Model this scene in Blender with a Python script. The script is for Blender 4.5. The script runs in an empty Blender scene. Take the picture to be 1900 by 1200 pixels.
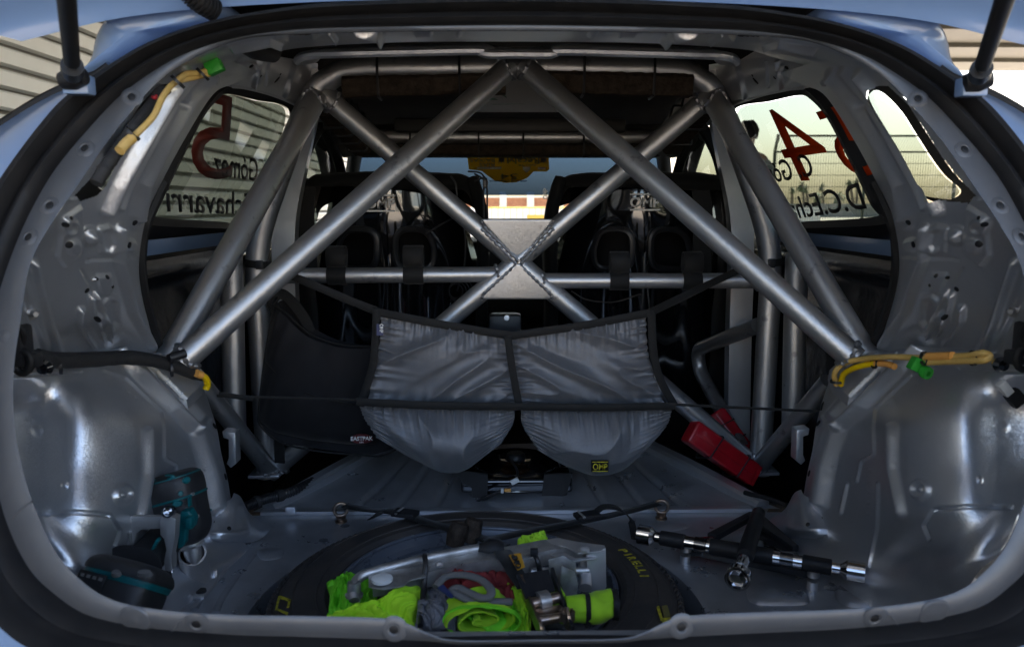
import bpy, bmesh, math, random
import numpy as np
from mathutils import Vector, Matrix, Euler, noise as mnoise
random.seed(7)
R_ = math.radians
scene = bpy.context.scene
COL = scene.collection

# ------------------------------------------------------------ camera
CAM = Vector((-0.0365, 0.0, 1.0))
ROT = Euler((R_(90 - 8.5), 0, R_(-0.97)), 'XYZ').to_matrix()
cam_data = bpy.data.cameras.new('camera')
cam_data.lens = 28.0
cam_data.sensor_width = 36.0
cam_data.clip_start = 0.02
cam_data.clip_end = 2000
cam_data.dof.use_dof = True
cam_data.dof.focus_distance = 1.72
cam_data.dof.aperture_fstop = 7.0
cam = bpy.data.objects.new('camera', cam_data)
COL.objects.link(cam)
cam.location = CAM
cam.rotation_euler = ROT.to_euler()
scene.camera = cam

# ------------------------------------------------------------ world, sun
SUN_EL, SUN_AZ = 52.0, 38.0          # azimuth measured from +Y (ahead of the camera) towards +X
world = bpy.data.worlds.new('World')
scene.world = world
world.use_nodes = True
nt = world.node_tree
nt.nodes.clear()
sky = nt.nodes.new('ShaderNodeTexSky')
sky.sky_type = 'NISHITA'
sky.sun_disc = False
sky.sun_elevation = R_(SUN_EL)
sky.sun_rotation = R_(SUN_AZ)
sky.air_density = 1.0
sky.dust_density = 3.5
sky.ozone_density = 0.6
bg = nt.nodes.new('ShaderNodeBackground')
bg.inputs['Strength'].default_value = 0.15
wo = nt.nodes.new('ShaderNodeOutputWorld')
nt.links.new(sky.outputs[0], bg.inputs[0])
nt.links.new(bg.outputs[0], wo.inputs[0])
sun_data = bpy.data.lights.new('sun', 'SUN')
sun_data.energy = 5.0
sun_data.angle = R_(0.5)
sun_data.color = (1.0, 0.93, 0.84)
sun = bpy.data.objects.new('sun', sun_data)
COL.objects.link(sun)
sdir = Vector((math.sin(R_(SUN_AZ)) * math.cos(R_(SUN_EL)), math.cos(R_(SUN_AZ)) * math.cos(R_(SUN_EL)), math.sin(R_(SUN_EL))))
sun.rotation_euler = sdir.to_track_quat('Z', 'Y').to_euler()
sun.location = (4, 4, 8)

scene.view_settings.view_transform = 'Standard'
scene.view_settings.look = 'None'
scene.view_settings.exposure = 2.25
scene.view_settings.gamma = 1.0
scene.cycles.use_denoising = True
scene.cycles.max_bounces = 8
scene.cycles.diffuse_bounces = 5
scene.cycles.glossy_bounces = 5
scene.cycles.transparent_max_bounces = 12
scene.cycles.sample_clamp_indirect = 6.0
scene.cycles.caustics_reflective = False
scene.cycles.caustics_refractive = False

# ------------------------------------------------------------ projection helpers (photo pixels, 1900 x 1200)
FPX = 1478.0
def ray(px, py):
    return ROT @ Vector(((px - 950) / FPX, (600 - py) / FPX, -1))
def W(px, py, Y):
    r = ray(px, py)
    return CAM + r * ((Y - CAM.y) / r.y)
def Wz(px, py, Z):
    r = ray(px, py)
    return CAM + r * ((Z - CAM.z) / r.z)
def WP(px, py, p0, n):
    r = ray(px, py)
    return CAM + r * ((p0 - CAM).dot(n) / r.dot(n))
ROTT = ROT.transposed()
def proj(p):
    q = ROTT @ (Vector(p) - CAM)
    return 950 + FPX * q.x / -q.z, 600 - FPX * q.y / -q.z
RN = np.array(ROTT)
def projn(P):
    q = (P - np.array(CAM)) @ RN.T
    return 950 + FPX * q[..., 0] / -q[..., 2], 600 - FPX * q[..., 1] / -q[..., 2]
def mx(p):
    return Vector((-p[0], p[1], p[2]))

# ------------------------------------------------------------ materials
def _n(nt, t, **k):
    n = nt.nodes.new(t)
    for a, b in k.items():
        n.inputs[a].default_value = b
    return n
def pbr(name, col, rough=0.5, metal=0.0, col2=None, cscale=8.0, cdet=4.0, bump=0.0, bscale=60.0, bdist=0.002,
        rvar=0.0, rscale=12.0, coat=0.0, sheen=0.0, spec=0.5, flake=0.0, emis=None, wave=None, stretch=None, cramp=(0.35, 0.65)):
    m = bpy.data.materials.new(name)
    m.use_nodes = True
    nt = m.node_tree
    p = nt.nodes['Principled BSDF']
    p.inputs['Base Color'].default_value = (*col, 1)
    p.inputs['Roughness'].default_value = rough
    p.inputs['Metallic'].default_value = metal
    p.inputs['Specular IOR Level'].default_value = spec
    p.inputs['Coat Weight'].default_value = coat
    p.inputs['Coat Roughness'].default_value = 0.08
    if sheen:
        p.inputs['Sheen Weight'].default_value = sheen
        p.inputs['Sheen Roughness'].default_value = 0.4
    tc = nt.nodes.new('ShaderNodeTexCoord')
    src = tc.outputs['Object']
    if stretch:
        mp = nt.nodes.new('ShaderNodeMapping')
        mp.inputs['Scale'].default_value = stretch
        nt.links.new(src, mp.inputs[0])
        src = mp.outputs[0]
    if col2 is not None:
        n = _n(nt, 'ShaderNodeTexNoise', Scale=cscale, Detail=cdet, Roughness=0.6)
        nt.links.new(src, n.inputs['Vector'])
        r = nt.nodes.new('ShaderNodeMapRange')
        r.inputs['From Min'].default_value, r.inputs['From Max'].default_value = cramp
        nt.links.new(n.outputs['Fac'], r.inputs['Value'])
        mix = nt.nodes.new('ShaderNodeMix')
        mix.data_type = 'RGBA'
        mix.inputs['A'].default_value = (*col, 1)
        mix.inputs['B'].default_value = (*col2, 1)
        nt.links.new(r.outputs[0], mix.inputs['Factor'])
        nt.links.new(mix.outputs['Result'], p.inputs['Base Color'])
    if rvar:
        n = _n(nt, 'ShaderNodeTexNoise', Scale=rscale, Detail=5.0, Roughness=0.65)
        nt.links.new(src, n.inputs['Vector'])
        r = nt.nodes.new('ShaderNodeMapRange')
        r.inputs['From Min'].default_value, r.inputs['From Max'].default_value = 0.3, 0.7
        r.inputs['To Min'].default_value, r.inputs['To Max'].default_value = rough - rvar, rough + rvar
        nt.links.new(n.outputs['Fac'], r.inputs['Value'])
        nt.links.new(r.outputs[0], p.inputs['Roughness'])
    h = None
    if bump:
        n = _n(nt, 'ShaderNodeTexNoise', Scale=bscale, Detail=4.0, Roughness=0.6)
        nt.links.new(src, n.inputs['Vector'])
        h = n.outputs['Fac']
        b = _n(nt, 'ShaderNodeBump', Strength=bump, Distance=bdist)
        nt.links.new(h, b.inputs['Height'])
        nt.links.new(b.outputs[0], p.inputs['Normal'])
    if wave:
        w1 = nt.nodes.new('ShaderNodeTexWave')
        w1.bands_direction = wave[2] if len(wave) > 2 else 'Z'
        w1.inputs['Scale'].default_value = wave[0]
        w1.inputs['Distortion'].default_value = 0.0
        nt.links.new(src, w1.inputs['Vector'])
        w2 = nt.nodes.new('ShaderNodeTexWave')
        w2.bands_direction = 'X'
        w2.inputs['Scale'].default_value = wave[0]
        nt.links.new(src, w2.inputs['Vector'])
        ad = nt.nodes.new('ShaderNodeMath'); ad.operation = 'MULTIPLY'
        nt.links.new(w1.outputs['Fac'], ad.inputs[0]); nt.links.new(w2.outputs['Fac'], ad.inputs[1])
        b = _n(nt, 'ShaderNodeBump', Strength=wave[1], Distance=0.0008)
        nt.links.new(ad.outputs[0], b.inputs['Height'])
        nt.links.new(b.outputs[0], p.inputs['Normal'])
    if flake:
        v = _n(nt, 'ShaderNodeTexVoronoi', Scale=1000.0)
        nt.links.new(src, v.inputs['Vector'])
        mr = nt.nodes.new('ShaderNodeVectorMath'); mr.operation = 'SUBTRACT'
        mr.inputs[1].default_value = (0.5, 0.5, 0.5)
        nt.links.new(v.outputs['Color'], mr.inputs[0])
        sc = nt.nodes.new('ShaderNodeVectorMath'); sc.operation = 'SCALE'
        sc.inputs['Scale'].default_value = flake
        nt.links.new(mr.outputs[0], sc.inputs[0])
        g = nt.nodes.new('ShaderNodeNewGeometry')
        ad = nt.nodes.new('ShaderNodeVectorMath'); ad.operation = 'ADD'
        if bump or wave:
            nt.links.new(b.outputs[0], ad.inputs[0])
        else:
            nt.links.new(g.outputs['Normal'], ad.inputs[0])
        nt.links.new(sc.outputs[0], ad.inputs[1])
        no = nt.nodes.new('ShaderNodeVectorMath'); no.operation = 'NORMALIZE'
        nt.links.new(ad.outputs[0], no.inputs[0])
        nt.links.new(no.outputs[0], p.inputs['Normal'])
    if emis:
        p.inputs['Emission Color'].default_value = (*emis[:3], 1)
        p.inputs['Emission Strength'].default_value = emis[3]
    return m
def glass_mat(name, tint=(0.86, 0.93, 0.91), refl=0.08, rough=0.02):
    m = bpy.data.materials.new(name)
    m.use_nodes = True
    nt = m.node_tree
    nt.nodes.clear()
    o = nt.nodes.new('ShaderNodeOutputMaterial')
    t = nt.nodes.new('ShaderNodeBsdfTransparent'); t.inputs[0].default_value = (*tint, 1)
    g = nt.nodes.new('ShaderNodeBsdfGlossy'); g.inputs['Roughness'].default_value = rough
    fr = nt.nodes.new('ShaderNodeFresnel')
    gg = nt.nodes.new('ShaderNodeNewGeometry'); mm = nt.nodes.new('ShaderNodeMapRange'); mm.inputs['To Min'].default_value = 1.45; mm.inputs['To Max'].default_value = 0.69
    nt.links.new(gg.outputs['Backfacing'], mm.inputs['Value']); nt.links.new(mm.outputs[0], fr.inputs['IOR'])
    ml = nt.nodes.new('ShaderNodeMath'); ml.operation = 'MULTIPLY_ADD'
    ml.inputs[1].default_value = 0.9; ml.inputs[2].default_value = refl * 0.3
    mi = nt.nodes.new('ShaderNodeMixShader')
    nt.links.new(fr.outputs[0], ml.inputs[0]); nt.links.new(ml.outputs[0], mi.inputs[0])
    nt.links.new(t.outputs[0], mi.inputs[1]); nt.links.new(g.outputs[0], mi.inputs[2])
    nt.links.new(mi.outputs[0], o.inputs[0])
    return m
M = {}
M['silver'] = pbr('silver_paint', (0.67, 0.685, 0.715), 0.36, 0.83, col2=(0.58, 0.595, 0.625), cscale=5, rvar=0.06, rscale=9, flake=0.20, bump=0.05, bscale=22, bdist=0.004)
M['flange'] = pbr('shade_darkened_silver', (0.125, 0.13, 0.14), 0.42, 0.3, col2=(0.10, 0.105, 0.115), cscale=12, cdet=8, rvar=.1, rscale=20, bump=.1, bscale=40, bdist=.002)  # silver darkened in its colour to stand in for shade at the opening
M['tube'] = pbr('silver_tube_paint', (0.44, 0.445, 0.455), 0.38, 0.84, col2=(0.25, 0.25, 0.26), cramp=(.62, .70), cscale=30, rvar=0.05, rscale=18, flake=0.16, bump=0.08, bscale=260, bdist=0.0006)
M['floor'] = pbr('silver_floor_paint', (0.52, 0.535, 0.565), 0.35, 0.7, col2=(0.36, 0.37, 0.39), cscale=9, cdet=12, cramp=(.40, .72), rvar=0.12, rscale=14, flake=0.16, bump=0.12, bscale=18, bdist=0.004)
M['blue'] = pbr('light_blue_paint', (0.24, 0.36, 0.58), 0.30, 0.0, coat=0.7, col2=(0.23, 0.345, 0.56), cscale=3)
M['rubber'] = pbr('black_rubber', (0.011, 0.011, 0.012), 0.55, spec=0.28, col2=(0.018, 0.017, 0.017), cscale=30, bump=0.15, bscale=200, bdist=0.0006)
M['plastic'] = pbr('black_plastic', (0.015, 0.015, 0.017), 0.42, bump=0.15, bscale=500, bdist=0.0004)
M['gloss'] = pbr('gloss_black', (0.006, 0.006, 0.007), 0.07, coat=1.0, spec=.8, bump=0.06, bscale=7, bdist=0.01)
M['door'] = pbr('black_door_card', (0.008, 0.009, 0.011), 0.25, col2=(0.014, 0.014, 0.016), cscale=9, bump=0.2, bscale=6, bdist=0.02)
M['carbon'] = pbr('dark_interior', (0.012, 0.012, 0.013), 0.55, col2=(0.02, 0.018, 0.016), cscale=10)
M['web'] = pbr('black_webbing', (0.010, 0.010, 0.010), 0.75, spec=.3, bump=0.5, bscale=500, bdist=0.0006, sheen=0.1, stretch=(1, 1, 3))
M['bag'] = pbr('black_canvas', (0.007, 0.007, 0.009), 0.8, spec=.3, col2=(0.010, 0.010, 0.012), cscale=40, bump=0.5, bscale=700, bdist=0.0006, sheen=0.12)
M['mesh'] = pbr('black_seat_mesh', (0.006, 0.006, 0.006), 0.85, spec=.25, wave=(110, 0.6), sheen=0.05)
M['pocket'] = pbr('grey_nylon_weave', (0.17, 0.175, 0.19), 0.34, 0.35, wave=(150, 0.6), sheen=0.2, col2=(0.15, 0.155, 0.17), cscale=500, cdet=1)
M['foam'] = pbr('brown_black_foam', (0.020, 0.015, 0.012), 0.9, spec=.2, col2=(0.055, 0.041, 0.031), cscale=70, cdet=8, bump=1.0, bscale=120, bdist=0.004)
M['tyre'] = pbr('worn_tyre_rubber', (0.028, 0.026, 0.026), 0.65, col2=(0.055, 0.046, 0.040), cscale=16, cdet=8, bump=0.4, bscale=90, bdist=0.002)
M['rim'] = pbr('dark_grey_rim', (0.12, 0.135, 0.165), 0.30, 0.3, bump=0.06, bscale=300, bdist=0.0006, rvar=0.07)
M['steel'] = pbr('bare_steel', (0.58, 0.57, 0.56), 0.42, 0.85, col2=(0.34, 0.33, 0.32), cscale=40, cdet=8, rvar=0.15, rscale=60, bump=0.2, bscale=150, bdist=0.0006)
M['alu'] = pbr('brushed_aluminium', (0.66, 0.65, 0.65), 0.42, 0.85, rvar=0.08, rscale=90, bump=0.2, bscale=300, bdist=0.0004)
M['chrome'] = pbr('chrome', (0.62, 0.62, 0.63), 0.10, 1.0, rvar=0.04, rscale=60)
M['brass'] = pbr('yellow_zinc', (0.42, 0.30, 0.19), 0.28, 0.95, col2=(0.5, 0.4, 0.36), cscale=60)
M['bronze'] = pbr('bronze_zinc', (0.33, 0.24, 0.17), 0.32, 0.95, col2=(0.25, 0.2, 0.17), cscale=90)
M['hivis'] = pbr('hi_vis_yellow', (0.46, 0.82, 0.015), 0.8, col2=(0.34, 0.62, 0.02), cscale=14, cdet=8, bump=0.5, bscale=420, bdist=0.0006, sheen=0.1)
M['hidark'] = pbr('hi_vis_green', (0.20, 0.72, 0.02), 0.75, bump=0.4, bscale=420, bdist=0.0006)
M['reflex'] = pbr('grey_reflective_cloth', (0.17, 0.17, 0.19), 0.55, 0.2, col2=(0.11, 0.11, 0.12), cscale=40, bump=0.4, bscale=300, bdist=0.0006)
M['red'] = pbr('red_translucent_plastic', (0.42, 0.006, 0.018), 0.28, coat=0.4, col2=(0.30, 0.005, 0.01), cscale=22)
M['redcloth'] = pbr('red_glove_cloth', (0.22, 0.018, 0.018), 0.8, col2=(0.14, 0.012, 0.012), cscale=30, bump=0.4, bscale=300, bdist=0.0008)
M['greycloth'] = pbr('grey_hem_cloth', (0.13, 0.125, 0.12), 0.8, bump=0.5, bscale=400, bdist=0.0008)
M['teal'] = pbr('teal_plastic', (0.0, 0.13, 0.14), 0.45, col2=(0.0, 0.09, 0.10), cscale=40)
M['tool'] = pbr('black_tool_plastic', (0.018, 0.018, 0.02), 0.5, bump=0.25, bscale=260, bdist=0.0006, col2=(0.03, 0.03, 0.032), cscale=25)
M['yellow'] = pbr('yellow_loom', (0.62, 0.40, 0.10), 0.5, col2=(0.72, 0.48, 0.16), cscale=40)
M['yellow2'] = pbr('bright_yellow_sleeve', (0.75, 0.50, 0.0), 0.4)
M['orange'] = pbr('orange_sleeve', (0.80, 0.38, 0.09), 0.45)
M['green'] = pbr('green_connector', (0.03, 0.33, 0.03), 0.4)
M['tape'] = pbr('black_cloth_tape', (0.02, 0.019, 0.019), 0.65, bump=0.5, bscale=200, bdist=0.001)
M['white'] = pbr('white_plastic', (0.7, 0.7, 0.68), 0.45)
M['print_white'] = pbr('white_print', (0.85, 0.84, 0.83), 0.6)
M['print_yellow'] = pbr('yellow_print', (0.62, 0.52, 0.02), 0.7, col2=(0.22, 0.19, 0.02), cscale=160)
M['print_black'] = pbr('black_vinyl', (0.008, 0.008, 0.01), 0.5)
M['print_red'] = pbr('dark_red_vinyl', (0.13, 0.02, 0.012), 0.45)
M['print_red2'] = pbr('red_vinyl', (0.34, 0.05, 0.012), 0.45)
M['print_green'] = pbr('green_print', (0.01, 0.16, 0.06), 0.5)
M['print_navy'] = pbr('navy_print', (0.02, 0.03, 0.10), 0.5)
M['hole'] = pbr('painted_hole_shade', (0.004, 0.004, 0.005), 0.6)  # black painted on discs in place of the shade inside holes
M['weld'] = pbr('painted_weld', (0.34, 0.34, 0.35), 0.30, 0.85, bump=0.6, bscale=500, bdist=0.001)
M['glass'] = glass_mat('window_glass', (0.215, 0.25, 0.225))
M['wglass'] = glass_mat('windscreen_glass', (0.85, 0.88, 0.87))
M['roofskin'] = pbr('dark_roof_skin', (0.022, 0.020, 0.018), 0.85, 0.0, spec=.2, col2=(0.035, 0.03, 0.026), cscale=6, flake=0.06)  # one dark tone over the whole roof underside

# ------------------------------------------------------------ objects
_wl = {}
def _base(o, parent):
    COL.objects.link(o)
    if parent is not None:
        o.parent = parent
        o.location = -_wl.get(parent.name, Vector((0, 0, 0)))
    _wl[o.name] = Vector((0, 0, 0))
def thing(name, label, cat, loc=(0, 0, 0), group=None):
    o = bpy.data.objects.new(name, None)
    o.empty_display_size = 0.05
    COL.objects.link(o)
    o.location = loc
    _wl[o.name] = Vector(loc)
    o['label'] = label; o['category'] = cat
    if group: o['group'] = group
    return o
def tag(o, label=None, cat=None, group=None, kind=None):
    if label: o['label'] = label
    if cat: o['category'] = cat
    if group: o['group'] = group
    if kind: o['kind'] = kind
    return o
class MB:
    def __init__(s): s.v = []; s.f = []
    def add(s, vf):
        v, f = vf
        b = len(s.v)
        s.v.extend([tuple(x) for x in v]); s.f.extend([tuple(i + b for i in q) for q in f])
        return s
def mesh_of(name, v, f, smooth=True, angle=38, bevel=0, seg=2, merge=False):
    me = bpy.data.meshes.new(name)
    me.from_pydata([tuple(x) for x in v], [], [tuple(q) for q in f])
    bm = bmesh.new(); bm.from_mesh(me)
    if merge: bmesh.ops.remove_doubles(bm, verts=bm.verts, dist=1e-5)
    bmesh.ops.recalc_face_normals(bm, faces=bm.faces)
    if bevel:
        es = [e for e in bm.edges if len(e.link_faces) == 2 and e.calc_face_angle(0) > R_(28)]
        bmesh.ops.bevel(bm, geom=es, offset=bevel, segments=seg, profile=0.6, affect='EDGES', clamp_overlap=True)
    bm.to_mesh(me); bm.free()
    if smooth:
        for p in me.polygons: p.use_smooth = True
        me.set_sharp_from_angle(angle=R_(angle))
    return me
def mk(name, vf, mat, parent=None, smooth=True, angle=38, bevel=0, seg=2, merge=False, label=None, kind=None):
    v, f = (vf.v, vf.f) if isinstance(vf, MB) else vf
    me = mesh_of(name, v, f, smooth, angle, bevel, seg, merge)
    me.materials.append(mat)
    o = bpy.data.objects.new(name, me)
    _base(o, parent)
    if label: o['label'] = label
    if kind: o['kind'] = kind
    return o
def inst(name, src, mat4, parent):
    o = bpy.data.objects.new(name, src.data if hasattr(src, 'data') else src)
    COL.objects.link(o)
    o.parent = parent
    o.matrix_local = Matrix.Translation(-_wl.get(parent.name, Vector((0, 0, 0)))) @ mat4
    _wl[o.name] = Vector((0, 0, 0))
    return o
# ------------------------------------------------------------ shapes
def mir(vf):
    v, f = (vf.v, vf.f) if isinstance(vf, MB) else vf
    return [(-x[0], x[1], x[2]) for x in v], [tuple(reversed(q)) for q in f]
def box(c, s, rot=None):
    c = Vector(c); h = Vector(s) / 2
    v = []
    for z in (-1, 1):
        for y in (-1, 1):
            for x in (-1, 1):
                p = Vector((x * h.x, y * h.y, z * h.z))
                if rot is not None: p = rot @ p
                v.append(c + p)
    return v, [(0, 2, 3, 1), (4, 5, 7, 6), (0, 1, 5, 4), (2, 6, 7, 3), (0, 4, 6, 2), (1, 3, 7, 5)]
def sweep(pts, prof, ref=None, closed=False, cap=True, scale=None):
    pts = [Vector(p) for p in pts]
    n = len(pts); m = len(prof)
    T = []
    for i in range(n):
        if closed: t = pts[(i + 1) % n] - pts[i - 1]
        else: t = pts[min(i + 1, n - 1)] - pts[max(i - 1, 0)]
        T.append(t.normalized())
    N = []
    if ref is not None:
        for i, t in enumerate(T):
            r = Vector(ref[i]) if isinstance(ref, list) else Vector(ref)
            N.append((r - t * r.dot(t)).normalized())
    else:
        a = Vector((0, 0, 1)) if abs(T[0].z) < 0.9 else Vector((0, 1, 0))
        cur = (a - T[0] * a.dot(T[0])).normalized()
        N.append(cur)
        for i in range(1, n):
            cur = (cur - T[i] * cur.dot(T[i])).normalized()
            N.append(cur)
        if closed:
            b = (N[-1] - T[0] * N[-1].dot(T[0])).normalized()
            ang = math.atan2(T[0].dot(b.cross(N[0])), b.dot(N[0]))
            for i in range(n):
                N[i] = Matrix.Rotation(ang * i / n, 3, T[i]) @ N[i]
    v = []; f = []
    for i in range(n):
        B = T[i].cross(N[i]); s = 1 if scale is None else scale[i]
        for (a, b) in prof:
            v.append(pts[i] + N[i] * a * s + B * b * s)
    for i in range(n if closed else n - 1):
        j = (i + 1) % n
        for k in range(m):
            l = (k + 1) % m
            f.append((i * m + k, i * m + l, j * m + l, j * m + k))
    if cap and not closed:
        f.append(tuple(range(m - 1, -1, -1))); f.append(tuple(range((n - 1) * m, n * m)))
    return v, f
def circ(r, n=16, ph=0.0, ry=None):
    ry = r if ry is None else ry
    return [(r * math.cos(2 * math.pi * k / n + ph), ry * math.sin(2 * math.pi * k / n + ph)) for k in range(n)]
def tube(pts, r, n=20, closed=False, cap=True, scale=None):
    return sweep(pts, circ(r, n), None, closed, cap, scale)
def rect(a, b, bev=0.0):
    a /= 2; b /= 2
    if not bev: return [(-a, -b), (a, -b), (a, b), (-a, b)]
    return [(-a + bev, -b), (a - bev, -b), (a, -b + bev), (a, b - bev), (a - bev, b), (-a + bev, b), (-a, b - bev), (-a, -b + bev)]
def cr(p0, p1, p2, p3, t):
    return 0.5 * ((2 * p1) + (-p0 + p2) * t + (2 * p0 - 5 * p1 + 4 * p2 - p3) * t * t + (-p0 + 3 * p1 - 3 * p2 + p3) * t ** 3)
def spline(pts, n, closed=False):
    P = np.array([list(p) for p in pts], float)
    m = len(P)
    if not closed:
        P = np.vstack([2 * P[0] - P[1], P, 2 * P[-1] - P[-2]])
        ts = np.linspace(0, m - 1, n); out = []
        for t in ts:
            i = min(int(t), m - 2); u = t - i
            out.append(cr(P[i], P[i + 1], P[i + 2], P[i + 3], u))
    else:
        ts = np.linspace(0, m, n, endpoint=False); out = []
        for t in ts:
            i = int(t) % m; u = t - int(t)
            out.append(cr(P[(i - 1) % m], P[i], P[(i + 1) % m], P[(i + 2) % m], u))
    return np.array(out)
def sp3(pts, n, closed=False):
    return [Vector(p) for p in spline(pts, n, closed)]
def fillet(pts, rad, seg=8):
    pts = [Vector(p) for p in pts]
    out = [pts[0]]
    for i in range(1, len(pts) - 1):
        a, b, c = pts[i - 1], pts[i], pts[i + 1]
        u = (a - b); w = (c - b)
        d = min(rad, u.length * 0.48, w.length * 0.48)
        p, q = b + u.normalized() * d, b + w.normalized() * d
        for k in range(seg + 1):
            t = k / seg
            out.append(p * (1 - t) ** 2 + b * 2 * t * (1 - t) + q * t * t)
    out.append(pts[-1])
    return out
def lathe(prof, n=32, M4=None, closed=False):
    v = []; f = []
    m = len(prof)
    for i in range(n):
        a = 2 * math.pi * i / n
        for (r, z) in prof:
            p = Vector((r * math.cos(a), r * math.sin(a), z))
            v.append(M4 @ p if M4 is not None else p)
    for i in range(n):
        j = (i + 1) % n
        for k in range(m if closed else m - 1):
            l = (k + 1) % m
            f.append((i * m + k, j * m + k, j * m + l, i * m + l))
    return v, f
def axis(p, d, up=None):
    """matrix that puts local Z along d at p"""
    d = Vector(d).normalized()
    u = Vector(up) if up is not None else (Vector((0, 0, 1)) if abs(d.z) < 0.95 else Vector((0, 1, 0)))
    x = u.cross(d).normalized(); y = d.cross(x)
    m = Matrix((x, y, d)).transposed().to_4x4()
    m.translation = Vector(p)
    return m
def prism(poly, off):
    poly = [Vector(p) for p in poly]; off = Vector(off); n = len(poly)
    v = poly + [p + off for p in poly]
    f = [tuple(range(n - 1, -1, -1)), tuple(range(n, 2 * n))]
    for i in range(n):
        j = (i + 1) % n
        f.append((i, j, n + j, n + i))
    return v, f
def ctrl(rows):
    """rows of (px,py,Y) -> array of world points"""
    return np.array([[list(W(*c)) for c in r] for r in rows])
def surf(C, nu, nv):
    """Catmull-Rom surface through control net C[i][j] -> (nu, nv, 3)"""
    C = np.array(C, float)
    A = np.array([spline(C[i], nv) for i in range(C.shape[0])])
    B = np.array([spline(A[:, j], nu) for j in range(nv)])
    return np.transpose(B, (1, 0, 2))
def gridfaces(nu, nv, mask=None):
    f = []
    for i in range(nu - 1):
        for j in range(nv - 1):
            if mask is not None and not mask[i, j]: continue
            a = i * nv + j
            f.append((a, a + 1, a + nv + 1, a + nv))
    return f
def gnormals(P):
    du = np.gradient(P, axis=0); dv = np.gradient(P, axis=1)
    n = np.cross(du, dv)
    n /= np.linalg.norm(n, axis=2, keepdims=True) + 1e-12
    tocam = np.array(CAM) - P
    s = np.sign((n * tocam).sum(2, keepdims=True)); s[s == 0] = 1
    return n * s
def sm(x):
    x = np.clip(x, 0, 1); return x * x * (3 - 2 * x)
def f_boss(cx, cy, r, h, edge=0.4):
    return lambda X, Y: h * sm((r - np.hypot(X - cx, Y - cy)) / (r * edge))
def f_ring(cx, cy, r, w, h):
    return lambda X, Y: h * sm(1 - np.abs(np.hypot(X - cx, Y - cy) - r) / w)
def f_line(pts, w, h):
    def g(X, Y):
        d = np.full(X.shape, 1e9)
        for (a, b) in zip(pts[:-1], pts[1:]):
            ax, ay = a; bx, by = b
            L = (bx - ax) ** 2 + (by - ay) ** 2
            t = np.clip(((X - ax) * (bx - ax) + (Y - ay) * (by - ay)) / L, 0, 1)
            d = np.minimum(d, np.hypot(X - ax - t * (bx - ax), Y - ay - t * (by - ay)))
        return h * sm(1 - d / w)
    return g
def inside(poly, X, Y):
    r = np.zeros(X.shape, bool)
    n = len(poly)
    for i in range(n):
        x1, y1 = poly[i]; x2, y2 = poly[(i + 1) % n]
        c = ((y1 > Y) != (y2 > Y)) & (X < (x2 - x1) * (Y - y1) / (y2 - y1 + 1e-12) + x1)
        r ^= c
    return r
def sdf(poly, X, Y):
    d = np.full(X.shape, 1e9); n = len(poly)
    for i in range(n):
        ax, ay = poly[i]; bx, by = poly[(i + 1) % n]
        L = (bx - ax) ** 2 + (by - ay) ** 2 + 1e-9
        t = np.clip(((X - ax) * (bx - ax) + (Y - ay) * (by - ay)) / L, 0, 1)
        d = np.minimum(d, np.hypot(X - ax - t * (bx - ax), Y - ay - t * (by - ay)))
    return np.where(inside(poly, X, Y), d, -d)
def f_pad(poly, w, h):
    return lambda X, Y: h * sm(sdf(poly, X, Y) / w)
def sheet(C, nu, nv, feats=(), hole=None, thick=0.0):
    P = surf(C, nu, nv)
    N = gnormals(P)
    X, Y = projn(P)
    d = np.zeros(X.shape)
    for g in feats: d = d + g(X, Y)
    ii = np.arange(nu); jj = np.arange(nv)
    d = d * sm(np.minimum(ii, nu - 1 - ii) / 7.0)[:, None] * sm(np.minimum(jj, nv - 1 - jj) / 4.0)[None, :]
    P = P + N * (1.45 * d)[..., None]
    mask = None
    if hole is not None:
        inn = inside(hole, X, Y)
        mask = ~(inn[:-1, :-1] | inn[1:, :-1] | inn[:-1, 1:] | inn[1:, 1:])
    F = gridfaces(nu, nv, mask)
    return [tuple(p) for p in P.reshape(-1, 3)], F
def patch(top, bot, n, m, disp=None, left=None, right=None):
    """ruled patch between two world polylines; disp(u,v)->Vector offset"""
    A = spline(top, n); B = spline(bot, n)
    v = []
    for j in range(m):
        t = j / (m - 1)
        for i in range(n):
            p = A[i] * (1 - t) + B[i] * t
            if disp is not None:
                p = p + np.array(disp(i / (n - 1), t))
            v.append(tuple(p))
    f = []
    for j in range(m - 1):
        for i in range(n - 1):
            a = j * n + i
            f.append((a, a + 1, a + n + 1, a + n))
    return v, f
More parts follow.
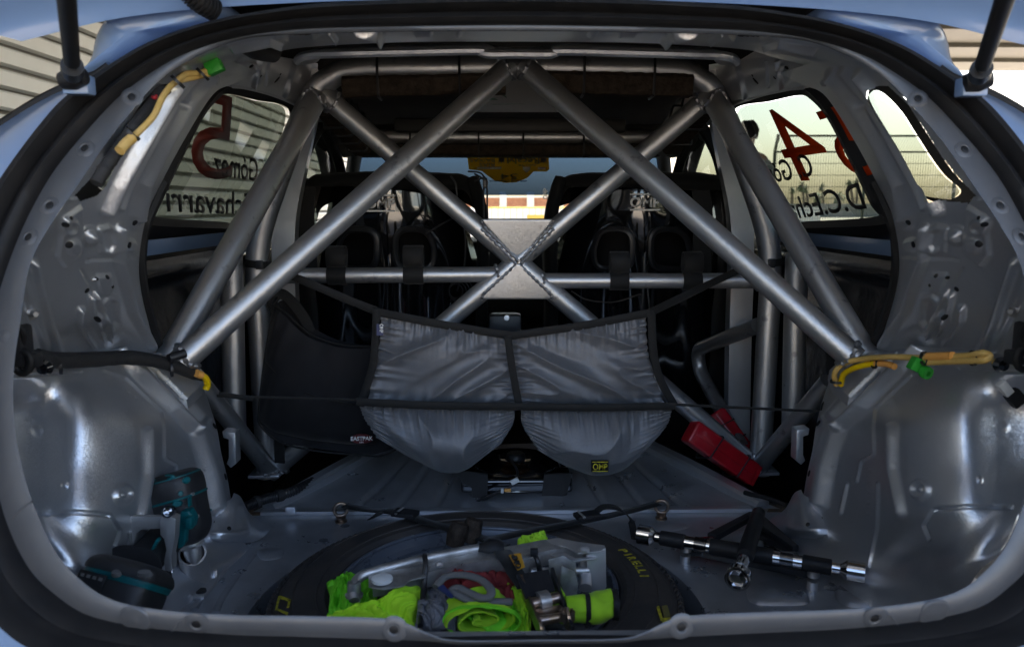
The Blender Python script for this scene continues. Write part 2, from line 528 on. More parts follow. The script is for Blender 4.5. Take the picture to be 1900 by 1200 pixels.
def text(s, name, mat, parent, p0, p1, up, height=None, bold=0.0, depth=0.0015, flatten=True, shear=0.0):
    """text whose baseline runs from p0 to p1; height along up (world vector giving cap height), fitted"""
    cu = bpy.data.curves.new(name, 'FONT')
    cu.body = s; cu.size = 1.0; cu.offset = bold; cu.shear = shear
    cu.resolution_u = 4
    t = bpy.data.objects.new('tmp_text', cu)
    COL.objects.link(t)
    dg = bpy.context.evaluated_depsgraph_get()
    me = bpy.data.meshes.new_from_object(t.evaluated_get(dg))
    bpy.data.objects.remove(t); bpy.data.curves.remove(cu)
    me.name = name
    co = np.array([v.co[:] for v in me.vertices])
    if len(co) == 0: return None
    x0, x1 = co[:, 0].min(), co[:, 0].max()
    H = 0.73
    p0 = Vector(p0); p1 = Vector(p1); up = Vector(up)
    xd = p1 - p0
    nn = xd.cross(up).normalized()
    bm = bmesh.new(); bm.from_mesh(me)
    for v in bm.verts:
        a = (v.co.x - x0) / (x1 - x0); b = v.co.y / H
        v.co = p0 + xd * a + up * b
    r = bmesh.ops.extrude_face_region(bm, geom=bm.faces[:])
    for e in r['geom']:
        if isinstance(e, bmesh.types.BMVert): e.co += nn * depth
    bmesh.ops.recalc_face_normals(bm, faces=bm.faces)
    bm.to_mesh(me); bm.free()
    me.materials.clear(); me.materials.append(mat)
    o = bpy.data.objects.new(name, me)
    _base(o, parent)
    return o
def nz(x, y=0.0, z=0.0):
    return mnoise.noise(Vector((x, y, z)))
def spins(prof, pts, n=None):
    pass
# ============================================================ surroundings
from mathutils.bvhtree import BVHTree
def struct(name, vf, mat, **k):
    o = mk(name, vf, mat, **k); o['kind'] = 'structure'; return o
M['ground'] = pbr('pale_concrete', (0.40, 0.35, 0.28), 0.85, col2=(0.33, 0.285, 0.23), cscale=0.6, cdet=10, bump=0.2, bscale=20)
M['slat'] = pbr('pale_louvre_paint', (0.76, 0.79, 0.77), 0.45, col2=(0.68, 0.70, 0.68), cscale=2.0)
M['slatdark'] = pbr('grey_wall_backing', (0.22, 0.22, 0.20), 0.7)
M['soffit'] = pbr('olive_grey_soffit', (0.16, 0.15, 0.12), 0.5, col2=(0.13, 0.12, 0.095), cscale=1.5)
M['cream'] = pbr('cream_wall', (0.78, 0.74, 0.62), 0.7)
M['brickm'] = pbr('orange_brick', (0.48, 0.22, 0.11), 0.85, col2=(0.36, 0.15, 0.08), cscale=8)
M['barrier'] = pbr('yellow_barrier_paint', (0.85, 0.55, 0.12), 0.5)
M['fence'] = pbr('grey_green_galvanised', (0.20, 0.24, 0.22), 0.5, 0.3)
M['trunk'] = pbr('palm_bark', (0.14, 0.11, 0.08), 0.9)
M['frond'] = pbr('palm_frond', (0.09, 0.13, 0.05), 0.7, col2=(0.14, 0.15, 0.07), cscale=3)
M['skin'] = pbr('skin', (0.50, 0.29, 0.20), 0.55)
M['hair'] = pbr('dark_curly_hair', (0.02, 0.015, 0.012), 0.8, bump=1.0, bscale=60, bdist=0.02)
M['shirt'] = pbr('grey_shirt', (0.42, 0.44, 0.46), 0.85, col2=(0.38, 0.40, 0.42), cscale=8)
M['trouser'] = pbr('dark_trousers', (0.04, 0.045, 0.06), 0.85)
G = 300
struct('ground', ([(-G, -G, 0), (G, -G, 0), (G, G, 0), (-G, G, 0)], [(0, 1, 2, 3)]), M['ground'], smooth=False)
struct('added_dark_ground', ([(-2.6, -3.2, .004), (14.5, -3.2, .004), (14.5, 13.0, .004), (-2.6, 13.0, .004)], [(0, 1, 2, 3)]), pbr('added_dark_asphalt', (0.12, 0.105, 0.09), .85, col2=(.09, .08, .07), cscale=3, cdet=10, bump=.4, bscale=60, bdist=.01), smooth=False)  # unseen dark patch added to cut the warm ground bounce into the boot
# --- louvred wall beside the car
lw = thing('louvre_wall', 'long pale wall of horizontal louvre slats beside the light blue car', 'wall', (-2.6, 7, 0))
mk('wall_backing', box((-2.80, 6.0, 1.9), (0.12, 18.0, 3.8)), M['slatdark'], lw, smooth=False)
s0 = None
prof = [(0, 0), (0.030, 0.012), (0.036, 0.085), (0.030, 0.096), (0.0, 0.098)]
for i in range(31):
    z = 0.06 + i * 0.12
    if s0 is None:
        v = [(a, y, b) for y in (-3.0, 15.0) for (a, b) in prof]
        f = [(k, (k + 1) % 5, 5 + (k + 1) % 5, 5 + k) for k in range(5)] + [(4, 3, 2, 1, 0), (5, 6, 7, 8, 9)]
        s0 = mesh_of('slat', v, f, smooth=False); s0.materials.append(M['slat'])
    inst('slat', s0, Matrix.Translation((-2.72 + (0.03 if i % 6 == 0 else 0), 0, z)) , lw)
# --- canopy roof over the car
cp = thing('canopy_roof', 'olive grey slatted soffit of the canopy roof above the car', 'canopy', (5, 7, 3.5))
for i in range(13):
    y = -1.39 + i * 1.32
    mk('soffit_panel', box((5.6, y + 0.63, 3.56), (16.6, 1.22, 0.06)), M['soffit'], cp, smooth=False)
    mk('soffit_rail', box((5.6, y - 0.03, 3.50), (16.6, 0.07, 0.06)), M['soffit'], cp, smooth=False)
mk('roof_deck', box((5.6, 7.15, 3.66), (16.8, 17.3, 0.08)), M['slatdark'], cp, smooth=False)
for (x, y) in ((13.7, 15.3), (13.7, 7.2), (13.7, 2.8)):
    mk('post', box((x, y, 1.75), (0.2, 0.2, 3.5)), M['fence'], cp, smooth=False)
# --- far buildings and low wall
cb = thing('cream_building', 'cream building with upright wall ribs seen past the front door window', 'building', (-5, 19, 0))
mk('wall', box((-7.2, 19.0, 2.6), (7.4, 0.5, 5.2)), M['cream'], cb, smooth=False)
for k in range(12):
    mk('pilaster', box((-10.6 + k * 0.62, 18.68, 2.6), (0.16, 0.14, 5.2)), M['cream'], cb, smooth=False)
bw = thing('brick_wall', 'low orange brick wall across the yard ahead of the windscreen', 'wall', (0, 40, 0))
mk('wall', box((0, 40, 0.66), (14, 0.3, 1.32)), M['brickm'], bw, smooth=False)
mk('coping', box((0, 40, 1.36), (14.2, 0.4, 0.07)), M['cream'], bw, smooth=False)
for x in (-1.2, 0.2, 1.55, 3.0):
    mk('pier', box((x, 39.78, 0.8), (0.35, 0.2, 1.6)), M['cream'], bw, smooth=False)
br = thing('crowd_barrier', 'yellow tubular crowd barrier standing in front of the brick wall', 'barrier', (0.6, 20, 0))
mk('frame', tube(fillet([(-0.35, 20, 0.12), (-0.35, 20, 0.92), (1.9, 20, 0.92), (1.9, 20, 0.12)], 0.12), 0.02, 8), M['barrier'], br)
mk('rail', tube([(-0.35, 20, 0.22), (1.9, 20, 0.22)], 0.015, 8), M['barrier'], br)
for k in range(14):
    mk('upright', tube([(-0.2 + k * 0.155, 20, 0.22), (-0.2 + k * 0.155, 20, 0.92)], 0.008, 6), M['barrier'], br)
mk('sign_plate', box((0.95, 19.97, 0.68), (0.55, 0.02, 0.12)), M['barrier'], br, smooth=False)
jb = thing('white_barrier_wall', 'low white concrete barrier wall between the brick wall and the yellow barrier', 'barrier', (0, 25, 0))
mk('wall', prism([(-8, 24.8, 0), (-8, 25.3, 0), (-8, 25.15, .9), (-8, 24.95, .9)], (18, 0, 0)), pbr('white_concrete', (.8, .78, .74), .7), jb, smooth=False)
pb = thing('added_rear_building', 'long low tan building facing the rear of the car, added out of view to shape the light', 'building', (0, -13, 0))  # unseen building added behind the camera to block low sky and tint reflections
M['tan'] = pbr('added_building_tan', (0.42, 0.385, 0.33), .85, col2=(0.37, 0.335, 0.29), cscale=.8)
mk('wall', box((0, -13.5, 1.2), (60, .6, 2.4)), M['tan'], pb, smooth=False)  # wall of the added unseen building
mk('added_parapet', box((0, -13.4, 2.5), (60.4, 1.0, .3)), M['cream'], pb, smooth=False)
for k in range(9):
    mk('added_garage_door', box((-24 + 6 * k, -13.17, 1.0), (2.4, .1, 2.0)), M['slatdark'], pb, smooth=False)
gw = thing('garden_wall', 'low grey boundary wall in front of the distant palms', 'wall', (40, 62, 0))
mk('wall', box((42, 62, 0.52), (80, 0.3, 1.04)), M['slatdark'], gw, smooth=False)
# --- welded mesh fence
fc = thing('mesh_fence', 'tall welded mesh fence with angled top beyond the door window', 'fence', (8, 14, 0))
x0, x1 = W(1437, 300, 14).x, 14.0
yF = 14.0
ztop = W(1437, 282, 14).z
px = [x0, W(1606, 300, 14).x, 2 * W(1606, 300, 14).x - x0, 3 * W(1606, 300, 14).x - 2 * x0]
for x in px:
    mk('fence_post', tube([(x, yF, 0), (x, yF, ztop), (x - 0.05, yF - 0.28, ztop + 0.26)], 0.030, 8), M['fence'], fc)
wires = MB()
k = x0
while k < px[-1]:
    wires.add(tube([(k, yF, 0.05), (k, yF, ztop)], 0.0032, 4, cap=False)); wires.add(tube([(k, yF, ztop), (k, yF - 0.26, ztop + 0.24)], 0.0032, 4, cap=False))
    k += 0.045
for j in range(int(ztop / 0.2)):
    z = 0.1 + j * 0.2
    wires.add(tube([(x0, yF, z), (px[-1], yF, z)], 0.005, 4, cap=False))
mk('wire_mesh', wires, M['fence'], fc, smooth=False, kind='stuff')
mk('rail', tube([(x0, yF, ztop), (px[-1], yF, ztop)], 0.016, 6), M['fence'], fc)
mk('rail', tube([(x0, yF - 0.27, ztop + 0.25), (px[-1], yF - 0.27, ztop + 0.25)], 0.018, 6), M['fence'], fc)
# --- palms
def palm(px_, top, size, yd, label):
    size *= .55
    base = W(px_, 392, yd); tp = W(px_, top, yd)
    t = thing('palm_tree', label, 'palm tree', (base.x, yd, 0), 'palms behind the boundary wall')
    lean = random.uniform(-0.4, 0.4)
    mk('trunk', tube(sp3([(base.x + lean, yd, 0), (base.x + lean * 0.4, yd, tp.z * 0.5), (tp.x, yd, tp.z)], 8), 0.14, 8, scale=[1.3, 1.1, 1, 1, .95, .9, .9, 1]), M['trunk'], t)
    m = MB()
    for k in range(26):
        a = random.uniform(0, 6.28); el = random.uniform(-0.9, 1.1)
        d = Vector((math.cos(a), math.sin(a), 0)); L = size * random.uniform(0.8, 1.15)
        pts = [Vector((tp.x, yd, tp.z))]
        for q in range(1, 5):
            u = q / 4
            pts.append(pts[0] + d * L * u * math.cos(el) + Vector((0, 0, L * (u * math.sin(el) - 0.5 * u * u))))
        side = Vector((-d.y, d.x, 0))
        for q in range(4):
            w0, w1 = 0.28 * size * (1 - abs(q / 4 - 0.4)), 0.28 * size * (1 - abs((q + 1) / 4 - 0.4)) * (0.2 if q == 3 else 1)
            p, r = pts[q], pts[q + 1]
            m.add(([p - side * w0 * .5, p + side * w0 * .5, r + side * w1 * .5, r - side * w1 * .5], [(0, 1, 2, 3)]))
    for k in range(14):
        a = random.uniform(0, 6.28); d = Vector((math.cos(a), math.sin(a), 0)) * 0.35 * size
        p = Vector((tp.x, yd, tp.z)); s = Vector((-d.y, d.x, 0)) * 0.4
        m.add(([p - s, p + s, p + d + s - Vector((0, 0, size)), p + d - s - Vector((0, 0, size * 1.1))], [(0, 1, 2, 3)]))
    mk('crown', m, M['frond'], t, smooth=False)
for (a, b, c, d, e) in ((1470, 350, 0.9, 80, 'small palm standing first from the end of the row, nearest the roll cage tube'), (1488, 342, 1.2, 75, 'leaning palm next to the small end palm'),
                        (1495, 347, 1.0, 78, 'palm tucked close behind the leaning palm'), (1525, 343, 1.0, 80, 'single palm above the lettering of the surname'),
                        (1519, 363, 1.3, 66, 'short bushy palm below the single palm'), (1556, 362, 1.4, 64, 'short wide palm in the middle of the row'),
                        (1577, 337, 1.1, 76, 'tall straight palm just before the fence post'), (1590, 334, 1.1, 80, 'tallest palm right beside the fence post'),
                        (1619, 343, 1.1, 74, 'lone palm at the far end of the row beyond the fence post')):
    palm(a, b, c, d, e)
# --- person standing outside
def skinfig(name, pts, edges, rad, mat, parent, sub=2):
    me = bpy.data.meshes.new(name)
    me.from_pydata([tuple(p) for p in pts], edges, [])
    o = bpy.data.objects.new(name, me)
    COL.objects.link(o)
    md = o.modifiers.new('s', 'SKIN')
    for i, r in enumerate(rad):
        me.skin_vertices[0].data[i].radius = (r, r) if not isinstance(r, tuple) else r
    me.skin_vertices[0].data[0].use_root = True
    md2 = o.modifiers.new('u', 'SUBSURF'); md2.levels = md2.render_levels = sub
    dg = bpy.context.evaluated_depsgraph_get()
    m2 = bpy.data.meshes.new_from_object(o.evaluated_get(dg))
    bpy.data.objects.remove(o)
    m2.name = name
    for p in m2.polygons: p.use_smooth = True
    m2.materials.clear(); m2.materials.append(mat)
    q = bpy.data.objects.new(name, m2)
    _base(q, parent)
    return q
pY = 8.0
hd = W(1388, 246, pY)
ps = thing('person', 'person with short curly dark hair and grey T-shirt standing outside the door window', 'person', (hd.x, pY, 0))
X, H = hd.x, hd.z + 0.10
J = lambda x, y, z: (X + x, pY + y, z)
pts = [J(0, 0, H * .53), J(0, 0, H * .62), J(0, 0, H * .74), J(0, 0, H * .81), J(0, 0, H * .855), J(0, 0.01, H * .90), J(0, 0.01, H * .955),
       J(-.17, 0, H * .80), J(-.27, .02, H * .62), J(-.22, -.16, H * .50), J(.17, 0, H * .80), J(.25, .03, H * .62), J(.26, -.06, H * .47),
       J(-.10, 0, H * .50), J(-.12, 0, H * .27), J(-.12, .02, H * .04), J(.10, 0, H * .50), J(.12, 0, H * .27), J(.12, .02, H * .04), J(-.13, -.12, H * .02), J(.13, -.12, H * .02)]
ed = [(0, 1), (1, 2), (2, 3), (3, 4), (4, 5), (5, 6), (3, 7), (7, 8), (8, 9), (3, 10), (10, 11), (11, 12), (0, 13), (13, 14), (14, 15), (0, 16), (16, 17), (17, 18), (15, 19), (18, 20)]
ra = [(.15, .11), (.14, .10), (.16, .11), (.12, .09), .055, .085, .075, .06, .045, .03, .06, .045, .03, .085, .06, .045, .085, .06, .045, .035, .035]
skinfig('body', pts, ed, ra, M['skin'], ps)
skinfig('shirt', [J(0, 0, H * .54), J(0, 0, H * .62), J(0, 0, H * .74), J(0, 0, H * .80), J(-.18, 0, H * .795), J(-.235, .01, H * .70), J(.18, 0, H * .795), J(.235, .02, H * .70)],
        [(0, 1), (1, 2), (2, 3), (3, 4), (4, 5), (3, 6), (6, 7)], [(.17, .13), (.16, .125), (.175, .13), (.13, .10), .075, .065, .075, .065], M['shirt'], ps)
skinfig('trousers', [J(0, 0, H * .52), J(-.10, 0, H * .49), J(-.12, 0, H * .27), J(-.12, .02, H * .07), J(.10, 0, H * .49), J(.12, 0, H * .27), J(.12, .02, H * .07)],
        [(0, 1), (1, 2), (2, 3), (0, 4), (4, 5), (5, 6)], [(.17, .13), .10, .075, .065, .10, .075, .065], M['trouser'], ps)
hv, hf = lathe([(0.0, 0.115), (0.05, 0.11), (0.09, 0.075), (0.108, 0.02), (0.10, -0.03), (0.085, -0.06)], 28, Matrix.Translation((X, pY + 0.01, H * .945)))
hv = [Vector(p) + (Vector(p) - Vector((X, pY, H * .93))).normalized() * 0.02 * nz(p.x * 40, p.y * 40, p.z * 40) for p in hv]
mk('hair', (hv, hf), M['hair'], ps)
# ============================================================ the car body
car = thing('rally_car', 'light blue rally hatchback with open tailgate and bare silver painted boot', 'car', (0, 2.0, 0))
def Yo(py): return 0.72 + 0.33 * (1130 - py) / 1080
def lp(pts, dy=0.0):
    return [W(x, y, Yo(y) + dy) for (x, y) in pts]
def full(left, n):
    """left half (bottom centre .. top centre) -> closed loop resampled"""
    L = [Vector(p) for p in left]
    L[0].x = 0; L[-1].x = 0
    ring = L + [mx(p) for p in L[-2:0:-1]]
    return spline(ring, n, closed=True)
Fp = [(912, 1187), (850, 1187), (800, 1176), (745, 1152), (690, 1145), (560, 1142), (430, 1140), (300, 1131), (208, 1112), (148, 1074), (100, 1018), (60, 930), (35, 840), (25, 760), (26, 680),
      (38, 596), (57, 487), (105, 400), (161, 322), (232, 222), (285, 160), (335, 122), (395, 92), (460, 72), (560, 64), (700, 60), (912, 58)]
Sp = [(912, 1188), (850, 1190), (800, 1190), (745, 1188), (690, 1186), (560, 1182), (430, 1178), (280, 1166), (165, 1143), (98, 1102), (48, 1050), (6, 960), (-17, 860), (-28, 770), (-30, 680),
      (-18, 590), (8, 500), (46, 404), (98, 312), (178, 216), (228, 168), (285, 128), (340, 98), (420, 72), (520, 55), (660, 47), (912, 42)]
Op = [(912, 1250), (850, 1250), (800, 1249), (745, 1248), (690, 1246), (560, 1242), (400, 1236), (230, 1222), (90, 1192), (20, 1150), (-30, 1080), (-75, 980), (-95, 870), (-98, 770), (-98, 680),
      (-85, 585), (-55, 480), (-18, 385), (30, 305), (105, 206), (160, 160), (222, 117), (290, 80), (380, 48), (480, 26), (640, 7), (912, -3)]
NL = 420
F_ = full(lp(Fp), NL); S_ = full(lp(Sp, -0.004), NL); O_ = full(lp(Op, -0.012), NL)
cv = np.array(CAM)
kz = np.clip((1.18 - F_[:, 2:3]) / .35, 0, 1)
F_ = cv + (F_ - cv) * (1 - .020 * kz)
S_ = cv + (S_ - cv) * (1 + .010 * kz)
CTR = np.array([0, 0.9, 0.93])
def mixl(a, b, t, d=0.0, back=0.0):
    L = a * (1 - t) + b * t
    L = L.copy(); L[:, 1] -= d
    return L
def loft(loops, closed=True):
    n = len(loops[0]); v = np.vstack(loops); f = []
    for i in range(len(loops) - 1):
        for k in range(n):
            l = (k + 1) % n
            f.append((i * n + k, i * n + l, (i + 1) * n + l, (i + 1) * n + k))
    return [tuple(p) for p in v], f
def deeper(L, d, s=1.0):
    Q = L.copy(); Q[:, 1] += d
    Q[:, 0] *= s; Q[:, 2] = CTR[2] + (Q[:, 2] - CTR[2]) * s
    return Q
vd = F_ - np.array(CAM); vd /= np.linalg.norm(vd, axis=1, keepdims=True)
od = F_ - CTR; od[:, 1] = 0; od /= np.linalg.norm(od, axis=1, keepdims=True)
F1 = F_ + vd * .005 + od * .0006; F2 = F_ + vd * .012 + od * .004; F3 = F_ + vd * .03 + od * .012
F4 = np.where(F_[:, 2:3] > 1.1, F_ + vd * .10 + od * .02, F_ + vd * .032 + od * .014)
fl = loft([mixl(S_, F_, -0.3, 0.0), S_, mixl(S_, F_, 0.25, 0.003), mixl(S_, F_, 0.6, 0.004), mixl(S_, F_, 0.92, 0.002), F_, F1, F2, F3, F4])
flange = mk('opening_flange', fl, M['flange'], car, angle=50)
BV = BVHTree.FromPolygons([Vector(p) for p in fl[0]], fl[1])
so = []
for t, d in ((-0.10, -0.004), (-0.12, 0.004), (0.0, 0.012), (0.14, 0.017), (0.27, 0.015), (0.36, 0.008), (0.42, 0.007), (0.50, 0.017), (0.66, 0.026), (0.84, 0.024), (0.97, 0.012), (1.02, -0.002), (1.0, -0.012)):
    so.append(mixl(S_, O_, t, d))
wv = np.array([0.0008 * nz(i * 0.09, 3.1) for i in range(NL)])
for L in so: L[:, 1] += wv
seal = mk('weather_strip', loft(so), M['rubber'], car, angle=60)
# outer blue body around the opening
O2 = O_.copy()
d = O_ - CTR; d[:, 1] = 0
d /= np.linalg.norm(d, axis=1, keepdims=True)
off = np.clip((1.155 - O_[:, 2:3]) * 0.62, 0.003, 0.14)
def pushb(P_, dd): return cv + (P_ - cv) * (1 + dd)
off = np.where(O_[:, 2:3] < 0.8, 0.14, off)
B1 = O_ + d * off * .12; B1[:, 1] += 0.006
B2 = pushb(O_ + d * off * .45, .02)
B3 = pushb(O_ + d * off * .95, .07)
B4 = pushb(O_ + d * off * .95, .07); B4[:, 1] += .02 + .5 * np.where(O_[:, 2] > 1.1, .10, np.where(O_[:, 2] < .8, .12, .30))
mk('body_panel', loft([mixl(S_, O_, 0.93, -0.004), B1, B2, B3, B4]), M['blue'], car, angle=60, label='light blue painted outer body around the boot opening')
idx = [i for i in range(NL) if 0.98 < O_[i, 2] < 1.165]
for sgn in (1, -1):
    ii = [i for i in idx if O_[i, 0] * sgn < 0]
    pp = [Vector(B3[i]) + Vector((0, .01, 0.004)) for i in ii]
    mk('window_trim', sweep(pp, rect(0.012, 0.02, .003), (0, 0, 1)), M['rubber'], car)
# holes and raised pads on the flange
painted_hole_me = mesh_of('painted_hole', *lathe([(0, 0.0006), (0.0042, 0.0006), (0.0052, 0.0002), (0.0053, -0.001)], 16)); painted_hole_me.materials.append(M['hole'])  # flat black disc, painted as the dark inside of an open hole
def on_surf(bv, px, py):
    r = ray(px, py).normalized()
    loc, nor, idx, dist = bv.ray_cast(CAM, r)
    if loc is None: return None
    if nor.dot(r) > 0: nor = -nor
    return loc, nor
def plug(bv, px, py, parent, s=1.0, el=1.0, both=True):  # sets a black disc where the panel has an open hole
    h = on_surf(bv, px, py)
    if h is None: return
    m = axis(h[0] + h[1] * 0.0004, h[1]) @ Matrix.Diagonal((s, s * el, 1, 1))
    inst('painted_hole', painted_hole_me, m, parent)
    if both:
        m = axis(mx(h[0] + h[1] * 0.0004), mx(h[1])) @ Matrix.Diagonal((s, s * el, 1, 1))
        inst('painted_hole', painted_hole_me, m, parent)
RINGS = []
for (x, y, s) in ((244, 180, .85), (157, 275, .9), (92, 381, .9), (52, 440, .9), (364, 1158, 0.8), (731, 1167, 0.8)):
    plug(BV, x, y, flange, s)  # black disc painted as an open hole
    RINGS.append((x, y))
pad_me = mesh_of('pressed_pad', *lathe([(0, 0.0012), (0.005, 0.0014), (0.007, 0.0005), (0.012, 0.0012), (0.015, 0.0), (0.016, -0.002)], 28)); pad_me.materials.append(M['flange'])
for (x, y) in ((250, 1150), (8, 624)):
    h = on_surf(BV, x, y)
    if h:
        k = 1.0 if y > 1000 else 0.45
        inst('pressed_pad', pad_me, axis(h[0], h[1]) @ Matrix.Scale(k, 4), flange)
        inst('pressed_pad', pad_me, axis(mx(h[0]), mx(h[1])) @ Matrix.Scale(k, 4), flange)
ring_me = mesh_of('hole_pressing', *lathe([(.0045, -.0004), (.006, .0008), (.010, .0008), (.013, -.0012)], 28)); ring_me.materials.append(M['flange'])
for (x, y) in RINGS:
    h = on_surf(BV, x, y)
    if h:
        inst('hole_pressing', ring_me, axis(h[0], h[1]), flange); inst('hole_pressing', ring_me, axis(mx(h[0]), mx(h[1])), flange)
for l in ([(352, 1143), (335, 1152), (318, 1170)], [(60, 930), (40, 944), (22, 962)], [(258, 215), (226, 196), (212, 184)]):
    q = [on_surf(BV, x, y) for x, y in l]
    if all(q):
        q = [h[0] + h[1] * .0004 for h in q]
        for sg in (1, -1):
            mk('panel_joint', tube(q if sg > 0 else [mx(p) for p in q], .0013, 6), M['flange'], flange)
# ---------------------------------------------------------------- side panels (modelled for one side, mirrored for the other)
side_rows = ctrl([
    [(372, 96, 1.07), (395, 104, 1.12), (425, 112, 1.18), (450, 122, 1.26), (478, 134, 1.38)],
    [(330, 118, 1.05), (352, 126, 1.10), (376, 132, 1.15), (402, 142, 1.23), (432, 156, 1.35)],
    [(268, 180, 1.01), (298, 176, 1.06), (330, 172, 1.11), (360, 172, 1.18), (395, 176, 1.30)],
    [(205, 255, .965), (240, 258, 1.02), (278, 256, 1.07), (312, 252, 1.14), (345, 254, 1.27)],
    [(150, 335, .935), (190, 342, 1.00), (232, 338, 1.05), (268, 334, 1.12), (300, 338, 1.25)],
    [(100, 408, .925), (148, 410, .99), (196, 408, 1.04), (238, 406, 1.10), (270, 408, 1.22)],
    [(45, 490, .93), (104, 496, .99), (166, 500, 1.05), (222, 500, 1.12), (258, 505, 1.23)],
    [(20, 600, .94), (84, 602, 1.02), (150, 600, 1.09), (215, 598, 1.17), (276, 600, 1.30)],
    [(8, 672, .95), (80, 662, 1.08), (160, 648, 1.17), (232, 642, 1.27), (300, 655, 1.38)],
    [(8, 700, .99), (80, 692, 1.12), (160, 682, 1.22), (232, 676, 1.33), (300, 694, 1.44)]])
qw = [(318, 158), (296, 158), (262, 192), (232, 238), (200, 290), (170, 330), (140, 362), (150, 372), (180, 362), (196, 345), (212, 310), (240, 262), (272, 215), (300, 178)]
feats = [
    f_ring(122, 417, 12, 6, .003), f_boss(128, 454, 18, .004, .5), f_boss(250, 415, 15, .004, .5), f_boss(240, 455, 15, .004, .5), f_boss(165, 438, 17, .008, .9), f_boss(181, 593, 15, .005, .5),
    f_ring(165, 438, 17, 3, .002),
    f_pad([(186, 428), (200, 424), (210, 432), (213, 455), (204, 470), (190, 464)], 5, -.004), f_pad([(176, 420), (200, 414), (218, 424), (222, 458), (210, 476), (180, 470)], 5, .003),
    f_pad([(174, 508), (206, 508), (208, 544), (186, 550), (182, 536)], 3, .003),
    f_line([(160, 483), (262, 476)], 2.5, -.003), f_pad([(101, 475), (118, 498), (153, 470), (150, 376), (112, 402)], 4, .004),
    f_line([(221, 423), (219, 484), (244, 578), (282, 640)], 11, .008),
    f_line([(61, 489), (89, 597), (113, 660)], 11, .007), f_line([(36, 520), (64, 600), (84, 660)], 8, -.004),
    f_pad([(193, 566), (205, 554), (216, 560), (219, 598), (210, 611), (196, 604)], 4, -.005), f_pad([(186, 560), (202, 544), (224, 552), (228, 604), (214, 622), (190, 616)], 4, .003),
    f_line([(146, 574), (146, 597), (160, 622), (174, 640)], 6, .007), f_line([(165, 550), (174, 597), (188, 625)], 5, .007), f_line([(176, 545), (193, 588), (204, 628)], 5, .007),
    f_boss(153, 574, 7, .004, .9), f_boss(172, 555, 7, .004, .9), f_boss(204, 533, 4, .002, .9),
    f_line([(120, 372), (148, 366), (170, 352)], 4, .003), f_line([(150, 500), (176, 545)], 2.5, -.003),
    # pillar: flat face with two rounded shoulders
    f_line([(392, 132), (352, 178), (300, 262), (262, 340), (250, 400)], 15, .011),
    f_line([(345, 132), (312, 176), (262, 262), (216, 345), (196, 392)], 13, .010),
    f_line([(372, 128), (330, 178), (282, 262), (238, 342), (222, 385)], 13, .006),
    f_boss(330, 190, 10, -.004, .9), f_boss(400, 150, 9, .004, .9),
]
sv, sf = sheet(side_rows, 260, 150, feats, qw)
SBV = BVHTree.FromPolygons([Vector(p) for p in sv], sf)
sp_l = mk('side_panel', (sv, sf), M['silver'], car, angle=180)
qw_r = [(318, 158), (296, 158), (262, 192), (232, 238), (200, 290), (170, 330), (140, 362), (150, 376), (186, 372), (214, 362), (234, 335), (260, 282), (288, 228), (312, 178)]
sp_r = mk('side_panel', mir(sheet(side_rows, 260, 150, feats, qw_r)), M['silver'], car, angle=180)
for (x, y, s) in ((121, 417, 1.1), (128, 454, 1.1), (250, 413, 1.1), (240, 455, 1.1), (181, 592, 1.3), (178, 517, .8), (199, 514, .8), (161, 539, .9), (132, 405, .6), (209, 532, .6)):
    h = on_surf(SBV, x, y)
    if h:
        inst('painted_hole', painted_hole_me, axis(h[0] + h[1] * .0006, h[1]) @ Matrix.Diagonal((s * .8, s * .8, 1, 1)), sp_l)
        inst('painted_hole', painted_hole_me, axis(mx(h[0] + h[1] * .0006), mx(h[1])) @ Matrix.Diagonal((s * .8, s * .8, 1, 1)), sp_r)
# threaded studs
stud = MB()
h = on_surf(SBV, 178, 518)
if h:
    st = mesh_of('threaded_stud', *lathe([(0, 0.026), (0.0022, 0.026), (0.003, 0.024), (0.003, 0.0)], 12)); st.materials.append(M['steel'])
    d_ = (h[1] + Vector((0.9, -0.1, 0))).normalized()
    inst('threaded_stud', st, axis(h[0], (W(150, 519, 1.06) - h[0]).normalized()), sp_l)
# quarter glass and its black seal behind the opening
def wloop(pts, Y):
    return [W(x, y, yy) for (x, y, yy) in pts]
qo = [(318, 150, 1.12), (296, 150, 1.09), (258, 188, 1.06), (228, 236, 1.03), (194, 290, 1.01), (165, 330, .99), (130, 364, .97), (148, 380, 1.02), (184, 370, 1.06), (203, 348, 1.07), (220, 312, 1.09), (248, 262, 1.11), (280, 215, 1.13), (308, 178, 1.15)]
qr = [W(x, y, yy + 0.012) for (x, y, yy) in qo]
qo_r = [(318, 150, 1.12), (296, 150, 1.09), (258, 188, 1.06), (228, 236, 1.03), (194, 290, 1.01), (165, 330, .99), (130, 364, .97), (148, 382, 1.02), (188, 378, 1.07), (220, 366, 1.09), (242, 337, 1.10), (268, 284, 1.12), (296, 230, 1.14), (322, 178, 1.15)]
for sgn, par in ((1, sp_l), (-1, sp_r)):
    if sgn < 0: qr = [W(x, y, yy + 0.012) for (x, y, yy) in qo_r]
    qc = sum(qr, Vector()) / len(qr)
    outer = sp3(qr, 90, True)
    inner = [p + (qc - p) * (0.24 if sgn > 0 else .12) + Vector((0, 0.035 if sgn > 0 else .02, 0)) for p in outer]
    v = [*outer, *inner]; n = len(outer)
    f = [(i, (i + 1) % n, n + (i + 1) % n, n + i) for i in range(n)]
    g = ([p + Vector((0, 0.003, 0)) for p in inner], [tuple(range(n))])
    if sgn < 0: (v, f) = mir((v, f)); g = mir(g)
    mk('window_seal', (v, f), M['rubber'], car)
    mk('quarter_glass', g, M['glass'], car, smooth=False)
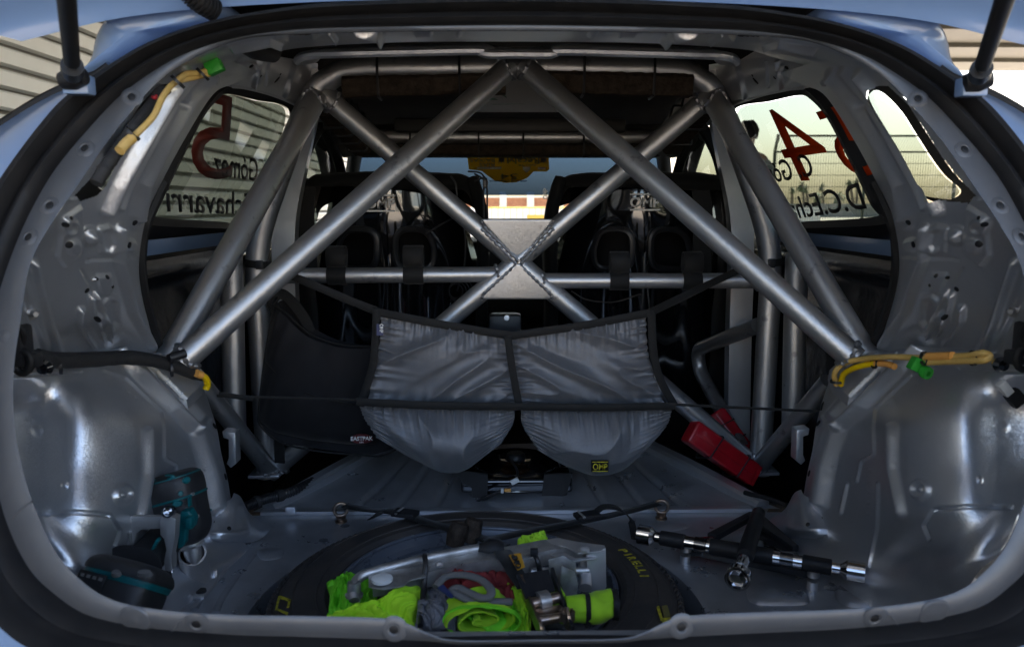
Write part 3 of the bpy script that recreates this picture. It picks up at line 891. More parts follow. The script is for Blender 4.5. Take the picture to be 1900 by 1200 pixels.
# spring hinge gear and dark trim inside the quarter recess
# ---------------------------------------------------------------- wheel arches
arch_rows = ctrl([
    [(8, 672, .95), (80, 662, 1.08), (160, 648, 1.18), (232, 642, 1.29), (300, 655, 1.40), (365, 690, 1.50)],
    [(10, 700, .97), (86, 690, 1.06), (172, 680, 1.17), (250, 688, 1.27), (318, 712, 1.39), (388, 752, 1.48)],
    [(10, 735, 1.04), (86, 728, 1.06), (168, 722, 1.11), (250, 735, 1.225), (322, 765, 1.33), (402, 798, 1.44)],
    [(12, 778, 1.060), (80, 774, 1.056), (160, 772, 1.060), (245, 790, 1.14), (330, 825, 1.29), (410, 842, 1.415)],
    [(15, 860, 1.030), (80, 864, 1.026), (160, 866, 1.032), (245, 880, 1.105), (332, 892, 1.26), (422, 892, 1.395)],
    [(40, 950, .98), (95, 956, .985), (170, 960, 1.005), (250, 965, 1.085), (340, 965, 1.235), (432, 948, 1.385)],
    [(80, 1030, .955), (135, 1032, .965), (200, 1038, 1.03), (265, 1042, 1.12), (350, 1040, 1.205), (446, 1000, 1.37)],
    [(150, 1110, .93), (200, 1108, .99), (250, 1108, 1.06), (300, 1102, 1.12), (358, 1082, 1.18), (462, 1022, 1.36)]])
last = arch_rows[-1].copy(); last[:, 2] = 0.37
arch_rows = np.concatenate([arch_rows, last[None]], 0)
afeats = [
    f_line([(215, 655), (262, 700), (318, 762), (360, 800)], 13, .013),
    f_line([(300, 690), (345, 745), (372, 775)], 15, .008),
    f_line([(190, 688), (232, 700), (298, 765), (303, 800), (303, 850), (325, 862), (335, 900)], 3.0, .003),
    f_line([(272, 800), (274, 880), (262, 960)], 12, .007),
    f_line([(372, 810), (395, 880), (405, 940)], 26, .009),
    f_ring(228, 917, 14, 8, .0045), f_boss(228, 917, 7, .003, .9),
    f_line([(60, 953), (150, 950), (205, 956)], 4, -.005),
    f_line([(205, 956), (222, 985), (212, 1010)], 5, -.003),
    f_boss(60, 1000, 60, .003, .8),
    f_ring(398, 790, 10, 6, .003), f_line([(24, 700), (90, 694), (150, 690)], 4, -.003), f_boss(120, 900, 9, .0015, .9), f_boss(70, 800, 14, .0012, .9), f_line([(300, 905), (306, 990), (320, 1060)], 5, .0025), f_line([(352, 905), (366, 960)], 3.5, .003),
]
for q in range(9): afeats.append(f_boss(200 + 13 * q, 700 + 9.5 * q, 2.2, -.0014, .9)); afeats.append(f_boss(312 + 2 * q, 880 + 20 * q, 2.2, -.0014, .9))
for q in range(3): afeats.append(f_boss(345 + 14 * q, 850 + 12 * q, 2.5, .002, .9))
def ndisp(X, Y):
    return 0.0014 * np.sin(X * 0.021 + 1.3) * np.sin(Y * 0.017 + 0.4)
av, af = sheet(arch_rows, 240, 220, afeats + [ndisp])
ABV = BVHTree.FromPolygons([Vector(p) for p in av], af)
# inner return of the arch, turning away from the camera towards the rear footwell
edge_pts = [(365, 690, 1.52), (388, 752, 1.48), (402, 798, 1.44), (410, 842, 1.415), (422, 892, 1.395), (432, 948, 1.385), (446, 1000, 1.37), (462, 1022, 1.36)]
ea = [W(*p) for p in edge_pts]; ea.append(Vector((ea[-1].x, ea[-1].y, .37)))
ea = sp3(ea, 60)
rv = []; rf = []
for p in ea:
    rv += [p, p + Vector((-0.004, 0.012, 0)), p + Vector((-0.03, 0.05, 0)), p + Vector((-0.14, 0.16, 0.0)), p + Vector((-0.2, 0.30, 0))]
for i in range(59):
    for k in range(4): rf.append((i * 5 + k, i * 5 + k + 1, i * 5 + 6 + k, i * 5 + 5 + k))
am = MB().add((av, af)).add((rv, rf))
al = mk('wheel_arch', am, M['silver'], car, angle=180)
ar = mk('wheel_arch', mir(am), M['silver'], car, angle=180)
for (x, y, s) in ((398, 790, 1.0), (418, 884, .9), (415, 895, .01)):
    h = on_surf(ABV, x, y)
    if h:
        for sg, par in ((1, al), (-1, ar)):
            p, n = (h[0] + h[1] * .0006, h[1]) if sg > 0 else (mx(h[0] + h[1] * .0006), mx(h[1]))
            inst('painted_hole', painted_hole_me, axis(p, n) @ Matrix.Diagonal((s, s * 1.3, 1, 1)), par)
# strut mounting plate with ragged sealed edge (where the cage feet stand)
pl = [W(262, 672, 1.33), W(312, 655, 1.40), W(352, 668, 1.42), W(385, 700, 1.43), W(378, 722, 1.405), W(352, 750, 1.345), W(300, 700, 1.335)]
for sgn in (1, -1):
    P = [p + Vector((0, -0.012, 0.012)) for p in pl]
    if sgn < 0: P = [mx(p) for p in P]
    mk('mounting_plate', prism(P, (0, 0.004, -0.02)), M['silver'], car, bevel=0.002, smooth=True)
    bead = sp3([P[0], P[6], P[5]], 50)
    bead = [p + Vector((0, -0.003, 0.001)) + Vector((nz(i * 1.3) * .002, nz(i * 1.7, 4) * .002, 0)) for i, p in enumerate(bead)]
    mk('sealant_bead', tube(bead, 0.0045, 8, scale=[1 + 0.5 * nz(i * 0.9, 8) for i in range(len(bead))]), M['white'], car)
# foot gusset that laps from arch to floor
def gz(x, y): return Wz(x, y, 0.392)
gus = ctrl([
    [(384, 938, 1.335), (405, 934, 1.345), (427, 926, 1.365), (434, 914, 1.39)],
    [(383, 964, 1.32), (408, 958, 1.33), (434, 944, 1.35), (447, 922, 1.40)],
    [(382, 985, 1.30), (410, 985, 1.30), (440, 975, 1.335), (462, 950, 1.43)],
    [(386, 1002, 1.29), (416, 1003, 1.30), (458, 990, 1.355), (486, 968, 1.46)]])
fb = [gz(386, 1012), gz(424, 1010), gz(478, 1002), gz(506, 978)]
gus = np.concatenate([gus, np.array([[list(p) for p in fb]])], 0)
gv, gf = sheet(gus, 60, 60, [f_line([(392, 990), (440, 990), (458, 985), (448, 940)], 8, .003)])
gb = BVHTree.FromPolygons([Vector(p) for p in gv], gf)
for sgn in (1, -1):
    o = mk('arch_gusset', (gv, gf) if sgn > 0 else mir((gv, gf)), M['silver'], car, angle=180)
    for (x, y) in ((394, 968), (425, 980)):
        h = on_surf(gb, x, y)
        if h:
            p, n = (h[0] + h[1] * .0006, h[1]) if sgn > 0 else (mx(h[0] + h[1] * .0006), mx(h[1]))
            inst('painted_hole', painted_hole_me, axis(p, n) @ Matrix.Diagonal((.75, .75, 1, 1)), o)
# ---------------------------------------------------------------- boot floor with spare wheel well
ZF = 0.39
WC = Wz(885, 1076, 0.435); WC = Vector((WC.x, 1.14, 0))
NR = 160; rings = []
for (r, z) in ((0.0, .26), (0.30, .26), (0.335, .275), (0.342, .36), (0.348, ZF - .004), (0.356, ZF)):
    rings.append([Vector((WC.x + r * math.cos(2 * math.pi * k / NR), WC.y + r * math.sin(2 * math.pi * k / NR), z)) for k in range(NR)])
def rectpt(a, x0, x1, y0, y1):
    c, s = math.cos(a), math.sin(a)
    t = 1e9
    if c > 1e-9: t = min(t, (x1 - WC.x) / c)
    if c < -1e-9: t = min(t, (x0 - WC.x) / c)
    if s > 1e-9: t = min(t, (y1 - WC.y) / s)
    if s < -1e-9: t = min(t, (y0 - WC.y) / s)
    return Vector((WC.x + c * t, WC.y + s * t, ZF))
outr = [rectpt(2 * math.pi * k / NR, -0.75, 0.75, 0.74, 1.515) for k in range(NR)]
base = rings[-1]
for q in range(1, 13):
    t = q / 12
    R = [base[k] * (1 - t) + outr[k] * t for k in range(NR)]
    for p in R:
        p.z += 0.0012 * nz(p.x * 7, p.y * 7) * (1 if q < 12 else 0)
    rings.append(R)
fv = [p for R in rings for p in R]; ff = []
for i in range(len(rings) - 1):
    for k in range(NR):
        l = (k + 1) % NR
        ff.append((i * NR + k, i * NR + l, (i + 1) * NR + l, (i + 1) * NR + k))
bf = mk('boot_floor', (fv, ff), M['floor'], car, angle=40, merge=True)
# raised pressings on the floor
def floor_pad(pts, h=0.004, z=ZF):
    q = [Wz(x, y, z) for x, y in pts]
    c = sum(q, Vector()) / len(q)
    lo = sp3(q, 48, True); v = [*lo, *[p + (c - p) * 0.14 + Vector((0, 0, h)) for p in lo]]
    n = 48
    f = [(i, (i + 1) % n, n + (i + 1) % n, n + i) for i in range(n)] + [tuple(range(n, 2 * n))]
    mk('floor_pressing', (v, f), M['floor'], bf, angle=60)
floor_pad([(1395, 1085), (1470, 1080), (1500, 1108), (1490, 1122), (1405, 1122), (1385, 1105)], .006)
floor_pad([(1560, 1085), (1630, 1090), (1660, 1112), (1645, 1124), (1575, 1126), (1550, 1105)], .006)
floor_pad([(1300, 990), (1420, 985), (1420, 1000), (1310, 1006)], .003)
floor_pad([(1205, 972), (1262, 968), (1275, 980), (1212, 988)], .003)
floor_pad([(480, 1020), (525, 1018), (520, 1035), (485, 1038)], .0025)
for (x, y) in ((506, 1029), (600, 1002), (640, 975)):
    p = Wz(x, y, ZF)
    inst('pressed_pad', pad_me, Matrix.Translation(p) @ Matrix.Scale(0.6, 4), bf)
# long pressed lines beside the wheel
for pts in ([(452, 1000), (400, 1060), (340, 1120)], [(428, 1040), (380, 1100), (360, 1130)], [(470, 1030), (418, 1100), (400, 1135)], [(1552, 1000), (1640, 1060), (1700, 1110)], [(1540, 985), (1610, 1060), (1680, 1118)]):
    q = sp3([Wz(x, y, ZF - 0.0005) for x, y in pts], 14)
    mk('floor_bead', sweep(q, circ(0.006, 10, 0, 0.0025), (1, 0, 0)), M['floor'], bf)
# rear seam lip of the boot floor and the ribbed floor ahead of it
seam = [W(x, 955, 1.512) for x in range(470, 1461, 30)]
mk('floor_seam', box((-0.02, 1.522, ZF + .004), (0.98, 0.02, 0.008)), M['silver'], car, bevel=0.002)
NX, NY = 200, 50
v = []
for j in range(NY):
    t = j / (NY - 1); y = 1.524 + t * 0.36
    for i in range(NX):
        u = i / (NX - 1)
        xl = -0.53 + 0.20 * t; xr = 0.53 - 0.20 * t
        x = xl + (xr - xl) * u
        z = ZF + 0.003 + 0.036 * t - 0.008 * math.sin(min(t * 4, 1) * math.pi * .5)
        g = 0
        for gx in (-0.33, -0.25, -0.17, 0.19, 0.27, 0.35):
            g = max(g, float(sm(np.array(1 - abs(x - gx * (1 - .3 * t)) / 0.012))))
        v.append((x, y, z - 0.011 * g + 0.004 * nz(x * 8, y * 8)))
mk('rear_floor', (v, gridfaces(NY, NX)), M['floor'], car, angle=180)
# sloping rails each side of the ribbed floor
for sgn in (1, -1):
    a = [Vector((-0.50, 1.54, ZF)), Vector((-0.40, 1.72, ZF + .02)), Vector((-0.30, 1.89, ZF + 0.035))]
    if sgn < 0: a = [mx(p) for p in a]
    mk('floor_rail', sweep(sp3(a, 12), rect(0.03, 0.035, .006), (0, 0, 1)), M['silver'], car, bevel=0)
    mk('footwell_side', prism([Vector((-.74 * sgn, 1.5, .2)), Vector((-.74 * sgn, 3.0, .2)), Vector((-.74 * sgn, 3.0, .95)), Vector((-.74 * sgn, 1.5, .95))], (-.01 * sgn, 0, 0)), M['carbon'], car, smooth=False)
mk('rear_sill', box((0, 0.757, 0.475), (1.26, 0.012, 0.185)), M['floor'], car, bevel=.003)
mk('cabin_floor', box((0, 2.5, 0.21), (1.5, 1.9, 0.02)), M['carbon'], car, smooth=False)
mk('heel_panel', box((0, 1.60, 0.30), (1.3, 0.01, 0.15)), M['carbon'], car, smooth=False)
mk('firewall', box((0, 3.32, 0.52), (1.5, 0.02, 0.66)), M['carbon'], car, smooth=False)
mk('underfloor', box((0, 1.9, 0.185), (1.62, 3.0, 0.02)), M['carbon'], car, smooth=False)
# ---------------------------------------------------------------- roof, header, roof rails
hd_rows = ctrl([
    [(300, 116, 1.04), (420, 70, 1.06), (560, 56, 1.06), (760, 46, 1.06), (930, 42, 1.06)],
    [(330, 122, 1.06), (440, 84, 1.09), (570, 68, 1.09), (760, 60, 1.09), (930, 56, 1.09)],
    [(372, 118, 1.11), (470, 90, 1.16), (580, 78, 1.17), (760, 72, 1.17), (930, 70, 1.17)],
    [(410, 118, 1.17), (500, 98, 1.22), (590, 86, 1.25), (760, 78, 1.25), (930, 77, 1.25)],
    [(440, 118, 1.26), (520, 96, 1.30), (600, 70, 1.33), (760, 62, 1.33), (930, 60, 1.33)]])
hd_rows[:, -1, 0] = 0.0
slot = [(520, 62), (545, 56), (580, 58), (590, 64), (575, 72), (540, 73), (522, 69)]
hfe = [f_pad([(512, 60), (540, 52), (585, 54), (600, 64), (582, 77), (535, 79), (514, 72)], 7, -.004), f_line([(660, 50), (700, 60), (705, 72)], 12, .010), f_line([(610, 56), (622, 74)], 6, .006),
       f_pad([(765, 58), (800, 57), (805, 66), (770, 68)], 4, .004), f_boss(705, 62, 10, -.006, .8), f_boss(850, 62, 9, .004, .8), f_line([(430, 90), (500, 76), (520, 84)], 5, .006)]
hv_, hf_ = sheet(hd_rows, 90, 300, hfe, slot)
hh = MB().add((hv_, hf_)).add(mir((hv_, hf_)))
mk('roof_header', hh, M['silver'], car, angle=180, merge=True)
# roof bow lip above the main hoop
bow = [(565, 112, 1.52), (585, 100, 1.50), (640, 97, 1.49), (760, 94, 1.49), (890, 92, 1.49), (905, 98, 1.49), (932, 98, 1.49)]
bl = [W(*p) for p in bow]; bl[-1] = Vector((0, bl[-1].y, bl[-1].z))
bl = sp3(bl, 50); bl = bl + [mx(p) for p in bl[-2::-1]]
mk('roof_bow', sweep(bl, rect(0.016, 0.05, .005), (0, -0.3, 1)), M['silver'], car)
# roof skin (bellied) with pressings
v = []
for j in range(40):
    y = 1.16 + j / 39 * 1.75
    for i in range(60):
        x = -0.56 + 1.12 * i / 59
        z = 1.335 - 0.30 * max(0, (y - 2.1)) ** 2 * 0.35 - 0.10 * abs(x) ** 2.5 + (0.004 if (i // 6) % 2 else 0)
        v.append((x, y, z))
v_roof = list(v)
mk('roof_skin', (v, gridfaces(40, 60)), M['roofskin'], car, angle=180)
mk('roof_outer', ([(p[0] * 1.08, p[1], p[2] + .03) for p in v], gridfaces(40, 60)), M['blue'], car, angle=180)
# inner roof rail above the rear door window
rr = ctrl([
    [(418, 106, 1.20), (460, 104, 1.32), (505, 104, 1.45), (545, 110, 1.60), (590, 118, 1.85)],
    [(428, 124, 1.24), (468, 126, 1.36), (510, 130, 1.49), (548, 138, 1.64), (588, 150, 1.90)],
    [(428, 146, 1.32), (466, 152, 1.42), (505, 160, 1.55), (542, 172, 1.70), (576, 186, 1.95)],
    [(420, 160, 1.385), (462, 168, 1.47), (500, 178, 1.60), (536, 192, 1.75), (562, 206, 2.00)]])
rv_, rf_ = sheet(rr, 70, 140, [f_line([(480, 112), (470, 160)], 5, .006), f_line([(545, 118), (528, 178)], 5, .006), f_pad([(462, 116), (474, 114), (476, 128), (464, 130)], 3, .004), f_line([(430, 160), (545, 190)], 5, .005), f_line([(500, 112), (492, 160)], 3, -.004)])
RBV = BVHTree.FromPolygons([Vector(p) for p in rv_], rf_)
for sgn in (1, -1):
    o = mk('roof_rail', (rv_, rf_) if sgn > 0 else mir((rv_, rf_)), M['silver'], car, angle=180)
    for (x, y, s) in ((514, 148, .9), (483, 142, .4), (466, 123, .6), (520, 138, .3)):
        h = on_surf(RBV, x, y)
        if h:
            p, n = (h[0] + h[1] * .0006, h[1]) if sgn > 0 else (mx(h[0] + h[1] * .0006), mx(h[1]))
            inst('painted_hole', painted_hole_me, axis(p, n) @ Matrix.Diagonal((s, s * 1.6, 1, 1)), o)
# ============================================================ door openings, pillars, glass
# rear door window: closed rounded loop on the slanting side of the cabin
win = [(283, 402, 1.44), (292, 380, 1.445), (330, 300, 1.48), (372, 218, 1.53), (402, 182, 1.58), (422, 175, 1.62), (470, 186, 1.76), (530, 202, 2.0), (524, 260, 2.03), (505, 340, 2.03), (482, 414, 2.02), (400, 411, 1.72)]
def planar(pts, x_bot=-0.675, z_bot=0.955, x_top=-0.575, z_top=1.225):
    p0 = Vector((x_bot, 0, z_bot)); up = Vector((x_top - x_bot, 0, z_top - z_bot)).normalized()
    n = Vector((0, 1, 0)).cross(up)
    return p0, n, up
WP0, WN, WUP = planar(None)
wl = [WP(x, y, WP0, WN) for (x, y, _) in win]
wl_s = sp3([p for p in wl], 120, True)
wc = sum(wl_s, Vector()) / len(wl_s)
sv2 = []; n = len(wl_s)
GLS = {}
outs = [p + (p - wc) * 0.11 + Vector((0.014, -0.0, 0)) for p in wl_s]
outs2 = [p + (p - wc) * 0.30 + Vector((-0.02, 0.0, 0)) for p in wl_s]
mid = [p + (p - wc) * 0.05 + Vector((0.010, -0.00, 0)) for p in wl_s]
inn = [p + Vector((0.006, 0, 0)) for p in wl_s]
sealv = [*outs2, *outs, *mid, *inn]
sealf = []
for i in range(3):
    for k in range(n):
        l = (k + 1) % n
        sealf.append((i * n + k, i * n + l, (i + 1) * n + l, (i + 1) * n + k))
for sgn in (1, -1):
    mk('window_seal', (sealv, sealf) if sgn > 0 else mir((sealv, sealf)), M['rubber'], car, angle=50)
    g = ([p + Vector((-.004, 0, 0)) for p in wl_s], [tuple(range(n))])
    GLS[sgn] = mk('rear_door_glass', g if sgn > 0 else mir(g), M['glass'], car, smooth=False)
    # blue outer sill strip and black door card below the window
    b0 = [Vector((-0.69, 1.30, 0.905)), Vector((-0.69, 2.15, 0.905)), Vector((-0.675, 2.15, 0.935)), Vector((-0.675, 1.30, 0.935))]
    mk('door_sill', prism(b0 if sgn > 0 else [mx(p) for p in b0], (-0.012 * sgn, 0, 0)), M['blue'], car, smooth=False)
    C = []
    for (z, x) in ((.90, -.665), (.875, -.655), (.84, -.672), (.78, -.668), (.70, -.66), (.60, -.655), (.45, -.66), (.2, -.68)):
        C.append([[x + 0.008 * math.sin(y * 9 + z * 5) * (1 if z < .85 else 0), y, z] for y in (1.34, 1.5, 1.7, 1.9, 2.1, 2.25)])
    P = surf(C, 60, 60)
    dv = [tuple(p) for p in P.reshape(-1, 3)], gridfaces(60, 60)
    mk('door_card', dv if sgn > 0 else mir(dv), M['door'], car, angle=180)
    # edge trim strip on the body side of the door opening
    tr = [W(300, 338, 1.262), W(270, 405, 1.235), W(260, 440, 1.235), W(257, 505, 1.243), W(266, 560, 1.28), W(284, 620, 1.335), W(300, 656, 1.40)]
    if sgn < 0: tr = [mx(p) for p in tr]
    mk('edge_trim', sweep(sp3(tr, 40), rect(0.022, 0.018, .005), (1, 0, 0)), M['rubber'], car)
    # B pillar
    bp = [(566, 215, 1.93), (548, 300, 1.97), (530, 400, 1.99), (528, 500, 1.99), (532, 620, 1.98), (536, 830, 1.97)]
    B = [W(*p) for p in bp]
    if sgn < 0: B = [mx(p) for p in B]
    B = sp3(B, 60)
    mk('door_pillar', sweep(B, [(-.026, -.02), (-.012, -.024), (-.008, -.008), (.010, -.008), (.014, -.024), (.030, -.02), (.030, .02), (-.026, .02)], (1, 0, 0)), M['silver'], car)
    # slots in the pillar
    for yy in (0.62, 0.78):
        p = [q for q in B if q.z < yy + .005][0]
        mk('painted_pillar_slot', lathe([(0, 0.001), (0.009, 0.001), (0.011, 0)], 16, Matrix.Translation(p + Vector((0, -0.0105, 0))) @ Matrix.Rotation(R_(90), 4, 'X') @ Matrix.Diagonal((.7, 3.2, 1, 1))), M['hole'], car)
    # front door window frame
    fw = [(541, 470, 2.12), (548, 380, 2.12), (562, 300, 2.14), (584, 250, 2.17), (598, 238, 2.2), (612, 262, 2.32), (628, 300, 2.48), (640, 360, 2.6), (645, 420, 2.6)]
    Fw = [W(*p) for p in fw]
    if sgn < 0: Fw = [mx(p) for p in Fw]
    mk('front_window_frame', sweep(sp3(Fw, 60), rect(0.018, 0.03, .005), (0, 1, 0)), M['rubber'], car)
    gl = [Vector((-.66, 2.1, .93)), Vector((-.66, 2.75, .93)), Vector((-.56, 2.62, 1.17)), Vector((-.55, 2.15, 1.23))]
    mk('front_door_glass', (gl if sgn > 0 else [mx(p) for p in gl], [(0, 1, 2, 3)]), M['glass'], car, smooth=False)
    fd = [Vector((-.655, 2.1, .2)), Vector((-.655, 3.1, .2)), Vector((-.655, 3.1, .93)), Vector((-.655, 2.1, .93))]
    mk('front_door_card', prism(fd if sgn > 0 else [mx(p) for p in fd], (-.02 * sgn, 0, 0)), M['door'], car, smooth=False)
    # A pillar
    A = [Vector((-.56, 2.45, 1.22)), Vector((-.60, 2.75, 1.12)), Vector((-.66, 3.25, .90))]
    if sgn < 0: A = [mx(p) for p in A]
    mk('windscreen_pillar', sweep(sp3(A, 20), rect(0.05, 0.07, .01), (0, 0, 1)), M['carbon'], car)
    # roof side cover between window tops and roof
    R1 = [Vector((-.50, 1.3, 1.325)), Vector((-.50, 2.0, 1.325)), Vector((-.50, 2.6, 1.27)), ]
    R2 = [Vector((-.575, 1.3, 1.245)), Vector((-.57, 2.0, 1.245)), Vector((-.565, 2.6, 1.20))]
    rv3 = patch(R1, R2, 20, 6)
    mk('cant_rail', rv3 if sgn > 0 else mir(rv3), M['silver'], car, angle=180)
# windscreen, header, sunstrip, dashboard
def ws(x, t):   # t 0 top .. 1 bottom
    return Vector((x * (0.50 + 0.14 * t), 2.66 + 0.72 * t - 0.10 * x * x, 1.185 - 0.31 * t))
def wspatch(t0, t1, off=0.0, x0=-1, x1=1):
    a = [ws(x0 + (x1 - x0) * k / 12, t0) + Vector((0, -off, -off)) for k in range(13)]
    b = [ws(x0 + (x1 - x0) * k / 12, t1) + Vector((0, -off, -off)) for k in range(13)]
    return patch(a, b, 30, 10)
mk('windscreen', wspatch(0, 1), M['wglass'], car, angle=180)
def film(name, dcol, tcol):
    m = bpy.data.materials.new(name); m.use_nodes = True; nt = m.node_tree; nt.nodes.clear()
    o = nt.nodes.new('ShaderNodeOutputMaterial'); a = nt.nodes.new('ShaderNodeBsdfDiffuse'); b = nt.nodes.new('ShaderNodeBsdfTranslucent'); x = nt.nodes.new('ShaderNodeMixShader')
    n = nt.nodes.new('ShaderNodeTexNoise'); n.inputs['Scale'].default_value = 3
    a.inputs[0].default_value = (*dcol, 1); b.inputs[0].default_value = (*tcol, 1); x.inputs[0].default_value = .5
    nt.links.new(a.outputs[0], x.inputs[1]); nt.links.new(b.outputs[0], x.inputs[2]); nt.links.new(x.outputs[0], o.inputs[0])
    return m
M['strip'] = glass_mat('blue_sunstrip_film', (0.040, 0.072, 0.14))
mk('windscreen_sunstrip', wspatch(0.0, 0.475, 0.004), M['strip'], car, angle=180, label='blue tinted film strip across the top of the windscreen')
mk('front_header', box((0, 2.62, 1.20), (1.1, 0.10, 0.10)), M['carbon'], car, bevel=.01)
mk('roof_vent_box', box((0, 2.50, 1.235), (0.70, 0.10, 0.04)), M['carbon'], car, bevel=.012)
mk('dashboard', box((0, 3.05, 0.72), (1.3, 0.5, 0.30)), M['carbon'], car, bevel=.06, seg=4)
mk('bonnet', box((0, 3.95, 0.80), (1.4, 1.1, 0.06)), M['blue'], car, bevel=.02)
# roof sticker with green letters
_rb = BVHTree.FromPolygons([Vector(p) for p in v_roof], gridfaces(40, 60))
def roofp(px_, py_, z=1.31):
    h = on_surf(_rb, px_, py_)
    p = h[0] if h else Wz(px_, py_, 1.3)
    return p + Vector((0, 0, -.004 if z > 1.309 else -.007))
a, b, c, d_ = roofp(905, 142), roofp(1010, 142), roofp(1045, 206), roofp(860, 206)
mk('roof_sticker', prism([a, b, c, d_], (0, 0, .002)), M['print_white'], car, smooth=False)
s = [roofp(905, 181, 1.308), roofp(996, 181, 1.308), roofp(1045 - 49, 176, 1.308), roofp(955, 176, 1.308), roofp(940, 168, 1.308), roofp(968, 156, 1.308), roofp(960, 155, 1.308), roofp(925, 168, 1.308), roofp(940, 177, 1.308), roofp(905, 177, 1.308)]
mk('green_letter', prism(s, (0, 0, -.001)), M['print_green'], car, smooth=False)
oc = roofp(950, 192, 1.308); ex = (roofp(997, 192, 1.308) - oc).x; ey = (roofp(950, 186, 1.308) - oc).y
ring = []
for k in range(40): ring.append(oc + Vector((ex * math.cos(k * math.pi / 20), ey * math.sin(k * math.pi / 20), 0)))
rin = [oc + Vector(((p.x - oc.x) * .80, (p.y - oc.y) * .55, 0)) for p in ring]
mk('green_letter', ([*ring, *rin], [(i, (i + 1) % 40, 40 + (i + 1) % 40, 40 + i) for i in range(40)]), M['print_green'], car, smooth=False)

# ============================================================ roll cage
HY = 1.76
def U(px_, py_, Y=HY): return W(px_, py_, Y)
hoopL = [(497, 885), (483, 640), (478, 468), (520, 320), (578, 182), (612, 146), (660, 130), (800, 127), (940, 125)]
hl = [U(*p) for p in hoopL]
hl[0].z = 0.385
hl[-1].x = 0
hl = sp3(hl, 60)
hoop_path = hl + [mx(p) for p in hl[-2::-1]]
cage = mk('roll_cage', tube(hoop_path, 0.0245, 28), M['tube'], car, angle=60, label='silver welded tube roll cage, main hoop')
def ct(pts, r=0.0225, name='tube', n=26):
    return mk(name, tube(pts, r, n), M['tube'], cage, angle=60)
def weld(p, d, r, squash=None, seed=0):
    """ring of weld bead round a tube of radius r whose axis is d, at p"""
    m = axis(p, d)
    pts = []
    for k in range(56):
        a = 2 * math.pi * k / 56
        rr_ = r * (1 + 0.02 * nz(k * .8, seed))
        z = 0 if squash is None else squash * (math.cos(2 * a)) 
        pts.append(m @ Vector((rr_ * math.cos(a), rr_ * math.sin(a), z)))
    sc = [1 + 0.35 * math.sin(k * 1.57) for k in range(56)]
    return mk('weld_bead', tube(pts, 0.0036, 8, closed=True, scale=sc), M['weld'], cage)
ends = {}
bsL0, bsL1 = W(588, 180, 1.745), W(312, 668, 1.36)
dgL0, dgL1 = W(945, 124, 1.735), W(334, 672, 1.33)
dgR0 = W(973, 124, 1.735)
# symmetric pairs
for sgn in (1, -1):
    g = (lambda p: p) if sgn > 0 else mx
    a, b = g(bsL0), g(bsL1)
    ct([a, b], .0235); weld(a + (b - a).normalized() * .012, b - a, .0255, .008, 1)
    a, b = (dgL0 if sgn > 0 else dgR0), g(dgL1)
    ct([a, b], .0228); weld(a + (b - a).normalized() * .014, b - a, .0245, .008, 2); weld(b + (a - b).normalized() * .012, b - a, .0245, .006, 3)
    ct([W(372, 712, 1.57) if sgn > 0 else mx(W(372, 712, 1.57)), g(U(503, 874, 1.75))], .0195)
    weld(g(U(500, 868, 1.745)), g(U(503, 874, 1.75)) - g(W(372, 712, 1.57)), .021, .004, 4)
    # outboard tube beside the pillar
    ct([g(W(428, 470, 1.70)), g(W(432, 600, 1.70)), g(W(436, 790, 1.70))], .024)
    # foot
    ft = g(U(497, 885)); ft.z = .395
    mk('foot_plate', box(ft, (.07, .07, .008)), M['silver'], cage, bevel=.003)
    # front hoop tube along the roof side and down the A pillar
    fr = [g(Vector((-.44, 1.80, 1.27))), g(Vector((-.46, 2.2, 1.26))), g(Vector((-.47, 2.52, 1.20))), g(Vector((-.60, 3.0, .98))), g(Vector((-.63, 3.0, .3)))]
    ct(fillet(fr, .12), .0225)
    # door bars
    db = [g(W(497, 606, 1.83)), g(W(604, 650, 2.12)), g(W(600, 690, 2.12)), g(W(530, 830, 1.85))]
    ct(fillet(db, .03), .0185)
cr0, cr1 = U(600, 176), U(1403, 866); cl0, cl1 = U(1318, 178), U(500, 878)
for (a, b, s) in ((cr0, cr1, 11), (cl0, cl1, 12)):
    ct([a, b], .0215)
    weld(a + (b - a).normalized() * .03, b - a, .0235, .006, s)
    weld(b + (a - b).normalized() * .03, b - a, .0235, .005, s + 3)
ct([U(484, 512), U(930, 509)], .0172); ct([U(1000, 521), U(1428, 521)], .0172)
weld(U(922, 509), (1, 0, 0), .019, .003, 21); weld(U(1006, 521), (1, 0, 0), .019, .003, 22)
weld(U(1408, 521), (1, 0, 0), .019, .003, 23)
ct([Vector((-.47, 2.52, 1.205)), Vector((.47, 2.52, 1.205))], .0225)
# gusset plates of the cross
gy = HY - 0.0175
for pts, edge in (([(893, 406), (1026, 406), (1022, 416), (966, 482), (958, 482), (897, 416)], 0), ([(897, 546), (958, 489), (966, 489), (1022, 546), (1026, 556), (893, 556)], 1)):
    ym = min(y for x, y in pts)
    P = [W(x, y, gy - .009 * (1 - (y - ym) / 75)) for x, y in pts]
    mk('gusset_plate', prism(P, (0, .035, 0)), M['tube'], cage, bevel=.005, seg=4, angle=50)
def zig(p0, p1, n, seed):
    a, b = W(*p0, gy - .004), W(*p1, gy - .004)
    pts = []
    for k in range(n):
        t = k / (n - 1)
        pts.append(a.lerp(b, t) + Vector((.0012 * nz(k * .5, seed), -.001, .0012 * nz(k * .5, seed + 9))))
    sc = [1 + .35 * math.sin(k * 1.9) for k in range(n)]
    mk('weld_bead', tube(pts, .0032, 8, scale=sc), M['weld'], cage)
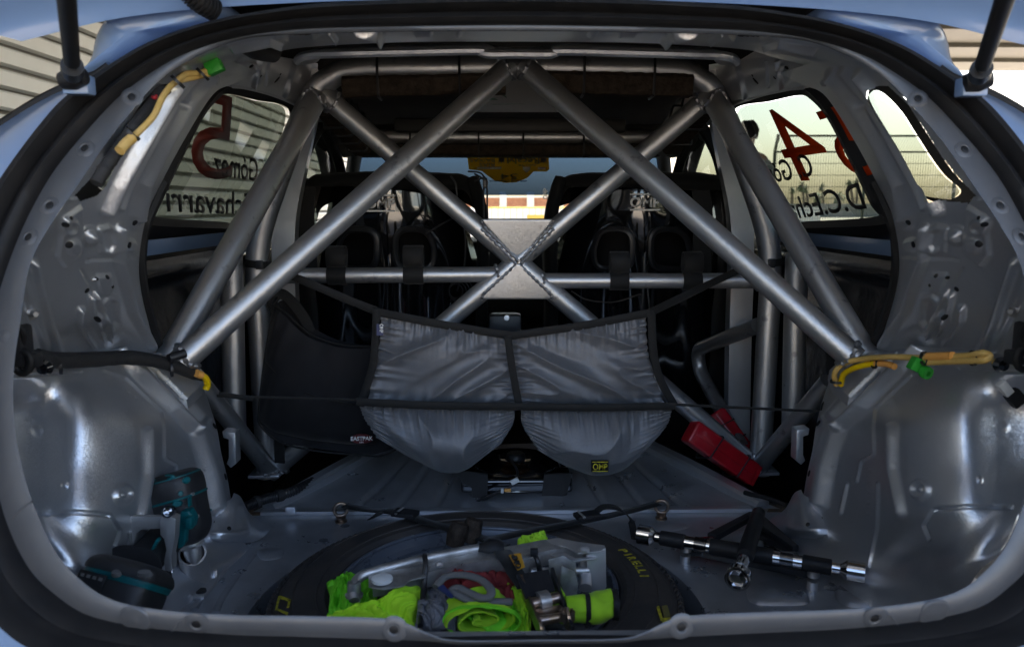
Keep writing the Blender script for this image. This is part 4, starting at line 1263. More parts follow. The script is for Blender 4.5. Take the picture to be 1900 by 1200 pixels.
for i, (p, q) in enumerate((((893, 408), (897, 420)), ((897, 420), (961, 484)), ((1022, 420), (965, 484)), ((1026, 408), (1022, 420)), ((958, 491), (896, 546)), ((964, 491), (1022, 546)), ((896, 546), (893, 556)), ((1022, 546), (1024, 556)), ((893, 424), (958, 490)), ((1028, 424), (966, 490)))):
    zig(p, q, 26 if abs(p[0] - q[0]) > 20 else 8, i)
# foam padding strapped to the tubes
def foam(p0, p1, w, h, label, up=(0, 0, 1), ties=(), roll=0.0, r=.026):
    p0, p1 = Vector(p0), Vector(p1)
    c = (p0 + p1) / 2
    t = thing('foam_pad', label, 'foam pad', tuple(c), 'foam pads zip tied to the roll cage')
    L = (p1 - p0).length; d = (p1 - p0).normalized()
    upv = Vector(up); upv = (upv - d * upv.dot(d)).normalized()
    if roll: upv = Matrix.Rotation(roll, 3, d) @ upv
    B_ = d.cross(upv)
    nseg = max(4, int(L / .01)); v = []; f = []
    prof_ = []
    for (a, b) in ((-1, -1), (1, -1), (1, 1), (-1, 1)):
        for e in ((-.88, 0), (0, .88)):
            pass
    pr = rect(h, w, min(h, w) * .18)
    sub = []
    for k in range(8):
        a, b = Vector(pr[k]), Vector(pr[(k + 1) % 8])
        for q in range(3): sub.append(a.lerp(b, q / 3))
    for i in range(nseg + 1):
        p = p0 + d * L * i / nseg
        for q in sub:
            w_ = p + upv * q.x + B_ * q.y
            nn = (upv * q.x + B_ * q.y).normalized()
            w_ = w_ + nn * (0.0022 * nz(w_.x * 70, w_.y * 70, w_.z * 70) - 0.003 * max(0, nz(w_.x * 160, w_.y * 160 + 5, w_.z * 160) - .25))
            v.append(w_)
    m = len(sub)
    for i in range(nseg):
        for k in range(m): f.append((i * m + k, i * m + (k + 1) % m, (i + 1) * m + (k + 1) % m, (i + 1) * m + k))
    f.append(tuple(range(m))); f.append(tuple(range(nseg * m, (nseg + 1) * m)))
    mk('padding', (v, f), M['foam'], t, angle=30)
    for tt in ties:
        p = p0 + d * L * tt
        q = [p + upv * (h / 2 + 2 * r) + B_ * r * .4, p + upv * (h / 2 + .01) + B_ * (w / 2 + .002), p - upv * (h / 2 + .002) + B_ * (w / 2 + .002), p - upv * (h / 2 + .003) - B_ * (w / 2 + .002), p + upv * (h / 2 + .01) - B_ * (w / 2 + .003), p + upv * (h / 2 + 2 * r) - B_ * r * .6]
        mk('zip_tie', sweep(fillet(q + [q[0]], .006, 4), rect(.0016, .0065), [d] * 0 or None) if False else tube(fillet(q + [q[0]], .006, 4), .003, 6), M['plastic'], t)
        hb = p - B_ * (w / 2 + .005) + upv * (h * .1)
        mk('tie_head', box(hb, (.008, .006, .008)), M['plastic'], t, smooth=False)
    return t
foam(U(638, 163, 1.75) + Vector((0, -.0, 0)), U(938, 156, 1.75), .05, .042, 'brown pitted foam pad under the hoop bar above the seat with the yellow plug', ties=(.22, .72))
foam(U(1003, 153, 1.75), U(1282, 160, 1.75), .05, .045, 'brown pitted foam pad under the hoop bar above the seat with the looser belts', ties=(.28, .74))
foam((-.40, 2.50, 1.165), (.40, 2.50, 1.165), .05, .036, 'long dark foam pad on the cross bar above the windscreen', ties=(.12, .38, .55, .78))
foam(W(604, 196, 1.90), W(672, 272, 2.15), .05, .05, 'cracked foam pad running forward over the door beside the louvre wall', ties=(.25, .45, .65, .85))
foam(W(1308, 196, 1.90), W(1246, 270, 2.15), .05, .05, 'foam pad running forward over the door beside the fence', ties=(.3, .7))
# ============================================================ tailgate, struts, wiring boot
tg = []
for (zz, yy, wv_) in ((1.262, 1.075, .62), (1.275, 1.06, .66), (1.30, 1.035, .66), (1.36, .96, .67), (1.50, .72, .68), (1.64, .42, .68), (1.74, .12, .64), (1.76, .02, .60)):
    tg.append([[wv_ * k / 6, yy - 0.05 * (abs(k) / 6) ** 3, zz - .035 * (abs(k) / 6) ** 2 - 0.03 * (abs(k) / 6) ** 6] for k in range(-6, 7)])
P = surf(tg, 50, 90)
P2 = P + np.array([0, .03, .05])
tv = [tuple(p) for p in P.reshape(-1, 3)] + [tuple(p) for p in P2.reshape(-1, 3)]
tf = gridfaces(50, 90) + [tuple(q + 4500 for q in f) for f in gridfaces(50, 90)]
bd = [i for i in range(90)] + [r * 90 + 89 for r in range(1, 50)] + [49 * 90 + i for i in range(88, -1, -1)] + [r * 90 for r in range(48, 0, -1)]
for k in range(len(bd)):
    a, b = bd[k], bd[(k + 1) % len(bd)]
    tf.append((a, b, b + 4500, a + 4500))
tail = mk('tailgate', (tv, tf), M['blue'], car, angle=50, label='open light blue tailgate raised over the boot')
tw = [Vector((x, .50 - .02 * abs(x), 1.585)) for x in (-.44, -.2, 0, .2, .44)]
# rear shoulder lobes beside the hinge
for sgn in (1, -1):
    ol = [(1535, 6), (1600, 12), (1660, 14), (1712, 24), (1742, 50), (1757, 85), (1764, 120), (1782, 150), (1800, 172), (1740, 150), (1680, 112), (1620, 78), (1560, 52), (1520, 30)]
    P = [W(x, y, 1.10 + (0.02 if y > 60 else 0)) for x, y in ol]
    P = sp3(P, 60, True)
    if sgn > 0: P = [mx(p) for p in P]
    c = sum(P, Vector()) / len(P)
    rings = []
    for (t, dy) in ((.0, -.035), (.35, -.034), (.65, -.029), (.85, -.018), (.96, -.006), (1.0, .01), (1.0, .12)):
        rings.append([c + (p - c) * t + Vector((0, dy, 0)) for p in P])
    v = [p for R in rings for p in R]; n = 60
    f = [(i * n + k, i * n + (k + 1) % n, (i + 1) * n + (k + 1) % n, (i + 1) * n + k) for i in range(6) for k in range(n)]
    mk('rear_shoulder', (v, f), M['blue'], car, angle=60, merge=True)
    top_, bot = W(1884, -60, .66), W(1814, 150, .95)
    if sgn > 0: top_, bot = mx(top_), mx(bot)
    g = mk('gas_strut', tube([top_, top_.lerp(bot, .80)], .0082, 18), M['rubber'], car, label='black gas strut holding the tailgate')
    d_ = (bot - top_).normalized()
    mk('strut_rod', tube([top_.lerp(bot, .78), bot], .0045, 12), M['steel'], g)
    mk('strut_collar', lathe([(0, 0), (.0115, .0), (.012, .02), (.010, .034), (0, .034)], 20, axis(bot - d_ * .05, d_)), M['plastic'], g)
    mk('ball_socket', lathe([(0, -.016), (.010, -.014), (.013, 0), (.010, .014), (0, .016)], 20, axis(bot, (1, -.2, .2))), M['plastic'], g)
    mk('strut_bracket', box(bot + Vector((0, .012, -.006)), (.03, .02, .022)), M['blue'], car, bevel=.003)
hp = [W(345, -20, 1.02), W(368, 2, 1.03), W(398, 20, 1.05)]
hp = sp3(hp, 60)
mk('wiring_boot', tube(hp, .0115, 18, scale=[1 + (.22 if (i // 3) % 2 else 0) for i in range(60)]), M['rubber'], car, angle=50, label='ribbed black rubber wiring boot by the hinge')
hp = sp3([W(455, 80, 1.12), W(475, 92, 1.15), W(505, 98, 1.2)], 40)
mk('rubber_buffer', tube(hp, .014, 18), M['rubber'], car)

# ============================================================ seats
def seat(cx_, label, mirror):
    sg = -1 if mirror else 1
    c = W(cx_, 420, 2.06)
    t = thing('racing_seat', label, 'racing seat', (c.x, 2.2, .25), 'black racing seats ahead of the roll cage')
    X0 = c.x
    NU, NV = 110, 110
    P = np.zeros((NV, NU, 3))
    for j in range(NV):
        z = 1.055 - j / (NV - 1) * .60
        s_ = j / (NV - 1)
        for i in range(NU):
            u = -1 + 2 * i / (NU - 1)
            w = .175 + .055 * float(sm(np.array(s_ * 2.2)))
            x = X0 + u * w
            y = 2.05 + .13 * abs(u) ** 3 + .05 * s_ - .020 * math.exp(-(u / .34) ** 2) + .03 * math.exp(-((abs(u) - .42) / .25) ** 2) * float(sm(np.array((s_ - .1) * 3)))
            y += .012 * (1 - s_ * 4) ** 2 * (1 if s_ < .25 else 0) + .003 * nz(x * 14 + (5 if mirror else 0), z * 9)
            P[j, i] = (x, y, z)
    X, Y = projn(P)
    def rr(cx, cy, w, h, sk):
        o = []
        for k in range(36):
            a = 2 * math.pi * k / 36
            q = 3.4
            xx = math.copysign(abs(math.cos(a)) ** (2 / q), math.cos(a)) * w; yy = math.copysign(abs(math.sin(a)) ** (2 / q), math.sin(a)) * h
            xx -= sk * (1 if yy < 0 else .0) * abs(yy) / h * 9 * (1 if xx * sk > 0 else 0)
            o.append((cx + xx, cy + yy))
        return o
    hl_ = rr(cx_ - 58, 462, 36, 37, -1); hr_ = rr(cx_ + 48, 462, 36, 37, 1)
    m = ~(inside(hl_, X, Y) | inside(hr_, X, Y))
    mask = m[:-1, :-1] & m[1:, :-1] & m[:-1, 1:] & m[1:, 1:]
    mk('shell', ([tuple(p) for p in P.reshape(-1, 3)], gridfaces(NV, NU, mask)), M['gloss'], t, angle=180)
    bv = BVHTree.FromPolygons([Vector(p) for p in P.reshape(-1, 3)], gridfaces(NV, NU))
    for H_ in (hl_, hr_):
        pp = []
        for (x, y) in H_:
            h = on_surf(bv, x, y)
            pp.append((h[0] + Vector((0, -.004, 0))) if h else W(x, y, 2.06))
        # even out the hoop
        mk('belt_slot_frame', sweep(pp, circ(.0068, 8, 0, .009), None, True), M['plastic'], t)
        pc = sum(pp, Vector()) / len(pp)
        mk('slot_shade_sheet', ([pc + (p - pc) * 1.9 + Vector((0, .13, -.02)) for p in pp], [tuple(range(len(pp)))]), M['bag'], t, smooth=False)  # dark sheet added behind the slots so they look shaded inside
    # side bolsters, soft
    for s in (-1, 1):
        pts = [Vector((X0 + s * .215, 2.13, 1.06)), Vector((X0 + s * .235, 2.12, .98)), Vector((X0 + s * .24, 2.10, .86)), Vector((X0 + s * .235, 2.12, .70)), Vector((X0 + s * .24, 2.2, .5))]
        mk('side_wing', sweep(sp3(pts, 30), rect(.03, .17, .012), (1, 0, 0)), M['mesh'], t, angle=60)
    # headrest cover: wraps over the top
    NU2, NV2 = 90, 24
    prof2 = [(-.030, -.036), (-.040, -.030), (-.042, -.020), (-.030, -.004), (.0, .004), (.05, .004), (.10, -.004), (.13, -.03), (.135, -.07)]
    pf = spline([(0, a, b) for a, b in prof2], NV2)
    v = []
    for j in range(NV2):
        for i in range(NU2):
            u = -1 + 2 * i / (NU2 - 1)
            w = .245
            a = abs(u)
            x = X0 + w * (u if a < .93 else math.copysign(.93 + .0 + (a - .93) * .5, u))
            top_z = 1.078 - .010 * a ** 2 - .055 * max(0, (a - .72) / .28) ** 2.4
            fy = 2.06 + .10 * max(0, (a - .55) / .45) ** 2
            wob = .004 * nz(x * 18, pf[j][1] * 30, cx_)
            lowext = (.006 * math.sin(u * 3 + .6) + .06 * max(0, (a - .8) / .2) ** 1.5 * 1.6) if j < 3 else 0
            v.append((x, fy + pf[j][1] + wob, top_z + pf[j][2] - lowext + wob))
    mk('headrest_cover', (v, gridfaces(NV2, NU2)), M['mesh'], t, angle=180)
    # maker's mark with two bars
    def mark(x0, x1, y0, y1, bv_, name='maker_mark'):
        yy = 2.015
        h = on_surf(bv, (x0 + x1) / 2, (y0 + y1) / 2)
        yy = min(on_surf(bv, x, y)[0].y for x in np.linspace(x0, x1, 25) for y in (y0, (y0 + y1) / 2, y1)) - .006
        a = W(x0, y1 - 7, yy); b = W(x1, y1 - 7, yy); up = W(x0, y0 + 7, yy) - a
        text('OMP', name, M['print_white'], t, a, b, up, bold=.03)
        for (ya, yb) in ((y0, y0 + 3), (y1 - 3, y1)):
            q = [W(x0, yb, yy), W(x1, yb, yy), W(x1, ya, yy), W(x0, ya, yy)]
            mk('mark_bar', prism(q, (0, .0015, 0)), M['print_white'], t, smooth=False)
    if mirror: mark(1169, 1225, 359, 391, bv)
    else: mark(678, 733, 361, 393, bv)
    # small side tag
    xx = (1006, 1016) if mirror else (884, 894)
    yy = 2.055
    a = W(xx[0], 372, yy); b = W(xx[0], 349, yy)
    text('OMP', 'side_tag', M['print_white'], t, W(xx[1], 370, yy), W(xx[1], 350, yy), W(xx[0] + 1, 370, yy) - W(xx[1], 370, yy), bold=.03)
    # webbing hanging behind the wing
    xs = [(1300, 352), (1306, 400), (1302, 450), (1305, 520)] if mirror else [(570, 345), (566, 380), (568, 430), (575, 520)]
    mk('shoulder_belt', sweep(sp3([W(x, y, 2.03) for x, y in xs], 24), rect(.003, .045), (0, 1, 0)), M['web'], t)
    # cushion and seat base, dark
    mk('cushion', box((X0, 2.38, .38), (.42, .42, .12)), M['mesh'], t, bevel=.04, seg=3)
    return t
seat(722, 'black racing seat with wires draped over its headrest, beside the louvre wall', False)
seat(1195, 'black racing seat with a clean headrest cover, on the fence side of the car', True)
# wires by the first seat
wr = thing('intercom_cable', 'thin black intercom cables dangling beside the headrest in the gap between seats', 'cable', tuple(W(905, 360, 1.99)))
for pts in ([(868, 318), (893, 322), (903, 345), (904, 380), (906, 430)], [(880, 322), (898, 335), (897, 360), (898, 404)], [(836, 326), (846, 345), (850, 400), (862, 430), (862, 490), (848, 540)], [(790, 434), (830, 410), (850, 402)], [(880, 336), (899, 330), (904, 338), (902, 350)]):
    mk('wire', tube(sp3([W(x, y, 1.985) for x, y in pts], 30), .0022, 8), M['plastic'], wr)
mk('plug', box(W(899, 341, 1.98), (.008, .01, .02)), M['plastic'], wr, bevel=.002)
cw = thing('coiled_cable', 'small coil of thin cable hanging below the harness bar near the cross plate', 'cable', tuple(W(850, 540, 1.95)))
for k in range(4):
    r = 16 + 4 * k; c0 = (846 + 3 * k, 540)
    mk('cable_loop', tube([W(c0[0] + r * math.cos(a * .35) * .8, c0[1] + r * math.sin(a * .35) * .8, 1.95 + .004 * k) for a in range(18)], .0016, 6, closed=True), M['plastic'], cw)
mk('cable_tail', tube(sp3([W(1060, 540, 1.95), W(1090, 556, 1.95), W(1140, 560, 1.95), W(1190, 545, 1.95)], 24), .0018, 6), M['plastic'], cw)
# harness straps looped on the cross bar
def strap_loop(px_, w, ybar, label):
    c = W(px_, ybar, HY); hw = w / 2 / FPX * 1.78
    t = thing('harness_strap', label, 'harness strap', tuple(c), 'harness straps looped round the cross bar')
    mk('loop', lathe([(.0180, -hw), (.0205, -hw), (.0212, -hw * .5), (.0205, 0), (.0212, hw * .5), (.0205, hw), (.0180, hw)], 32, axis(c, (1, 0, 0)), closed=True), M['web'], t, angle=50)
    roll = [c + Vector((0, -.006, .018)), c + Vector((0, -.018, .026)), c + Vector((0, -.021, .044)), c + Vector((0, -.012, .060)), c + Vector((0, .006, .063)), c + Vector((0, .016, .052)), c + Vector((0, .018, .034)), c + Vector((0, .010, .018))]
    mk('webbing', sweep(sp3(roll, 60), rect(2.0 * hw * .98, .0035, .001), (1, 0, 0)), M['web'], t, angle=50)
strap_loop(626, 35, 511, 'black harness strap looped round the bar, outermost at the louvre wall end')
strap_loop(768, 37, 510, 'black harness strap looped round the bar under the belt slot next to the cables')
strap_loop(1148, 35, 521, 'black harness strap looped round the bar just beyond the cross plate, fence side')
strap_loop(1283, 35, 521, 'black harness strap looped round the bar, outermost at the fence end')

# ============================================================ storage pocket net
org = thing('storage_pocket', 'grey nylon twin pocket organiser with black webbing trim hung across the cage', 'organiser', tuple(W(955, 740, 1.5)))
def pleats(seed, kx, amp, bulge, dirx=0.6, gather=(1, 1, 1, 1), fold=.012):
    def f(u, v):
        ed = lambda d, w: math.exp(-d / w)
        b = bulge * math.sin(math.pi * min(max(u, 0), 1)) ** .7 * math.sin(math.pi * min(max(v, 0), 1)) ** .6
        g = 0
        g += gather[0] * ed(v, .13) * (math.sin(u * kx + 3 * nz(u * 7, seed)) + .5 * math.sin(u * kx * 2.3 + seed))
        g += gather[1] * ed(1 - v, .10) * math.sin(u * kx * .9 + 2 * nz(u * 9, seed + 3))
        g += gather[2] * ed(u, .08) * math.sin(v * kx * .8 + 3 * nz(v * 7, seed + 5))
        g += gather[3] * ed(1 - u, .08) * math.sin(v * kx * .85 + 3 * nz(v * 7, seed + 8))
        a = u * 1.0 + v * dirx
        q = nz(a * 2.9 + seed, (v - u * dirx) * .7, seed)
        r = 1 - abs(q) * 2.2
        q2 = nz(a * 8 + seed * 2, (v - u * dirx) * 2.2 + 4, seed)
        m = math.sin(math.pi * u) ** .4 * math.sin(math.pi * v) ** .4 if 0 < u < 1 and 0 < v < 1 else 0
        w = fold * (max(r, 0) ** 1.3 - .35) * m + fold * .16 * q2 * m
        return (0.0, -(b + amp * g + w), 0.0)
    return f
Yt, Ym, Yb = 1.53, 1.49, 1.50
def PX(l, Y): return [W(x, y, Y) for x, y in l]
def cpatch(Lc, Rc, Tc, Bc, n, m, disp):
    """Coons patch: left, right, top, bottom world polylines"""
    Tn, Bn = spline(Tc, n), spline(Bc, n); Ln, Rn = spline(Lc, m), spline(Rc, m)
    v = []
    for j in range(m):
        t = j / (m - 1)
        for i in range(n):
            s = i / (n - 1)
            p = (1 - t) * Tn[i] + t * Bn[i] + (1 - s) * Ln[j] + s * Rn[j] - ((1 - s) * (1 - t) * Tn[0] + s * (1 - t) * Tn[-1] + (1 - s) * t * Bn[0] + s * t * Bn[-1])
            d = disp(s, t)
            v.append((p[0] + d[0], p[1] + d[1], p[2] + d[2]))
    return v, gridfaces(m, n)
mk('back_panel', cpatch(PX([(708, 582), (702, 650), (682, 745)], Yt), PX([(947, 622), (952, 690), (960, 748)], Yt), PX([(708, 582), (830, 603), (947, 622)], Yt), PX([(682, 745), (820, 748), (960, 748)], Ym), 130, 110, pleats(1.3, 74, .0042, .024, .8, (1.3, .7, 1.4, 1), .027)), M['pocket'], org, angle=180)
mk('back_panel', cpatch(PX([(947, 622), (952, 690), (966, 748)], Yt), PX([(1198, 582), (1204, 660), (1232, 748)], Yt), PX([(947, 622), (1080, 604), (1198, 582)], Yt), PX([(966, 748), (1100, 750), (1232, 748)], Ym), 130, 110, pleats(6.1, 78, .0042, .024, -.9, (1.3, .7, 1, 1.4), .027)), M['pocket'], org, angle=180)
mk('pouch', cpatch(PX([(668, 752), (676, 775), (700, 812)], Ym), PX([(955, 755), (952, 785), (930, 822)], Ym), PX([(668, 752), (810, 757), (955, 755)], Ym), PX([(700, 812), (770, 853), (830, 876), (868, 868), (930, 822)], Yb), 140, 90, pleats(2.7, 84, .0046, .050, -.3, (1.6, .0, 1.0, 1.0), .022)), M['pocket'], org, angle=180)
mk('pouch', cpatch(PX([(966, 757), (970, 790), (1000, 836)], Ym), PX([(1246, 755), (1238, 785), (1210, 818)], Ym), PX([(966, 757), (1100, 760), (1246, 755)], Ym), PX([(1000, 836), (1055, 866), (1112, 881), (1160, 866), (1210, 818)], Yb), 140, 90, pleats(9.2, 84, .0046, .050, .3, (1.6, .0, 1.0, 1.0), .022)), M['pocket'], org, angle=180)
def band(l, Y, w, name='webbing_band', off=-.012, th=.0025, par=None):
    p = sp3([W(x, y, Y) + Vector((0, off, 0)) for x, y in l], 50)
    for i, q in enumerate(p): q.y += .0015 * nz(i * .3, len(l))
    return mk(name, sweep(p, rect(th, w / FPX * Y, .0008), (0, 1, 0)), M['web'], par or org, angle=50)
band([(700, 577), (820, 600), (948, 621)], Yt, 15)
band([(948, 621), (1080, 602), (1208, 578)], Yt, 15)
band([(701, 572), (696, 660), (690, 690), (672, 745)], Yt, 14, off=-.014)
band([(1206, 575), (1210, 650), (1222, 700), (1248, 748)], Yt, 15, off=-.014)
band([(942, 622), (950, 680), (963, 750)], Yt - .02, 14, off=-.016)
band([(664, 741), (800, 748), (960, 750)], Ym - .01, 15, off=-.016)
band([(960, 750), (1100, 752), (1250, 749)], Ym - .01, 14, off=-.016)
band([(961, 752), (964, 790)], Ym, 12, off=-.002)
# suspension straps and cords
band([(702, 578), (640, 554), (580, 528), (536, 510)], 1.53, 15, 'hanging_strap', 0)
a_, b_ = W(702, 578, 1.53), W(536, 508, 1.77)
org.children[-1].data.transform(Matrix.Identity(4))
hs = org.children[-1]
bpy.data.objects.remove(hs)
def strap3(a, b, w, name, par, sag=0.0, mat='web', th=.0022):
    pts = [a.lerp(b, k / 12) + Vector((0, 0, -sag * math.sin(math.pi * k / 12))) for k in range(13)]
    return mk(name, sweep(pts, rect(th, w, .0006), (0, 1, 0)), M[mat], par, angle=50)
strap3(W(703, 580, 1.515), W(534, 508, 1.79), .0155, 'hanging_strap', org)
strap3(W(1206, 580, 1.515), W(1402, 486, 1.79), .0155, 'hanging_strap', org)
strap3(W(668, 742, 1.475), W(402, 734, 1.44), .005, 'tension_cord', org)
strap3(W(1246, 750, 1.475), W(1520, 763, 1.46), .005, 'tension_cord', org)
strap3(W(470, 740, 1.44), W(406, 731, 1.43), .009, 'cord_tail', org)
for (x, y, rr2) in ((478, 489, .0275), (1434, 486, .0275)):
    c = W(x, y, HY)
    mk('strap_loop', lathe([(rr2 - .003, -.008), (rr2, -.008), (rr2, .008), (rr2 - .003, .008)], 32, axis(c, (.12 if x < 900 else -.12, 0, 1)), closed=True), M['web'], org)
    mk('buckle', box(c + Vector((.012 if x < 900 else -.012, -.028, -.001)), (.016, .006, .02)), M['plastic'], org, bevel=.002)
lb = W(1532, 760, 1.47)
mk('cord_loop', lathe([(.021, -.003), (.0235, -.003), (.0235, .003), (.021, .003)], 28, axis(W(1545, 762, 1.47), (W(1555, 740, 1.45) - W(1500, 800, 1.55))), closed=True), M['web'], org)
# labels on the pocket
tg_ = [W(702, 598, 1.50), W(714, 598, 1.50), W(714, 619, 1.50), W(702, 619, 1.50)]
tg_ = [p + Vector((0, -.022, 0)) for p in tg_]
t1 = mk('woven_label', prism(tg_, (0, .002, 0)), M['print_navy'], org, smooth=False, label='small navy woven label')
q0, q1 = W(704, 602, 1.476), W(704, 617, 1.476)
text('OMP', 'label_print', M['print_white'], t1, W(704.5, 601, 1.476), W(704.5, 617, 1.476), W(711.5, 601, 1.476) - W(704.5, 601, 1.476), bold=.03)
tg2 = [W(1097, 854, 1.425), W(1129, 854, 1.425), W(1129, 875, 1.43), W(1097, 875, 1.43)]
t2 = mk('woven_label', prism(tg2, (0, .003, 0)), M['print_black'], org, smooth=False, label='black label with yellow lettering')
text('OMP', 'label_print', M['print_yellow'], t2, W(1100, 871, 1.4235), W(1127, 871, 1.4235), W(1100, 859, 1.4235) - W(1100, 871, 1.4235), bold=.008)
for y in (856, 873):
    mk('label_bar', prism([W(1099, y, 1.4235), W(1128, y, 1.4235), W(1128, y + 1.4, 1.4235), W(1099, y + 1.4, 1.4235)], (0, -.0006, 0)), M['print_yellow'], t2, smooth=False)
# ------------------------------------------------------------ shoulder bag
bag = thing('shoulder_bag', 'black canvas shoulder bag hanging behind the grey pocket organiser', 'bag', tuple(W(620, 740, 1.62)))
def bagd(u, v):
    return (0, -(.045 * math.sin(math.pi * u) ** .6 * math.sin(math.pi * min(v + .15, 1)) ** .6 + .010 * nz(u * 3 + v * 2.5, v * 1.3 - u, 3) + .006 * nz(u * 9 + v * 5, v * 3, 5)), 0)
YB = 1.64
mk('body', cpatch(PX([(508, 565), (492, 660), (480, 760), (482, 788)], YB), PX([(745, 640), (750, 720), (752, 780), (745, 825)], YB), PX([(508, 565), (530, 580), (580, 622), (650, 642), (745, 640)], YB),
                   PX([(482, 788), (520, 818), (580, 832), (660, 840), (700, 842), (745, 825)], YB), 110, 90, bagd), M['bag'], bag, angle=180)
mk('back', cpatch(PX([(508, 565), (492, 660), (480, 760), (482, 788)], YB + .01), PX([(745, 640), (750, 720), (752, 780), (745, 825)], YB + .01), PX([(508, 565), (530, 560), (580, 610), (650, 634), (745, 632)], YB + .03),
                   PX([(482, 788), (520, 818), (580, 832), (660, 840), (700, 842), (745, 825)], YB + .01), 40, 30, lambda u, v: (0, .03 * math.sin(math.pi * u), 0)), M['bag'], bag, angle=180)
mk('piping', tube(sp3(PX([(508, 565), (492, 660), (480, 760), (484, 790), (520, 820), (580, 835), (660, 843), (710, 845), (748, 826)], YB - .003), 90), .0022, 8), M['web'], bag)
mk('piping', tube(sp3(PX([(508, 565), (530, 580), (580, 622), (650, 642), (745, 640)], YB - .004), 60), .0018, 8), M['web'], bag)
sq = [W(494, 668, YB), W(560, 712, YB), W(640, 735, YB), W(700, 742, YB)]
sh_ = spline(sq, 40)
mk('flap_seam', tube([Vector(p) + Vector((0, -.046 * math.sin(math.pi * (i / 39 * .8 + .03)) ** .6 - .004, 0)) for i, p in enumerate(sh_)], .0016, 6), M['web'], bag)
mk('handle', sweep(sp3(PX([(516, 590), (505, 560), (520, 545), (542, 560), (566, 592), (575, 615)], YB + .01), 40), rect(.004, .022, .001), (0, 1, 0)), M['web'], bag)
mk('hanging_strap', sweep(sp3([W(512, 560, YB), W(500, 535, 1.70), W(492, 505, 1.74)], 20), rect(.004, .02, .001), (0, 1, 0)), M['web'], bag)
mk('strap_end', sweep([W(518, 800, YB + .01), W(519, 858, YB + .03)], rect(.004, .022, .001), (0, 1, 0)), M['web'], bag)
yl = YB - .052
el = [W(671 + 21 * math.cos(a * math.pi / 16), 814 + 8.5 * math.sin(a * math.pi / 16), yl) for a in range(32)]
pa = mk('brand_patch', prism(el, (0, .004, 0)), pbr('dark_red_patch', (0.10, 0.008, 0.012), .7), bag, smooth=False, label='dark oval patch with light lettering')
text('EASTPAK', 'patch_print', M['print_white'], pa, W(651, 817, yl - .001), W(692, 816, yl - .001), W(651, 809.5, yl - .001) - W(651, 817, yl - .001), bold=.03)
text('USA', 'patch_print', M['print_white'], pa, W(667, 821, yl - .001), W(675, 821, yl - .001), W(667, 818.5, yl - .001) - W(667, 821, yl - .001), bold=.02)

# ============================================================ red cases strapped to the cage
def red_case(a, b, w, h, label, ties):
    a, b = Vector(a), Vector(b); c = (a + b) / 2; L = (b - a).length; d = (b - a).normalized()
    t = thing('warning_triangle_case', label, 'triangle case', tuple(c), 'red warning triangle cases tied to the cage')
    up = Vector((0, -1, .45)); up = (up - d * up.dot(d)).normalized(); s = d.cross(up)
    R = Matrix((d, s, up)).transposed()
    mk('case', box(c, (L, w, h), R), M['red'], t, bevel=.006, seg=3)
    mk('lid_ridge', box(c + up * (h / 2 + .001), (L * .9, w * .16, .003), R), M['red'], t, bevel=.001)
    mk('end_cap', box(b + d * .002, (.012, w * .92, h * .92), R), M['red'], t, bevel=.003)
    for k in ties:
        p = a + d * L * k
        q = [p + s * (w / 2 + .002) + up * (h / 2 + .002), p - s * (w / 2 + .002) + up * (h / 2 + .002), p - s * (w / 2 + .004) - up * (h / 2 + .03), p + s * (w / 2 + .004) - up * (h / 2 + .03)]
        q = [x + d * .006 * (i % 2) for i, x in enumerate(q)]
        mk('zip_tie', tube(fillet(q + [q[0]], .006, 3), .0018, 6), M['plastic'], t)
red_case(W(1279, 798, 1.66), W(1394, 880, 1.68), .052, .036, 'larger bright red warning triangle case lying nearest on the diagonal tube', (.35, .78))
red_case(W(1325, 765, 1.90), W(1378, 836, 1.86), .050, .03, 'smaller dark red case half hidden behind the upright cage tube', (.3, .7))
tb = thing('black_cover', 'low round black plastic cover with cloth tape and loose connectors on the ribbed floor', 'cover', tuple(W(957, 900, 1.70)))
cc = W(957, 880, 1.72); cc.z = .402
mk('cover', lathe([(0, .035), (.04, .037), (.055, .033), (.095, .030), (.10, .022), (.112, .02), (.118, 0)], 48, Matrix.Translation(cc)), M['gloss'], tb, angle=40)
mk('knob', lathe([(0, .05), (.017, .049), (.021, .045), (.022, .036)], 28, Matrix.Translation(cc + Vector((0, -.0, 0)))), M['plastic'], tb, angle=40)
mk('base_tray', box((cc.x, 1.645, .415), (.235, .085, .030)), M['gloss'], tb, bevel=.008, seg=3)
for (l, nm) in (([(843, 872), (905, 880), (905, 925), (877, 930), (875, 905), (858, 896)], 0), ([(1010, 880), (1062, 878), (1052, 918), (1036, 922), (1005, 925)], 1)):
    P = [W(x, y, 1.60) + Vector((0, 0, 0)) for x, y in l]
    mk('tape', prism(P, (0, .004, .001)), M['tape'], tb, smooth=False)
mk('wire', tube(sp3([W(885, 930, 1.585), W(905, 920, 1.575), W(925, 912, 1.57), W(950, 900, 1.57), W(960, 875, 1.60), W(945, 850, 1.66)], 40), .0028, 8), M['plastic'], tb)
mk('wire', tube(sp3([W(882, 925, 1.585), W(900, 926, 1.58), W(930, 908, 1.57)], 20), .0022, 8), M['plastic'], tb)
R45 = Matrix.Rotation(R_(-28), 3, 'Y')
mk('white_connector', box(W(955, 892, 1.565), (.017, .008, .010), R45), M['white'], tb, bevel=.0015)
mk('brown_connector', box(W(942, 909, 1.56), (.013, .006, .006)), M['orange'], tb, bevel=.001)
mk('white_connector', box(W(932, 910, 1.56), (.006, .007, .009)), M['white'], tb, bevel=.001)
